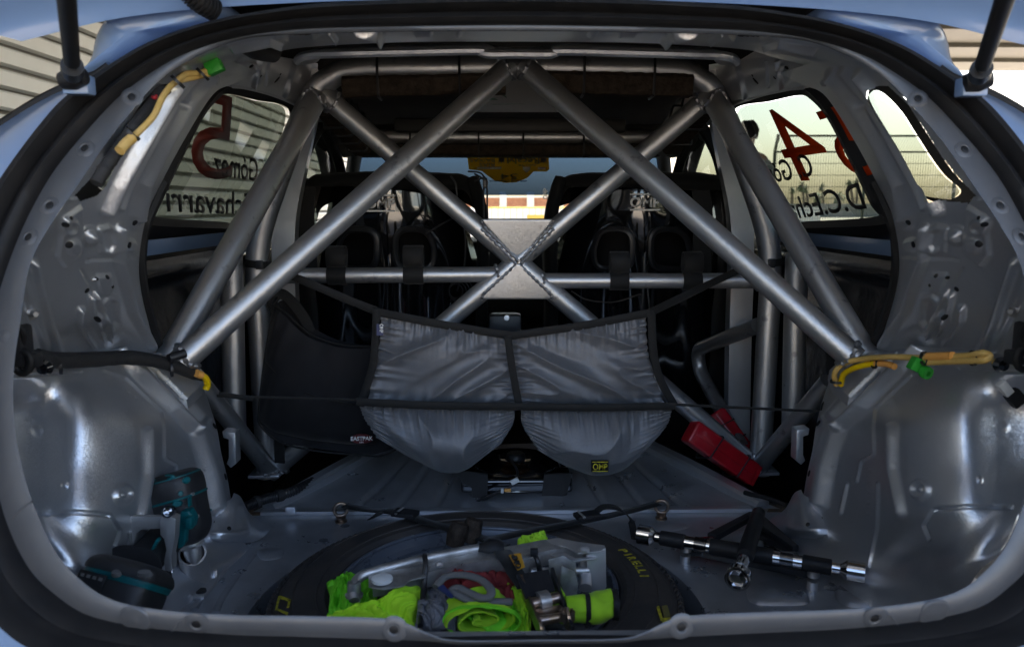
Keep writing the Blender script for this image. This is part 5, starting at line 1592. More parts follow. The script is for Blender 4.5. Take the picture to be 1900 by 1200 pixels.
# bottle between seats
mk_t = thing('cross_bracket', 'small gloss black mount with a metal bolt between the seats under the cross plate', 'bracket', tuple(W(937, 590, 1.9)))
mk('mount', box(W(937, 604, 1.92), (.08, .06, .06)), M['plastic'], mk_t, bevel=.012)
mk('bolt', lathe([(0, .006), (.006, .006), (.007, .003), (.007, 0), (0, 0)], 24, axis(W(940, 590, 1.885), (0, -1, .2))), M['steel'], mk_t)
# ------------------------------------------------------------ brackets and hoses on the body
for sgn in (1, -1):
    pts = [(412, 800), (436, 803), (438, 860), (428, 868), (420, 860), (424, 850), (424, 815), (414, 812)]
    P = [W(x, y, 1.50) for x, y in pts]
    if sgn < 0: P = [mx(p) for p in P]
    mk('loop_bracket', prism(P, (0, .03, 0)), M['silver'], car, bevel=.0015)
hz_ = sp3([W(455, 940, 1.50), W(490, 926, 1.53), W(540, 912, 1.58), (W(600, 882, 1.70)), W(660, 850, 1.84)], 150)
for p in hz_: p.z = max(p.z, .40)
ch = thing('corrugated_conduit', 'black corrugated wiring conduit taped along the floor rail under the black bag', 'conduit', tuple(hz_[0]))
mk('conduit', tube(hz_, .0085, 14, scale=[1 + (.2 if i % 3 == 0 else 0) for i in range(150)]), M['plastic'], ch, angle=60)
for k in (20, 55): mk('tape_wrap', tube(hz_[k:k + 9], .0125, 14), M['tape'], ch)
hz2 = [mx(p) + Vector((0, 0, -.004)) for p in hz_[:70]]
mk('floor_cable', tube(hz2, .005, 10), M['rubber'], car)
# small clip on the seam
for x in (540,):
    mk('seam_clip', box(W(x, 948, 1.50) + Vector((0, 0, .004)), (.02, .014, .014)), M['silver'], car, bevel=.003)
# ============================================================ looms near the arches
def loom(name, label, cat, loc): return thing(name, label, cat, tuple(loc))
def corr(pts, r, n=140, amp=.12):
    p = sp3(pts, n)
    return tube(p, r, 12, scale=[1 + (amp if i % 2 else 0) for i in range(n)])
yr = loom('airbag_loom', 'yellow corrugated airbag wiring with green plug lying on the fence side arch', 'wiring loom', W(1690, 675, 1.2))
path = [W(1552, 714, 1.36), W(1549, 692, 1.345), W(1566, 674, 1.325), (W(1605, 665, 1.28)), W(1660, 662, 1.20), W(1720, 664, 1.13), W(1790, 660, 1.05), W(1822, 655, 1.015), W(1836, 660, 1.01), W(1826, 668, 1.01), W(1790, 669, 1.045), W(1722, 672, 1.12)]
mk('yellow_tube', corr(path, .0044, 300), M['yellow'], yr, angle=60)
mk('yellow_sleeve', tube(sp3([W(1560, 714, 1.35), W(1566, 694, 1.335), W(1590, 681, 1.30), W(1625, 673, 1.265)], 30), .0050, 14), M['yellow2'], yr)
mk('orange_sleeve', tube(sp3([W(1625, 674, 1.262), W(1645, 675, 1.235), W(1660, 680, 1.215)], 14), .0052, 14), M['orange'], yr)
mk('orange_sleeve', tube([W(1722, 661, 1.118), W(1768, 660, 1.068)], .0060, 14), M['orange'], yr)
gpos = W(1700, 676, 1.14)
mk('green_plug', box(gpos, (.017, .016, .020), Matrix.Rotation(R_(25), 3, 'Y')), M['green'], yr, bevel=.002)
mk('green_plug_collar', lathe([(.003, .0), (.009, .0), (.0098, .006), (.009, .010), (.004, .010)], 20, axis(gpos + Vector((.006, -.01, -.008)), (.3, -1, -.2))), M['green'], yr)
for (x, y, yy) in ((1715, 665, 1.125), (1806, 664, 1.03), (1622, 672, 1.262), (1552, 708, 1.35)):
    c = W(x, y, yy)
    mk('zip_tie', lathe([(.0085, -.002), (.0105, -.002), (.0105, .002), (.0085, .002)], 18, axis(c, (1, 0, 0) if y < 700 else (0, 0, 1)), closed=True), M['plastic'], yr)
yl_ = loom('airbag_loom', 'yellow corrugated airbag wiring with green plug hanging by the rear pillar', 'wiring loom', W(320, 160, 1.055))
mk('yellow_tube', corr([W(226, 280, 0.940), W(233, 268, 0.945), W(258, 244, 0.965), W(285, 215, 0.985), W(302, 180, 1.010), W(322, 155, 1.045), W(350, 146, 1.085), W(388, 138, 1.125)], .0037, 200, .05), M['yellow'], yl_, angle=60)
mk('yellow_tube', corr([W(326, 152, 1.045), W(345, 138, 1.075), W(370, 136, 1.105), W(392, 128, 1.135)], .0038, 80), M['yellow'], yl_, angle=60)
mk('yellow_end', corr([W(246, 256, 0.950), W(234, 266, 0.940), W(222, 280, 0.930)], .0054, 30, .1), M['yellow'], yl_, angle=60)
gp = W(398, 125, 1.125)
mk('green_plug', box(gp, (.022, .016, .017), Matrix.Rotation(R_(-24), 3, 'Y')), M['green'], yl_, bevel=.002)
for (x, y, yy) in ((245, 248, .955), (330, 152, 1.045), (376, 138, 1.105)):
    mk('zip_tie', lathe([(.008, -.002), (.0105, -.002), (.0105, .002), (.008, .002)], 18, axis(W(x, y, yy), (1, .2, 1)), closed=True), M['plastic'], yl_)
hb = loom('wiring_harness', 'black taped wiring bundle tucked in the slot behind the rear pillar', 'wiring harness', W(230, 280, 1.0))
mk('bundle', tube(sp3([W(300, 165, 1.040), W(282, 195, 1.020), W(252, 232, 0.990), W(225, 270, 0.975), W(200, 305, 0.960), W(178, 340, 0.945)], 60), .0078, 14, scale=[1 + .18 * nz(i * .5, 2) for i in range(60)]), M['tape'], hb)
mk('bundle', tube(sp3([W(262, 208, 1.020), W(232, 245, 1.000), W(205, 290, 0.980)], 40), .007, 12, scale=[1 + .2 * nz(i * .6, 7) for i in range(40)]), M['tape'], hb)
mk('red_wire', tube(sp3([W(283, 180, 1.010), W(288, 182, 1.005), W(290, 178, 1.010)], 10), .002, 8), M['red'], hb)
bl2 = loom('wiring_sleeve', 'thick black cloth wrapped wiring sleeve crossing the louvre side arch', 'wiring sleeve', W(220, 680, 1.2))
sp_ = [W(40, 660, .97), W(75, 664, 1.0), W(110, 670, 1.04), W(180, 668, 1.13), W(250, 665, 1.21), W(310, 676, 1.28), W(350, 690, 1.33), W(374, 700, 1.36)]
mk('sleeve', tube(sp3(sp_, 90), .0115, 18, scale=[(.85 + .12 * nz(i * .25, 3)) * (1 if i < 82 else 1 - (i - 82) * .05) for i in range(90)]), M['tape'], bl2)
mk('cable', tube([p + Vector((0, -.004, .009)) for p in sp3(sp_[1:7], 60)], .0042, 10), M['plastic'], bl2)
mk('yellow_end', tube(sp3([W(366, 693, 1.335), W(380, 700, 1.35), W(385, 712, 1.36), W(382, 722, 1.36)], 24), .0058, 14), M['yellow2'], bl2)
mk('orange_collar', tube([W(364, 692, 1.33), W(374, 696, 1.34)], .0068, 14), M['orange'], bl2)
mk('black_cap', tube([W(313, 665, 1.27), W(343, 655, 1.29)], .0075, 18), M['plastic'], bl2)
for k in (0, 1, 2): mk('zip_tie', lathe([(.011, -.002), (.0135, -.002), (.0135, .002), (.011, .002)], 18, axis(W((88, 112, 318)[k], (672, 676, 684)[k], (1.01, 1.04, 1.28)[k]), (1, .5, 0)), closed=True), M['plastic'], bl2)
# latch side hardware tucked behind the frame
for sgn in (1, -1):
    g = (lambda p: p) if sgn > 0 else mx
    lt = loom('trim_clip_cluster', 'black cable clips and plugs by the ' + ('louvre side' if sgn > 0 else 'fence side') + ' edge of the boot opening', 'cable clips', g(W(38, 640, .95)))
    mk('clip_block', box(g(W(36, 640, .965)), (.02, .03, .05)), M['plastic'], lt, bevel=.005)
    mk('clip_block', box(g(W(46, 668, .965)), (.035, .02, .018)), M['plastic'], lt, bevel=.004)
    ring_ = [g(W(42 + 16 * math.cos(a * .45), 672 + 20 * math.sin(a * .45), .955)) for a in range(14)]
    mk('cable_ring', tube(ring_, .0045, 10, closed=True), M['rubber'], lt)
    mk('ball', lathe([(0, -.010), (.007, -.008), (.010, 0), (.007, .008), (0, .010)], 20, axis(g(W(84, 682, .99)), (0, -1, 0))), M['gloss'], lt)
    mk('cable', tube(sp3([g(W(30, 600, .95)), g(W(44, 620, .955)), g(W(40, 650, .96)), g(W(52, 690, .965))], 24), .0035, 8), M['rubber'], lt)
    bp_ = g(W(56, 578, .985))
    mk('bump_stop', lathe([(0, .018), (.003, .018), (.004, .012), (.0035, .008), (.006, .006), (.006, .002), (.011, 0), (.011, -.006)], 22, axis(bp_, (.75 * sgn, -.65, -.1))), M['steel'], lt)
    if sgn < 0:
        mk('white_plug', box(W(1866, 722, 1.0), (.012, .010, .024), Matrix.Rotation(R_(-42), 3, 'Y')), M['white'], lt, bevel=.002)
        mk('plug_body', box(W(1884, 738, 1.0), (.02, .014, .022), Matrix.Rotation(R_(-42), 3, 'Y')), M['rubber'], lt, bevel=.004)

# ============================================================ spare wheel lying in its well
sw = thing('spare_wheel', 'spare wheel with worn tyre and dark grey multi spoke rim lying in the boot floor', 'spare wheel', (WC.x, WC.y, .27))
ZT = .437
TM = Matrix.Translation((WC.x, WC.y, 0))
tp = [(.212, ZT - .020), (.2155, ZT - .010), (.218, ZT - .006), (.2195, ZT - .0065), (.226, ZT - .001), (.236, ZT), (.2368, ZT + .0016), (.2382, ZT + .0016), (.239, ZT), (.262, ZT + .0008), (.270, ZT - .0006), (.2705, ZT + .001), (.272, ZT + .001), (.2726, ZT - .001), (.280, ZT - .003), (.290, ZT - .008), (.2905, ZT - .0105), (.293, ZT - .012), (.300, ZT - .018), (.304, ZT - .025), (.3065, ZT - .034), (.308, ZT - .05), (.309, .33), (.306, .28), (.24, .27)]
tyre = mk('tyre', lathe(tp, 180, TM), M['tyre'], sw, angle=25)
tr_ = MB()
for k in range(150):
    a = 2 * math.pi * k / 150
    p = Vector((WC.x + .3035 * math.cos(a), WC.y + .3035 * math.sin(a), ZT - .021))
    tr_.add(box(p, (.008, .0062, .010), Matrix.Rotation(a, 3, 'Z') @ Matrix.Rotation(.7, 3, 'Y')))
mk('tread_block', tr_, M['tyre'], tyre, kind='stuff', smooth=False)
rp = [(.213, ZT - .012), (.214, ZT - .006), (.211, ZT - .004), (.207, ZT - .010), (.203, ZT - .022), (.196, ZT - .028), (.186, ZT - .028), (.180, ZT - .034), (.178, ZT - .060), (.17, ZT - .12), (.0, ZT - .125)]
rim = mk('rim', lathe(rp, 120, TM), M['rim'], sw, angle=28)
# ten spokes with raised edges
def polar(r, a, z): return Vector((WC.x + r * math.cos(a), WC.y + r * math.sin(a), z))
for k in range(8):
    a0 = 2 * math.pi * (k + .35) / 8
    L = []
    for (r, w, z) in ((.03, .024, ZT - .046), (.07, .020, ZT - .042), (.12, .019, ZT - .036), (.165, .026, ZT - .031), (.190, .046, ZT - .029)):
        L.append((r, w, z))
    v = []; 
    for (r, w, z) in L:
        da = w / r
        for (s, dz) in ((-1, -.03), (-1, -.003), (-.88, 0), (-.55, -.004), (.55, -.004), (.88, 0), (1, -.003), (1, -.03)):
            v.append(polar(r, a0 + da * s * .5 * 2 * .8, z + dz))
    f = [(i * 8 + q, i * 8 + q + 1, i * 8 + 9 + q, i * 8 + 8 + q) for i in range(4) for q in range(7)]
    mk('spoke', (v, f), M['rim'], rim, angle=30)
for k in range(8):
    a0 = 2 * math.pi * (k + .85) / 8
    da = math.pi / 8
    L = []
    for (r, q) in ((.085, -.52), (.12, -.68), (.155, -.70), (.172, -.60), (.176, -.3), (.176, .3), (.172, .60), (.155, .70), (.12, .68), (.085, .52), (.078, 0)):
        L.append(polar(r, a0 + da * q, ZT - .036 + .02 * (r - .17)))
    mk('window_edge', tube(sp3(L, 60, True), .0022, 8, closed=True), M['rim'], rim)
mk('rim_lip', tube([polar(.208, 2 * math.pi * q / 120, ZT - .006) for q in range(120)], .0032, 8, closed=True), M['rim'], rim)
mk('hub', lathe([(0, ZT - .03), (.028, ZT - .03), (.034, ZT - .036), (.062, ZT - .040), (.066, ZT - .06)], 48, TM), M['rim'], sw, angle=30)
for k in range(4):
    mk('painted_wheel_nut_hole', lathe([(0, ZT - .0385), (.009, ZT - .0385), (.010, ZT - .0395)], 20, Matrix.Translation((WC.x + .048 * math.cos(k * math.pi / 2 + .4), WC.y + .048 * math.sin(k * math.pi / 2 + .4), 0))), M['hole'], sw)
# raised faded yellow lettering round the sidewall
def arc_text(s, a_mid, r, h, step, mat, flip=False):
    n = len(s)
    for i, ch_ in enumerate(s):
        a = a_mid + (i - (n - 1) / 2) * (-step)
        rad = Vector((math.cos(a), math.sin(a), 0)); tan = Vector((math.sin(a), -math.cos(a), 0))
        o = Vector((WC.x, WC.y, ZT + .0012)) + rad * r
        w = step * r * .78 * (.35 if ch_ == 'I' else 1)
        if ch_ == ' ': continue
        text(ch_, 'tyre_letter', mat, tyre, o - tan * w / 2, o + tan * w / 2, rad * h, bold=.03, depth=.0006)
def ang(px_, py_):
    p = Wz(px_, py_, ZT); return math.atan2(p.y - WC.y, p.x - WC.x), (p - Vector((WC.x, WC.y, ZT))).length
a, r = ang(1186, 1044)
arc_text('PIRELLI', a, r - .012, .014, .060, M['print_yellow'])
a, r = ang(1170, 1042)
a, r = ang(522, 1122)
P0 = Wz(511, 1136, ZT + .001); 
def flat(pts, mat, name, par, z, th=.0006):
    return mk(name, prism([Wz(x, y, z) for x, y in pts], (0, 0, th)), mat, par, smooth=False)
zz = ZT + .0014
flat([(516, 1106), (521, 1105), (540, 1112), (539, 1117), (519, 1110)], M['print_yellow'], 'tyre_letter', tyre, zz)
flat([(516, 1107), (520, 1108), (514, 1131), (510, 1132)], M['print_yellow'], 'tyre_letter', tyre, zz)
flat([(510, 1130), (514, 1128), (535, 1136), (533, 1141)], M['print_yellow'], 'tyre_letter', tyre, zz)
flat([(535, 1113), (540, 1112), (536, 1127), (532, 1127)], M['print_yellow'], 'tyre_letter', tyre, zz)
flat([(1218, 1126), (1223, 1123), (1230, 1148), (1226, 1152)], M['print_yellow'], 'tyre_letter', tyre, zz)
flat([(1226, 1148), (1243, 1144), (1245, 1150), (1229, 1154)], M['print_yellow'], 'tyre_letter', tyre, zz)
flat([(1228, 1124), (1238, 1122), (1244, 1142), (1232, 1145)], pbr('faded_yellow_print', (.14, .12, .03), .8), 'tyre_letter', tyre, zz)

# ============================================================ eye bolts and ratchet strap
def eyebolt(px_, py_, label, tilt):
    b = Wz(px_, py_, ZF)
    t = thing('eye_bolt', label, 'eye bolt', tuple(b), 'eye bolts in the boot floor')
    mk('shank', lathe([(0, .0), (.011, 0), (.012, .003), (.008, .004), (.009, .008), (.010, .011), (.006, .013), (0, .013)], 24, Matrix.Translation(b)), M['bronze'], t, angle=30)
    R = Matrix.Translation(b + Vector((0, 0, .025))) @ Matrix.Rotation(tilt, 4, 'Z') @ Matrix.Rotation(R_(90), 4, 'X')
    mk('ring', tube([R @ Vector((.0125 * math.cos(k * math.pi / 16), .0125 * math.sin(k * math.pi / 16), 0)) for k in range(32)], .0032, 12, closed=True), M['bronze'], t)
    return b
e1 = eyebolt(633, 968, 'bronze eye bolt in the boot floor nearest the impact wrench', .3)
e2 = eyebolt(1227, 962, 'bronze eye bolt in the boot floor beside the wheel brace', -.3)
rs = thing('ratchet_strap', 'black ratchet strap holding the jack and vest down on the spare wheel', 'ratchet strap', tuple(Wz(940, 1040, .47)))
def ribbon3(pts, w, name, par, mat='web', up=(0, 0, 1), th=.002, n=40):
    return mk(name, sweep(sp3(pts, n), rect(th, w, .0005), up), M[mat], par, angle=50)
ribbon3([e1 + Vector((0.008, 0, .034)), Wz(680, 945, .425), Wz(735, 951, .447), Wz(800, 970, .449), Wz(900, 1000, .455), Wz(935, 1012, .47)], .022, 'webbing', rs)
ribbon3([e2 + Vector((-.008, 0, .032)), Wz(1165, 948, .425), Wz(1110, 960, .447), Wz(1020, 978, .449), Wz(930, 996, .455), Wz(905, 1004, .470)], .022, 'webbing', rs)
ribbon3([Wz(745, 952, .447), Wz(728, 948, .465), Wz(712, 946, .46), Wz(700, 955, .435), Wz(688, 962, .42)], .016, 'loose_end', rs)
ribbon3([Wz(1100, 955, .447), Wz(1120, 940, .462), Wz(1150, 944, .455), Wz(1170, 965, .42), Wz(1178, 1000, .40)], .014, 'loose_end', rs, up=(.3, -.3, 1))
for (x, y, a) in ((752, 952, -.35), (1090, 956, .3)):
    c = Wz(x, y, .453)
    R = Matrix.Rotation(a, 3, 'Z')
    mk('cam_buckle', box(c, (.045, .028, .008), R), M['plastic'], rs, bevel=.002)
    mk('buckle_bar', tube([c + R @ Vector((-.012, -.014, .003)), c + R @ Vector((-.012, .014, .003))], .0028, 10), M['alu'], rs)
# strap over the jack down to the ratchet
ribbon3([Wz(912, 1000, .485), Wz(925, 1014, .505), Wz(945, 1040, .520), Wz(955, 1060, .515), Wz(975, 1090, .505)], .026, 'webbing', rs, up=(0, .3, 1))
c1, c2, c3, c4 = Wz(958, 1070, .515), Wz(1018, 1060, .515), Wz(1030, 1098, .505), Wz(975, 1112, .505)
mk('wear_pad', prism([c1, c2, c3, c4], (0, 0, .004)), M['bag'], rs, bevel=.001)
lab = [Wz(944, 1030, .527), Wz(966, 1026, .527), Wz(974, 1052, .524), Wz(960, 1058, .523)]
pt = mk('yellow_patch', prism(lab, (0, -.0005, .001)), pbr('amber_patch', (.55, .27, .02), .6), rs, smooth=False)
text('OMP', 'patch_print', M['print_black'], pt, Wz(968, 1053, .528), Wz(957, 1028, .528), Wz(958, 1056, .528) - Wz(968, 1053, .528), bold=.03)
# ratchet buckle
def strut_bar(a, b, w, h, mat, par, name, bev=.001):
    a, b = Vector(a), Vector(b); d = (b - a); L = d.length; d.normalize()
    up = Vector((0, 0, 1)); up = (up - d * up.dot(d)).normalized(); s = up.cross(d)
    return mk(name, box((a + b) / 2, (L, w, h), Matrix((d, s, up)).transposed()), M[mat], par, bevel=bev)
rr0, rr1 = Wz(985, 1120, .500), Wz(1006, 1180, .485)
qq0, qq1 = Wz(1036, 1108, .500), Wz(1062, 1172, .485)
strut_bar(Wz(966, 1075, .51), rr1, .004, .018, 'brass', rs, 'side_plate')
strut_bar(Wz(1024, 1062, .51), qq1, .004, .018, 'plastic', rs, 'side_plate')
mk('spindle', tube([rr0, qq0], .0075, 18), M['brass'], rs)
mk('spindle_roll', tube([rr0.lerp(qq0, .25), rr0.lerp(qq0, .62)], .013, 20), M['steel'], rs)
mk('cross_bar', tube([rr0.lerp(rr1, .55), qq0.lerp(qq1, .55)], .006, 16), M['brass'], rs)
strut_bar(rr0.lerp(rr1, .3), qq0.lerp(qq1, .3), .014, .003, 'brass', rs, 'release_plate')
for k in range(9):
    a = k * .7
    mk('ratchet_tooth', box(qq0.lerp(qq1, .62) + Vector((.004 * math.cos(a) * 2, .008 * math.sin(a), .004)), (.004, .004, .012)), M['brass'], rs, smooth=False)
mk('ratchet_wheel', lathe([(0, -.002), (.013, -.002), (.014, 0), (.013, .002), (0, .002)], 18, axis(qq0.lerp(qq1, .62), (1, .2, 0))), M['brass'], rs)
mk('ratchet_wheel', lathe([(0, -.002), (.012, -.002), (.013, 0), (.012, .002), (0, .002)], 18, axis(rr0.lerp(rr1, .8), (1, .2, 0))), M['brass'], rs)

# ============================================================ hi-vis vest bundle
vest = thing('safety_vest', 'folded fluorescent yellow safety vest with grey reflective bands, under the jack on the spare wheel', 'safety vest', tuple(Wz(760, 1110, .45)))
def thick(vv, n, m, off):
    V = [Vector(p) for p in vv]
    V2 = [p + off(p) for p in V]
    k = n * m
    f = gridfaces(m, n) + [tuple(q + k for q in reversed(g)) for g in gridfaces(m, n)]
    bd = [i for i in range(n)] + [r * n + n - 1 for r in range(1, m)] + [(m - 1) * n + i for i in range(n - 2, -1, -1)] + [r * n for r in range(m - 2, 0, -1)]
    for i in range(len(bd)):
        a, b = bd[i], bd[(i + 1) % len(bd)]
        f.append((a, b, b + k, a + k))
    return V + V2, f
def cloth(corners, zs, mat, name, seed, n=90, m=66, amp=.006, bulge=.02, par=vest, hem=True):
    """corners: 4 photo px lists (top, right, bottom, left polylines) on height z"""
    T, Rr, Bb, Lf = [[Wz(x, y, z) for x, y, z in l] for l in corners]
    def dd(u, v):
        b = bulge * (math.sin(math.pi * u) * math.sin(math.pi * v)) ** .5
        wu, wv = u + .25 * nz(u * 3, v * 3, seed), v + .25 * nz(v * 3, u * 3, seed + 4)
        w = amp * (nz(wu * 2.6 + wv * 1.5 + seed, wv * 1.8 - wu, seed) * 1.8 - 2.6 * max(0, .22 - abs(nz(wu * 3.4 - wv * 2.6, wv * 1.6 + seed, 2))) * 2 - 1.6 * max(0, .18 - abs(nz(wu * 6 + wv * 5, wv * 3 + seed, 7))) * 2 + .22 * nz(u * 16, v * 14, seed))
        return (0, -.2 * (b + w), b + w)
    vv, ff_ = cpatch(Lf, Rr, T, Bb, n, m, dd)
    return mk(name, thick(vv, n, m, lambda p: Vector((0, .0006, -.0028))), M[mat], par, angle=70)
z0 = .452
cloth([[(605, 1076, z0), (650, 1060, z0), (700, 1054, z0)], [(700, 1054, z0), (700, 1100, z0), (690, 1150, z0)], [(605, 1150, z0), (650, 1150, z0), (690, 1150, z0)], [(605, 1076, z0), (612, 1110, z0), (605, 1150, z0)]], 0, 'hidark', 'fold', 1.0, bulge=.018, amp=.009)
cloth([[(606, 1158, .47), (690, 1110, .485), (785, 1074, .488)], [(785, 1074, .488), (782, 1120, .475), (775, 1165, .46)], [(606, 1158, .47), (690, 1175, .46), (775, 1175, .455)], [(606, 1158, .47), (606, 1159, .469), (606, 1160, .468)]], 0, 'hivis', 'fold', 3.4, bulge=.022, amp=.010)
cloth([[(780, 1068, .478), (820, 1072, .48), (850, 1090, .478)], [(850, 1090, .478), (856, 1120, .473), (850, 1160, .46)], [(775, 1182, .455), (810, 1182, .455), (850, 1170, .455)], [(780, 1068, .478), (782, 1120, .475), (775, 1182, .455)]], 0, 'reflex', 'reflective_band', 5.0, bulge=.012, amp=.004)
cloth([[(775, 1108, .486), (812, 1112, .487), (852, 1118, .485)], [(852, 1118, .485), (850, 1140, .48), (845, 1165, .468)], [(770, 1160, .47), (810, 1165, .47), (845, 1168, .468)], [(775, 1108, .486), (774, 1130, .482), (770, 1160, .47)]], 0, 'reflex', 'reflective_band', 8.0, bulge=.008, amp=.003)
cloth([[(850, 1110, .482), (900, 1108, .484), (950, 1112, .482)], [(950, 1050, .482), (965, 1100, .478), (975, 1170, .46)][0:3], [(845, 1130, .478), (900, 1170, .462), (975, 1172, .46)], [(850, 1110, .482), (848, 1120, .48), (845, 1130, .478)]], 0, 'hidark', 'fold', 9.0, bulge=.008)
# rolled end in front
def roll(c0, c1, r0, turns, mat, name, par, seed, squash=.62, rmin=.3):
    c0, c1 = Vector(c0), Vector(c1); d = (c1 - c0).normalized()
    m4 = axis(c0, d, (0, 0, 1)); L = (c1 - c0).length
    n = int(turns * 36); prof_ = []
    for k in range(n + 1):
        a = k / 36 * 2 * math.pi
        r = r0 * (1 - (1 - rmin) * k / n)
        prof_.append((r * math.cos(a), r * math.sin(a) * squash))
    v = []; f = []
    NS = 16
    for j in range(NS):
        z = L * j / (NS - 1)
        for (a, b) in prof_:
            q = m4 @ Vector((a, b, z + .004 * math.sin(a * 60 + seed)))
            w = .0060 * nz(q.x * 26 + seed, q.y * 26, q.z * 26) - .010 * max(0, .2 - abs(nz(q.x * 38 + seed, q.y * 30, q.z * 38))) + .0015 * nz(q.x * 90 + seed, q.y * 90, q.z * 60)
            v.append(q + (q - (c0 + d * z)).normalized() * w)
    n1 = n + 1
    for j in range(NS - 1):
        for k in range(n): f.append((j * n1 + k, j * n1 + k + 1, (j + 1) * n1 + k + 1, (j + 1) * n1 + k))
    def off(p):
        q = p - c0; q = q - d * q.dot(d)
        return -q.normalized() * .0025
    return mk(name, thick(v, n1, NS, off), M[mat], par, angle=70)
rc = Wz(893, 1155, .475)
roll(rc + Vector((.002, 0, 0)), rc + Vector((-.004, .042, .004)), .048, 2.2, 'hivis', 'rolled_fold', vest, 2.0, .52, .2)
roll(rc + Vector((.001, -.004, 0)), rc + Vector((.001, .002, 0)), .0495, .98, 'hidark', 'hem', vest, 5.0, .53, .98)
cloth([[(925, 1080, .485), (945, 1078, .487), (968, 1085, .487)], [(968, 1085, .487), (985, 1120, .475), (985, 1178, .46)], [(955, 1186, .455), (970, 1184, .455), (985, 1178, .46)], [(925, 1080, .485), (962, 1130, .48), (955, 1186, .455)]], 0, 'hivis', 'fold', 12.0, n=30, bulge=.012)
cloth([[(985, 1185, .455), (1000, 1160, .46), (1010, 1150, .46)], [(1010, 1150, .46), (1012, 1170, .455), (1015, 1190, .45)], [(960, 1200, .45), (985, 1200, .45), (1015, 1190, .45)], [(985, 1185, .455), (970, 1195, .452), (960, 1200, .45)]], 0, 'reflex', 'reflective_band', 3.0, n=20, m=20, bulge=.006)
# second garment roll at the far side
v2 = thing('rolled_vest', 'tight fluorescent yellow roll bound with a black band beside the jack head', 'safety vest', tuple(Wz(1090, 1125, .47)))
roll(Wz(1047, 1135, .47), Wz(1134, 1122, .47), .024, 1.4, 'hivis', 'roll', v2, 7.0, .9, .55)
roll(Wz(1080, 1128, .47), Wz(1088, 1127, .47), .0262, 1.0, 'web', 'elastic_band', v2, 1.0, .9, .999)
roll(Wz(1131, 1122, .47), Wz(1141, 1121, .47), .0215, 1.0, 'rubber', 'end_band', v2, 1.0, .9, .999)
ribbon3([Wz(1018, 1092, .487), Wz(1032, 1115, .480), Wz(1048, 1138, .472), Wz(1065, 1145, .468)], .030, 'trailing_fold', v2, 'hivis', (-.3, -.2, 1), .004)
v3 = cloth([[(965, 998, .478), (990, 992, .480), (1010, 986, .482)], [(1010, 986, .482), (1016, 995, .48), (1020, 1006, .478)], [(968, 1020, .47), (995, 1016, .472), (1020, 1008, .474)], [(965, 998, .478), (960, 1008, .475), (968, 1020, .47)]], 0, 'hivis', 'cloth_corner', 14.0, n=30, m=24, bulge=.012)
# glove
gl_ = thing('work_glove', 'folded dark red work glove with grey hem squeezed under the jack', 'glove', tuple(Wz(880, 1082, .48)))
cloth([[(808, 1072, .488), (860, 1058, .49), (948, 1055, .49)], [(948, 1055, .49), (954, 1080, .488), (955, 1115, .48)], [(830, 1100, .482), (890, 1120, .48), (955, 1118, .48)], [(808, 1072, .488), (812, 1090, .485), (830, 1100, .482)]], 0, 'redcloth', 'palm', 2.0, bulge=.016, amp=.008, par=gl_)
hem = [(808, 1088, .502), (826, 1070, .508), (856, 1066, .512), (890, 1074, .512), (910, 1092, .51), (908, 1106, .506), (892, 1108, .505), (868, 1098, .507), (850, 1090, .508), (838, 1096, .506), (850, 1104, .504), (880, 1114, .498), (950, 1116, .494)]
mk('hem', sweep(sp3([Wz(*p) for p in hem], 120), circ(.0042, 10, 0, .006), (0, 0, 1)), M['greycloth'], gl_)
mk('blue_tag', prism([Wz(812, 1092, .512), Wz(823, 1086, .514), Wz(842, 1108, .508), (Wz(836, 1110, .508))], (0, 0, .002)), M['print_navy'], gl_, smooth=False)

# ============================================================ scissor jack
jk = thing('scissor_jack', 'grey steel scissor jack with crank handle strapped on top of the spare wheel', 'jack', tuple(Wz(850, 1050, .49)))
rod = [Wz(657, 1113, .490), Wz(656, 1090, .500), Wz(668, 1070, .507), Wz(700, 1058, .510), Wz(790, 1036, .512), Wz(870, 1020, .512), Wz(905, 1015, .510)]
mk('crank_rod', tube(sp3(rod, 60), .0068, 16), M['steel'], jk)
mk('crank_collar', lathe([(.004, -.008), (.011, -.008), (.012, -.004), (.009, -.002), (.009, .012), (.004, .012)], 22, axis(Wz(657, 1096, .497), (0, .1, 1))), M['steel'], jk, angle=30)
for dx in (-5, 6): mk('fork', strut := tube([Wz(657 + dx, 1098, .495), Wz(659 + dx, 1116, .482)], .0028, 8), M['steel'], jk)
kb = Wz(912, 1020, .508)
mk('rubber_knob', lathe([(0, -.018), (.011, -.017), (.016, -.008), (.0165, .004), (.011, .013), (.008, .020), (0, .021)], 28, axis(kb, Wz(880, 1019, .51) - kb)), M['rubber'], jk)
for (x, y) in ((848, 992), (875, 985)): mk('foam_grip', lathe([(0, -.02), (.014, -.018), (.017, 0), (.014, .02), (0, .022)], 22, axis(Wz(x, y, .462), (.3, .2, 1))), M['foam'], jk)
def channel(pts, w, h, name, mat='steel', th=.0025, z=0):
    """folded U channel along px path on given heights"""
    p = sp3([Wz(*q) for q in pts], 40)
    pr = [(-h / 2, -w / 2), (h / 2, -w / 2), (h / 2, w / 2), (-h / 2, w / 2), (-h / 2, w / 2 - th), (h / 2 - th, w / 2 - th), (h / 2 - th, -w / 2 + th), (-h / 2, -w / 2 + th)]
    return mk(name, sweep(p, pr, (0, 0, 1)), M[mat], jk, angle=30)
channel([(688, 1082, .494), (780, 1066, .496), (860, 1048, .498), (950, 1036, .500), (1022, 1022, .500)], .036, .022, 'lower_arm')
channel([(940, 1060, .492), (1000, 1030, .498), (1040, 1020, .500), (1085, 1028, .498)], .030, .018, 'upper_arm')
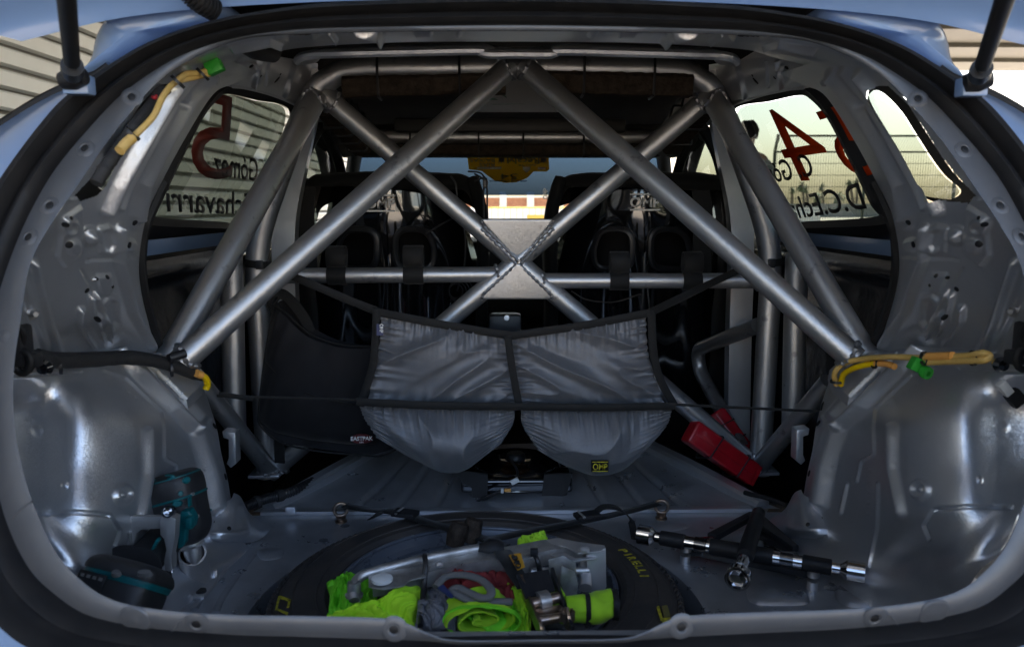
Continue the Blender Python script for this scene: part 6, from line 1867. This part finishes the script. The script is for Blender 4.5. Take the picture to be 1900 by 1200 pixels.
mk('arm_plate', prism([Wz(684, 1070, .506), Wz(720, 1060, .508), Wz(800, 1050, .509), Wz(790, 1072, .506), Wz(762, 1078, .505), Wz(750, 1088, .504), Wz(710, 1096, .503), Wz(684, 1090, .504)], (0, 0, .002)), M['steel'], jk, bevel=.0008)
def screw(x, y, z, r, mat='white', nm='pivot_bolt'):
    mk(nm, lathe([(0, .004), (r * .6, .004), (r, .002), (r, -.002)], 26, Matrix.Translation(Wz(x, y, z))), M[mat], jk, angle=30)
screw(709, 1074, .510, .014, 'white'); screw(815, 1047, .512, .006, 'alu'); screw(1084, 1018, .520, .008, 'alu')
mk('head_plate', prism([Wz(1008, 1004, .505), Wz(1035, 1000, .512), Wz(1075, 1008, .516), Wz(1122, 1014, .518), Wz(1124, 1022, .516), Wz(1108, 1026, .515), Wz(1072, 1028, .513), Wz(1050, 1016, .508), Wz(1012, 1012, .505)], (0, 0, .0025)), M['alu'], jk, bevel=.0008)
mk('head_plate', prism([Wz(1020, 1030, .505), Wz(1045, 1026, .507), Wz(1068, 1038, .506), Wz(1104, 1034, .506), Wz(1107, 1038, .505), Wz(1064, 1043, .504), Wz(1040, 1036, .504)], (0, 0, .0025)), M['alu'], jk, bevel=.0008)
# end box plates
def plate(pts, off, name, mat='alu'):
    return mk(name, prism([Wz(*p) for p in pts], off), M[mat], jk, bevel=.0008)
def vplate(l, Y, th, name, mat='alu'):
    return mk(name, prism([W(x, y, Y) for x, y in l], (0, th, 0)), M[mat], jk, bevel=.001)
yj = Wz(1070, 1095, .462).y
vplate([(1088, 1030), (1124, 1016), (1125, 1088), (1120, 1100), (1078, 1096), (1092, 1082)], yj + .01, .0025, 'end_plate')
vplate([(1018, 1038), (1045, 1030), (1068, 1044), (1070, 1070), (1060, 1086), (1040, 1096), (1020, 1086)], yj - .01, .0025, 'base_plate', 'steel')
vplate([(1042, 1050), (1066, 1060), (1073, 1084), (1068, 1122), (1060, 1132), (1046, 1110), (1040, 1080)], yj - .03, .0025, 'base_plate', 'steel')
mk('lead_screw', tube([Wz(985, 1060, .490), Wz(1092, 1058, .486)], .0055, 14, scale=None), M['steel'], jk)
mk('trunnion', tube([Wz(1084, 1040, .490), Wz(1086, 1090, .470)], .009, 18), M['alu'], jk)
mk('trunnion', tube([Wz(1046, 1040, .492), Wz(1048, 1062, .482)], .007, 18), M['alu'], jk)
mk('zip_tie', tube(fillet([Wz(788, 1030, .522), Wz(790, 1045, .520), Wz(786, 1090, .492), Wz(780, 1160, .474)], .01, 4), .0038, 8), M['plastic'], jk)
mk('zip_tie', tube(fillet([Wz(990, 1024, .515), Wz(998, 1040, .512), Wz(1002, 1062, .49)], .01, 4), .0038, 8), M['plastic'], jk)
mk('zip_tie_head', box(Wz(991, 1024, .518), (.011, .009, .010)), M['plastic'], jk, bevel=.0015)

# ============================================================ wheel brace pair in its bracket
def seg_bar(a, b, parts, t):
    a, b = Vector(a), Vector(b); d = (b - a)
    for (t0, t1, r0, r1, mat, nm) in parts:
        p, q = a + d * t0, a + d * t1
        L = (q - p).length
        mk(nm, lathe([(0, 0), (r0 * .93, 0), (r0, L * .03), ((r0 + r1) / 2, L * .5), (r1, L * .97), (r1 * .93, L), (0, L)], 28, axis(p, d)), M[mat], t, angle=28)
lb1 = thing('wheel_brace', 'long chrome wheel brace bar with black grips and a socket at each end', 'wheel brace', tuple(Wz(1395, 1020, .46)))
A_, B_ = Wz(1184, 990, .440), Wz(1606, 1063, .440)
def lim(p): return p
seg_bar(A_, B_, [(0, .062, .0165, .0165, 'chrome', 'socket'), (.062, .085, .0165, .009, 'chrome', 'socket'), (.085, .112, .009, .009, 'chrome', 'shaft'), (.108, .225, .0125, .0125, 'rubber', 'grip'), (.225, .272, .0105, .0105, 'chrome', 'shaft'),
                 (.27, .325, .0122, .0122, 'gloss', 'sleeve'), (.325, .345, .0105, .0105, 'chrome', 'shaft'), (.342, .62, .0135, .0135, 'rubber', 'grip'), (.62, .652, .0105, .0105, 'chrome', 'shaft'), (.65, .705, .0122, .0122, 'gloss', 'sleeve'),
                 (.705, .745, .0105, .0105, 'chrome', 'shaft'), (.745, .865, .0125, .0125, 'rubber', 'grip'), (.865, .90, .009, .009, 'chrome', 'shaft'), (.90, .925, .009, .0155, 'chrome', 'socket'), (.925, 1.0, .0155, .0155, 'chrome', 'socket')], lb1)
lb2 = thing('socket_wrench', 'short black gripped bar with chrome hex socket end crossing over the long brace', 'wheel brace', tuple(Wz(1385, 1010, .48)))
A2, B2 = Wz(1409, 948, .455), Wz(1363, 1090, .478)
seg_bar(A2, B2, [(0, .03, .008, .010, 'plastic', 'shaft'), (.03, .12, .0115, .0115, 'plastic', 'clip'), (.12, .66, .0125, .0132, 'rubber', 'grip'), (.66, .80, .0095, .0095, 'chrome', 'shaft'), (.80, .86, .010, .017, 'chrome', 'socket')], lb2)
d2 = (B2 - A2).normalized(); pS = A2 + (B2 - A2) * .86
hexr = .0125
mk('socket', lathe([(0.0165, 0), (.0178, .002), (.0178, .018), (.0165, .020), (.0142, .020), (.0138, .018)], 36, axis(pS, d2)), M['chrome'], lb2, angle=30)
mk('hex_bore', lathe([(.0142, .0195), (.0125, .017), (.0122, .006), (0, .004)], 6, axis(pS, d2)), M['chrome'], lb2, smooth=False)
bk = thing('brace_bracket', 'black triangular steel bracket bolted to the boot floor under the wheel brace', 'bracket', tuple(Wz(1395, 1020, .40)))
def flatbar(l, z, th, name, mat='plastic'):
    return mk(name, prism([Wz(x, y, z) for x, y in l], (0, 0, th)), M[mat], bk, bevel=.0015)
flatbar([(1262, 1016), (1275, 1006), (1300, 1012), (1520, 1054), (1526, 1064), (1515, 1072), (1490, 1072), (1290, 1032), (1268, 1028)], .402, .012, 'base_bar')
flatbar([(1312, 1000), (1388, 960), (1400, 958), (1410, 966), (1480, 1022), (1470, 1026), (1412, 985), (1390, 970), (1330, 1004)], .412, .012, 'arm')
flatbar([(1418, 966), (1482, 1022), (1466, 1030), (1408, 1000)], .404, .010, 'arm')
for (x, y) in ((1272, 1017), (1509, 1064)):
    c = Wz(x, y, .416)
    mk('bolt', lathe([(0, .003), (.004, .003), (.005, .006), (.009, .006), (.010, .0), (.010, -.004)], 22, Matrix.Translation(c)), M['steel'], bk, angle=30)
    mk('standoff', lathe([(.009, 0), (.009, .014), (0, .014)], 22, Matrix.Translation(Vector((c.x, c.y, ZF)))), M['alu'], bk)
for (x, y) in ((1314, 1008), (1470, 1036)):
    c = Wz(x, y, .425)
    mk('cradle', box(c + Vector((0, .004, -.008)), (.024, .022, .03)), M['gloss'], bk, bevel=.003)

# ============================================================ impact wrench in its holder
ho = thing('tool_holder', 'bare aluminium cup and angled arm bolted to the boot floor holding the impact wrench', 'tool holder', tuple(Wz(368, 1080, ZF)))
bc = Wz(366, 1082, ZF)
bpz = ZF + .006
mk('base_plate', prism([Wz(*p, bpz) for p in ((322, 1100), (330, 1106), (378, 1105), (425, 1048), (412, 1040), (372, 1044), (345, 1062))], (0, 0, -.006)), M['alu'], ho, bevel=.0015)
for (x, y) in ((333, 1096), (373, 1097), (414, 1046)):
    mk('bolt_head', lathe([(0, .003), (.008, .003), (.0085, 0)], 20, Matrix.Translation(Wz(x, y, bpz))), M['plastic'], ho, angle=30)
ct_ = Wz(357, 1026, .468)
cb_ = Vector((bc.x - .002, bc.y + .004, ZF + .006))
dcup = (ct_ - cb_); Lc = dcup.length
mk('cup', lathe([(.027, 0), (.0245, .006), (.0235, .02), (.0205, Lc), (.0175, Lc), (.0175, Lc - .02)], 40, axis(cb_, dcup)), M['alu'], ho, angle=40)
wb = [axis(cb_, dcup) @ Vector((.0285 * math.cos(k * .21), .0285 * math.sin(k * .21), .003)) for k in range(30)]
mk('weld_bead', tube(wb, .004, 8, closed=True, scale=[1 + .4 * math.sin(k * 2.1) for k in range(30)]), M['alu'], ho)
yh = ct_.y - .095
mk('arm', prism([W(x, y, yh) for x, y in ((214, 958), (306, 958), (308, 980), (262, 982), (252, 990), (248, 1008), (234, 1012), (228, 985), (216, 982))], (0, .008, 0)), M['alu'], ho, bevel=.0012)
mk('upright', prism([W(x, y, yh - .006) for x, y in ((296, 964), (308, 957), (326, 962), (324, 1000), (318, 1030), (320, 1056), (306, 1066), (304, 1040), (308, 1020), (304, 1000), (297, 992))], (0, .018, 0)), M['alu'], ho, bevel=.0015)
bh = W(313, 948, yh - .01)
mk('cap_screw', lathe([(0, .002), (.004, .0), (.006, .006), (.0085, .006), (.009, -.004), (0, -.004)], 24, axis(bh, (.1, -1, .3))), M['chrome'], ho, angle=30)
mk('rubber_stop', lathe([(0, .006), (.006, .006), (.008, 0), (.006, -.006), (0, -.006)], 20, axis(W(308, 1068, yh - .006), (0, -1, 0))), M['rubber'], ho)
mk('slot_pin', box(W(242, 998, yh - .002), (.004, .004, .018)), M['steel'], ho, bevel=.001)
iw = thing('impact_wrench', 'black and teal cordless impact wrench standing nose down in an aluminium holder', 'impact wrench', tuple(ct_))
ax0 = ct_ + Vector((0, 0, .004)); axd = (W(322, 890, ct_.y + .02) - ax0).normalized()
axm = axis(ax0, axd, (0, -1, 0))
def blob(secs, name, mat, par, m4, n=40, q=3.2, bump_=0):
    """sections (z, halfx, halfy, cx, cy) as superellipses"""
    v = []; f = []
    S = spline([list(s) for s in secs], len(secs) * 5)
    for s in S:
        for k in range(n):
            a = 2 * math.pi * k / n
            x = math.copysign(abs(math.cos(a)) ** (2 / q), math.cos(a)) * s[1] + s[3]
            y = math.copysign(abs(math.sin(a)) ** (2 / q), math.sin(a)) * s[2] + s[4]
            v.append(m4 @ Vector((x, y, s[0])))
    R = len(S)
    for i in range(R - 1):
        for k in range(n): f.append((i * n + k, i * n + (k + 1) % n, (i + 1) * n + (k + 1) % n, (i + 1) * n + k))
    f.append(tuple(range(n))); f.append(tuple(range((R - 1) * n, R * n)))
    return mk(name, (v, f), M[mat], par, angle=50)
Lw = (W(322, 880, ct_.y + .02) - ax0).length
body = blob([(.010, .016, .016, 0, 0), (.018, .026, .027, 0, 0), (.034, .034, .036, .0, 0), (.055, .037, .040, .002, 0), (Lw * .6, .039, .042, .003, 0), (Lw * .82, .042, .044, .003, 0), (Lw * .95, .040, .042, .003, 0), (Lw * 1.02, .030, .030, .003, 0), (Lw * 1.03, .012, .012, .003, 0)], 'motor_body', 'tool', iw, axm)
mk('anvil', lathe([(0, -.022), (.009, -.022), (.010, -.016), (.013, -.010), (.014, .010), (0, .012)], 28, axm), M['steel'], iw, angle=30)
mk('collar', lathe([(.015, .004), (.020, .008), (.021, .018), (.015, .022)], 28, axm), M['steel'], iw, angle=30)
def oval(z, hx, hy, r, mat, nm, cx=.003, q=3.2, sc=1.0, a0=0, a1=2 * math.pi, n=60):
    pts = []
    for k in range(n):
        a = a0 + (a1 - a0) * k / (n - 1)
        x = math.copysign(abs(math.cos(a)) ** (2 / q), math.cos(a)) * hx + cx
        y = math.copysign(abs(math.sin(a)) ** (2 / q), math.sin(a)) * hy
        pts.append(axm @ Vector((x, y, z)))
    return mk(nm, tube(pts, r, 8), M[mat], iw)
oval(Lw * .70, .0405, .0432, .0018, 'teal', 'teal_line', a0=-.2, a1=3.5)
oval(Lw * .70, .0405, .0432, .0018, 'teal', 'teal_line', a0=3.4, a1=6.4)
oval(Lw * .965, .0385, .0405, .0014, 'teal', 'teal_line')
oval(Lw * .42, .0385, .0415, .0016, 'teal', 'teal_line', a0=3.6, a1=5.8)
BB = BVHTree.FromPolygons([body.matrix_world @ v.co for v in body.data.vertices], [tuple(p.vertices) for p in body.data.polygons])
def sticker(px_, py_, rx, ry, mat, nm, rot=0, hgt=.002):
    h = on_surf(BB, px_, py_)
    if not h: return
    m = axis(h[0], h[1]) @ Matrix.Rotation(rot, 4, 'Z') @ Matrix.Diagonal((rx, ry, 1, 1))
    mk(nm, lathe([(0, hgt), (.8, hgt), (1, 0), (1, -.004)], 22, m), M[mat], iw, angle=40)
sticker(329, 934, .0075, .005, 'teal', 'teal_badge'); sticker(346, 890, .007, .0055, 'teal', 'teal_badge'); sticker(283, 892, .005, .005, 'teal', 'teal_badge')
sticker(335, 915, .004, .004, 'teal', 'teal_badge'); sticker(357, 916, .004, .003, 'steel', 'body_screw'); sticker(366, 957, .003, .003, 'steel', 'body_screw')
h3 = on_surf(BB, 314, 889)
if h3:
    q = h3[0] + h3[1] * .001
    ux = (W(324, 889, q.y) - W(304, 889, q.y)) ; uy = W(314, 882, q.y) - W(314, 894, q.y)
    text('3', 'torque_mark', M['teal'], iw, q - ux / 2 - uy / 2, q + ux / 2 - uy / 2, uy * 1.0 + Vector((0, .006, 0)), bold=.02)
sw0 = W(345, 975, ct_.y - .040)
mk('teal_switch', prism([W(x, y, ct_.y - .038) for x, y in ((334, 950), (350, 948), (360, 965), (357, 982), (346, 984), (343, 1008), (336, 1018), (327, 1018), (328, 975))], (0, .02, 0)), M['teal'], iw, bevel=.003, seg=3)
mk('trigger', box(W(352, 968, ct_.y - .043), (.011, .014, .018)), M['teal'], iw, bevel=.003)
mk('side_vent', box(W(352, 930, ct_.y - .030), (.003, .01, .014)), M['teal'], iw, bevel=.001)
hd0, hd1 = W(318, 985, ct_.y), W(246, 1062, ct_.y - .13)
hm = axis(hd0, hd1 - hd0, (0, -1, 0)); Lh = (hd1 - hd0).length
blob([(0, .030, .026, 0, 0), (Lh * .25, .026, .024, 0, 0), (Lh * .6, .024, .023, 0, 0), (Lh * .85, .028, .028, 0, 0), (Lh, .040, .040, 0, 0)], 'handle', 'tool', iw, hm, q=2.6)
mk('grip_inlay', prism([W(x, y, ct_.y - .105) for x, y in ((288, 1001), (294, 1004), (284, 1020), (276, 1042), (272, 1040), (273, 1024), (281, 1016))], (0, .012, 0)), M['teal'], iw, bevel=.002)
bt = W(238, 1078, ct_.y - .195)
bR = Matrix.Rotation(R_(-34), 3, 'X') @ Matrix.Rotation(R_(14), 3, 'Y')
bz = Matrix.Translation(bt) @ bR.to_4x4()
blob([(.026, .014, .014, 0, .01), (.024, .034, .032, 0, .003), (.018, .044, .043, 0, 0), (.010, .048, .047, 0, 0), (.004, .048, .047, 0, 0)], 'foot', 'tool', iw, bz, q=5)
blob([(.004, .0475, .0465, 0, 0), (.002, .048, .047, 0, 0), (-.004, .047, .046, 0, 0)], 'teal_band', 'teal', iw, bz, q=4)
blob([(-.002, .044, .044, 0, 0), (-.012, .045, .045, 0, 0), (-.040, .044, .044, 0, 0), (-.046, .040, .038, 0, 0)], 'battery', 'tool', iw, bz, q=5)
mk('battery_gauge', box(bz @ Vector((-.022, -.050, -.012)), (.036, .003, .022), bR), M['plastic'], iw, bevel=.001)
for k in range(4): mk('gauge_light', box(bz @ Vector((-.034 + .008 * k, -.0522, -.007)), (.0045, .001, .004), bR), M['greycloth'], iw, smooth=False)
for (x, y) in ((268, 1062), (215, 1062)):
    mk('foot_badge', lathe([(0, .002), (.8, .002), (1, -.004)], 20, Matrix.Translation(W(x, y, ct_.y - .245)) @ Matrix.Rotation(.4, 4, 'X') @ Matrix.Diagonal((.010 if x > 240 else .006, .0045, 1, 1))), M['greycloth'], iw)

# ============================================================ lettering on the rear door glass, windscreen plate
M['print_red2'] = film('red_vinyl_film', (.40, .07, .015), (1.0, .22, .06))
def gtext(s, pa, pb, pu, mat, par, bold=.012, sgn=1, name='window_lettering'):
    a = WP(*pa, WP0 if sgn > 0 else mx(WP0), WN if sgn > 0 else Vector((-WN.x, WN.y, WN.z)))
    b = WP(*pb, WP0 if sgn > 0 else mx(WP0), WN if sgn > 0 else Vector((-WN.x, WN.y, WN.z)))
    u = WP(*pu, WP0 if sgn > 0 else mx(WP0), WN if sgn > 0 else Vector((-WN.x, WN.y, WN.z)))
    a, b, u = [p + Vector((.006 * -sgn * -1, 0, 0)) for p in (a, b, u)]
    up = u - a
    return text(s, name, mat, par, a, b, up, bold=bold, depth=.0006)
gtext('C.Echavarri', (490, 399), (304, 392), (492, 362), M['print_black'], GLS[1])
gtext('C. Gómez', (500, 340), (392, 325), (502, 300), M['print_black'], GLS[1])
gtext('D.C.Echavarri', (1614, 386), (1424, 414), (1597, 337), M['print_black'], GLS[-1], sgn=-1)
gtext('C. Gómez', (1517, 325), (1404, 345), (1502, 282), M['print_black'], GLS[-1], sgn=-1)
gtext('5', (425, 332), (348, 330), (436, 172), M['print_red'], GLS[1], bold=-.002)
gtext('4', (1563, 332), (1480, 337), (1490, 176), M['print_red2'], GLS[-1], sgn=-1, bold=-.002)
gtext('5', (1640, 322), (1582, 328), (1560, 185), M['print_red2'], GLS[-1], sgn=-1, bold=-.002)
gtext('4', (344, 286), (300, 285), (350, 210), M['print_red'], GLS[1], bold=-.002)
# rally plate on the windscreen (seen upside down from inside)
def wsp(px_, py_):
    # intersect with windscreen slope plane, a little inside it
    p0 = ws(0, 0) + Vector((0, -.012, -.012)); p1 = ws(0, 1) + Vector((0, -.012, -.012))
    n = (p1 - p0).cross(Vector((1, 0, 0))).normalized()
    return WP(px_, py_, p0, n)
pts = [(867, 289), (1018, 287), (1019, 314), (1014, 318), (990, 318), (978, 330), (958, 338), (938, 339), (918, 335), (903, 324), (894, 317), (870, 314)]
M['plate'] = film('amber_rally_plate', (0.62, 0.27, 0.03), (1.0, .52, .05))
_nt = M['plate'].node_tree; _tr = _nt.nodes.new('ShaderNodeBsdfTransparent'); _tr.inputs[0].default_value = (.95, .58, .10, 1)
_mx = _nt.nodes.new('ShaderNodeMixShader'); _mx.inputs[0].default_value = .6
_o = [n for n in _nt.nodes if n.type == 'OUTPUT_MATERIAL'][0]; _s = _o.inputs[0].links[0].from_socket
_nt.links.new(_s, _mx.inputs[1]); _nt.links.new(_tr.outputs[0], _mx.inputs[2]); _nt.links.new(_mx.outputs[0], _o.inputs[0])
pl_ = mk('rally_plate', prism([wsp(x, y) for x, y in pts], (0, -.003, -.001)), M['plate'], car, smooth=False, label='amber rally number plate stuck to the windscreen')
def wtext(s, x0, x1, yb, yt, mat, bold=.01):
    off = Vector((0, -.006, -.003))
    text(s, 'plate_print', mat, pl_, wsp(x0, yb) + off, wsp(x1, yb) + off, wsp(x0, yt) - wsp(x0, yb), bold=bold, depth=.0006)
wtext('54', 960, 928, 321, 332, M['print_navy'], .0)
wtext('Recalvi', 1001, 940, 292, 303, M['print_navy'], .02)
wtext('RALLYE', 994, 962, 304, 306.5, M['print_navy'])
wtext('RÍAS', 918, 889, 301, 308, M['print_navy'])
wtext('BAIXAS', 918, 872, 293, 299.5, M['print_navy'])
wtext('GRAN PREMIO', 978, 908, 333, 336, M['print_navy'])
for (x, mt) in ((1003, 'print_navy'), (925, 'print_navy')):
    mk('plate_logo', prism([wsp(x, 293), wsp(x + 11, 293), wsp(x + 11, 303), wsp(x + 8, 298), wsp(x + 5.5, 303), wsp(x + 3, 298), wsp(x, 303)], (0, -.004, -.002)), M[mt], pl_, smooth=False)
mk('plate_strip', prism([wsp(885, 309.5), wsp(930, 309.5), wsp(930, 313), wsp(885, 313)], (0, -.004, -.002)), M['print_white'], pl_, smooth=False)
mk('plate_strip', prism([wsp(998, 310), wsp(1012, 310), wsp(1012, 313.5), wsp(998, 313.5)], (0, -.004, -.002)), M['print_white'], pl_, smooth=False)
mk('plate_crest', prism([wsp(970, 309), wsp(984, 309), wsp(984, 314), wsp(977, 320), wsp(970, 314)], (0, -.004, -.002)), M['print_white'], pl_, smooth=False)
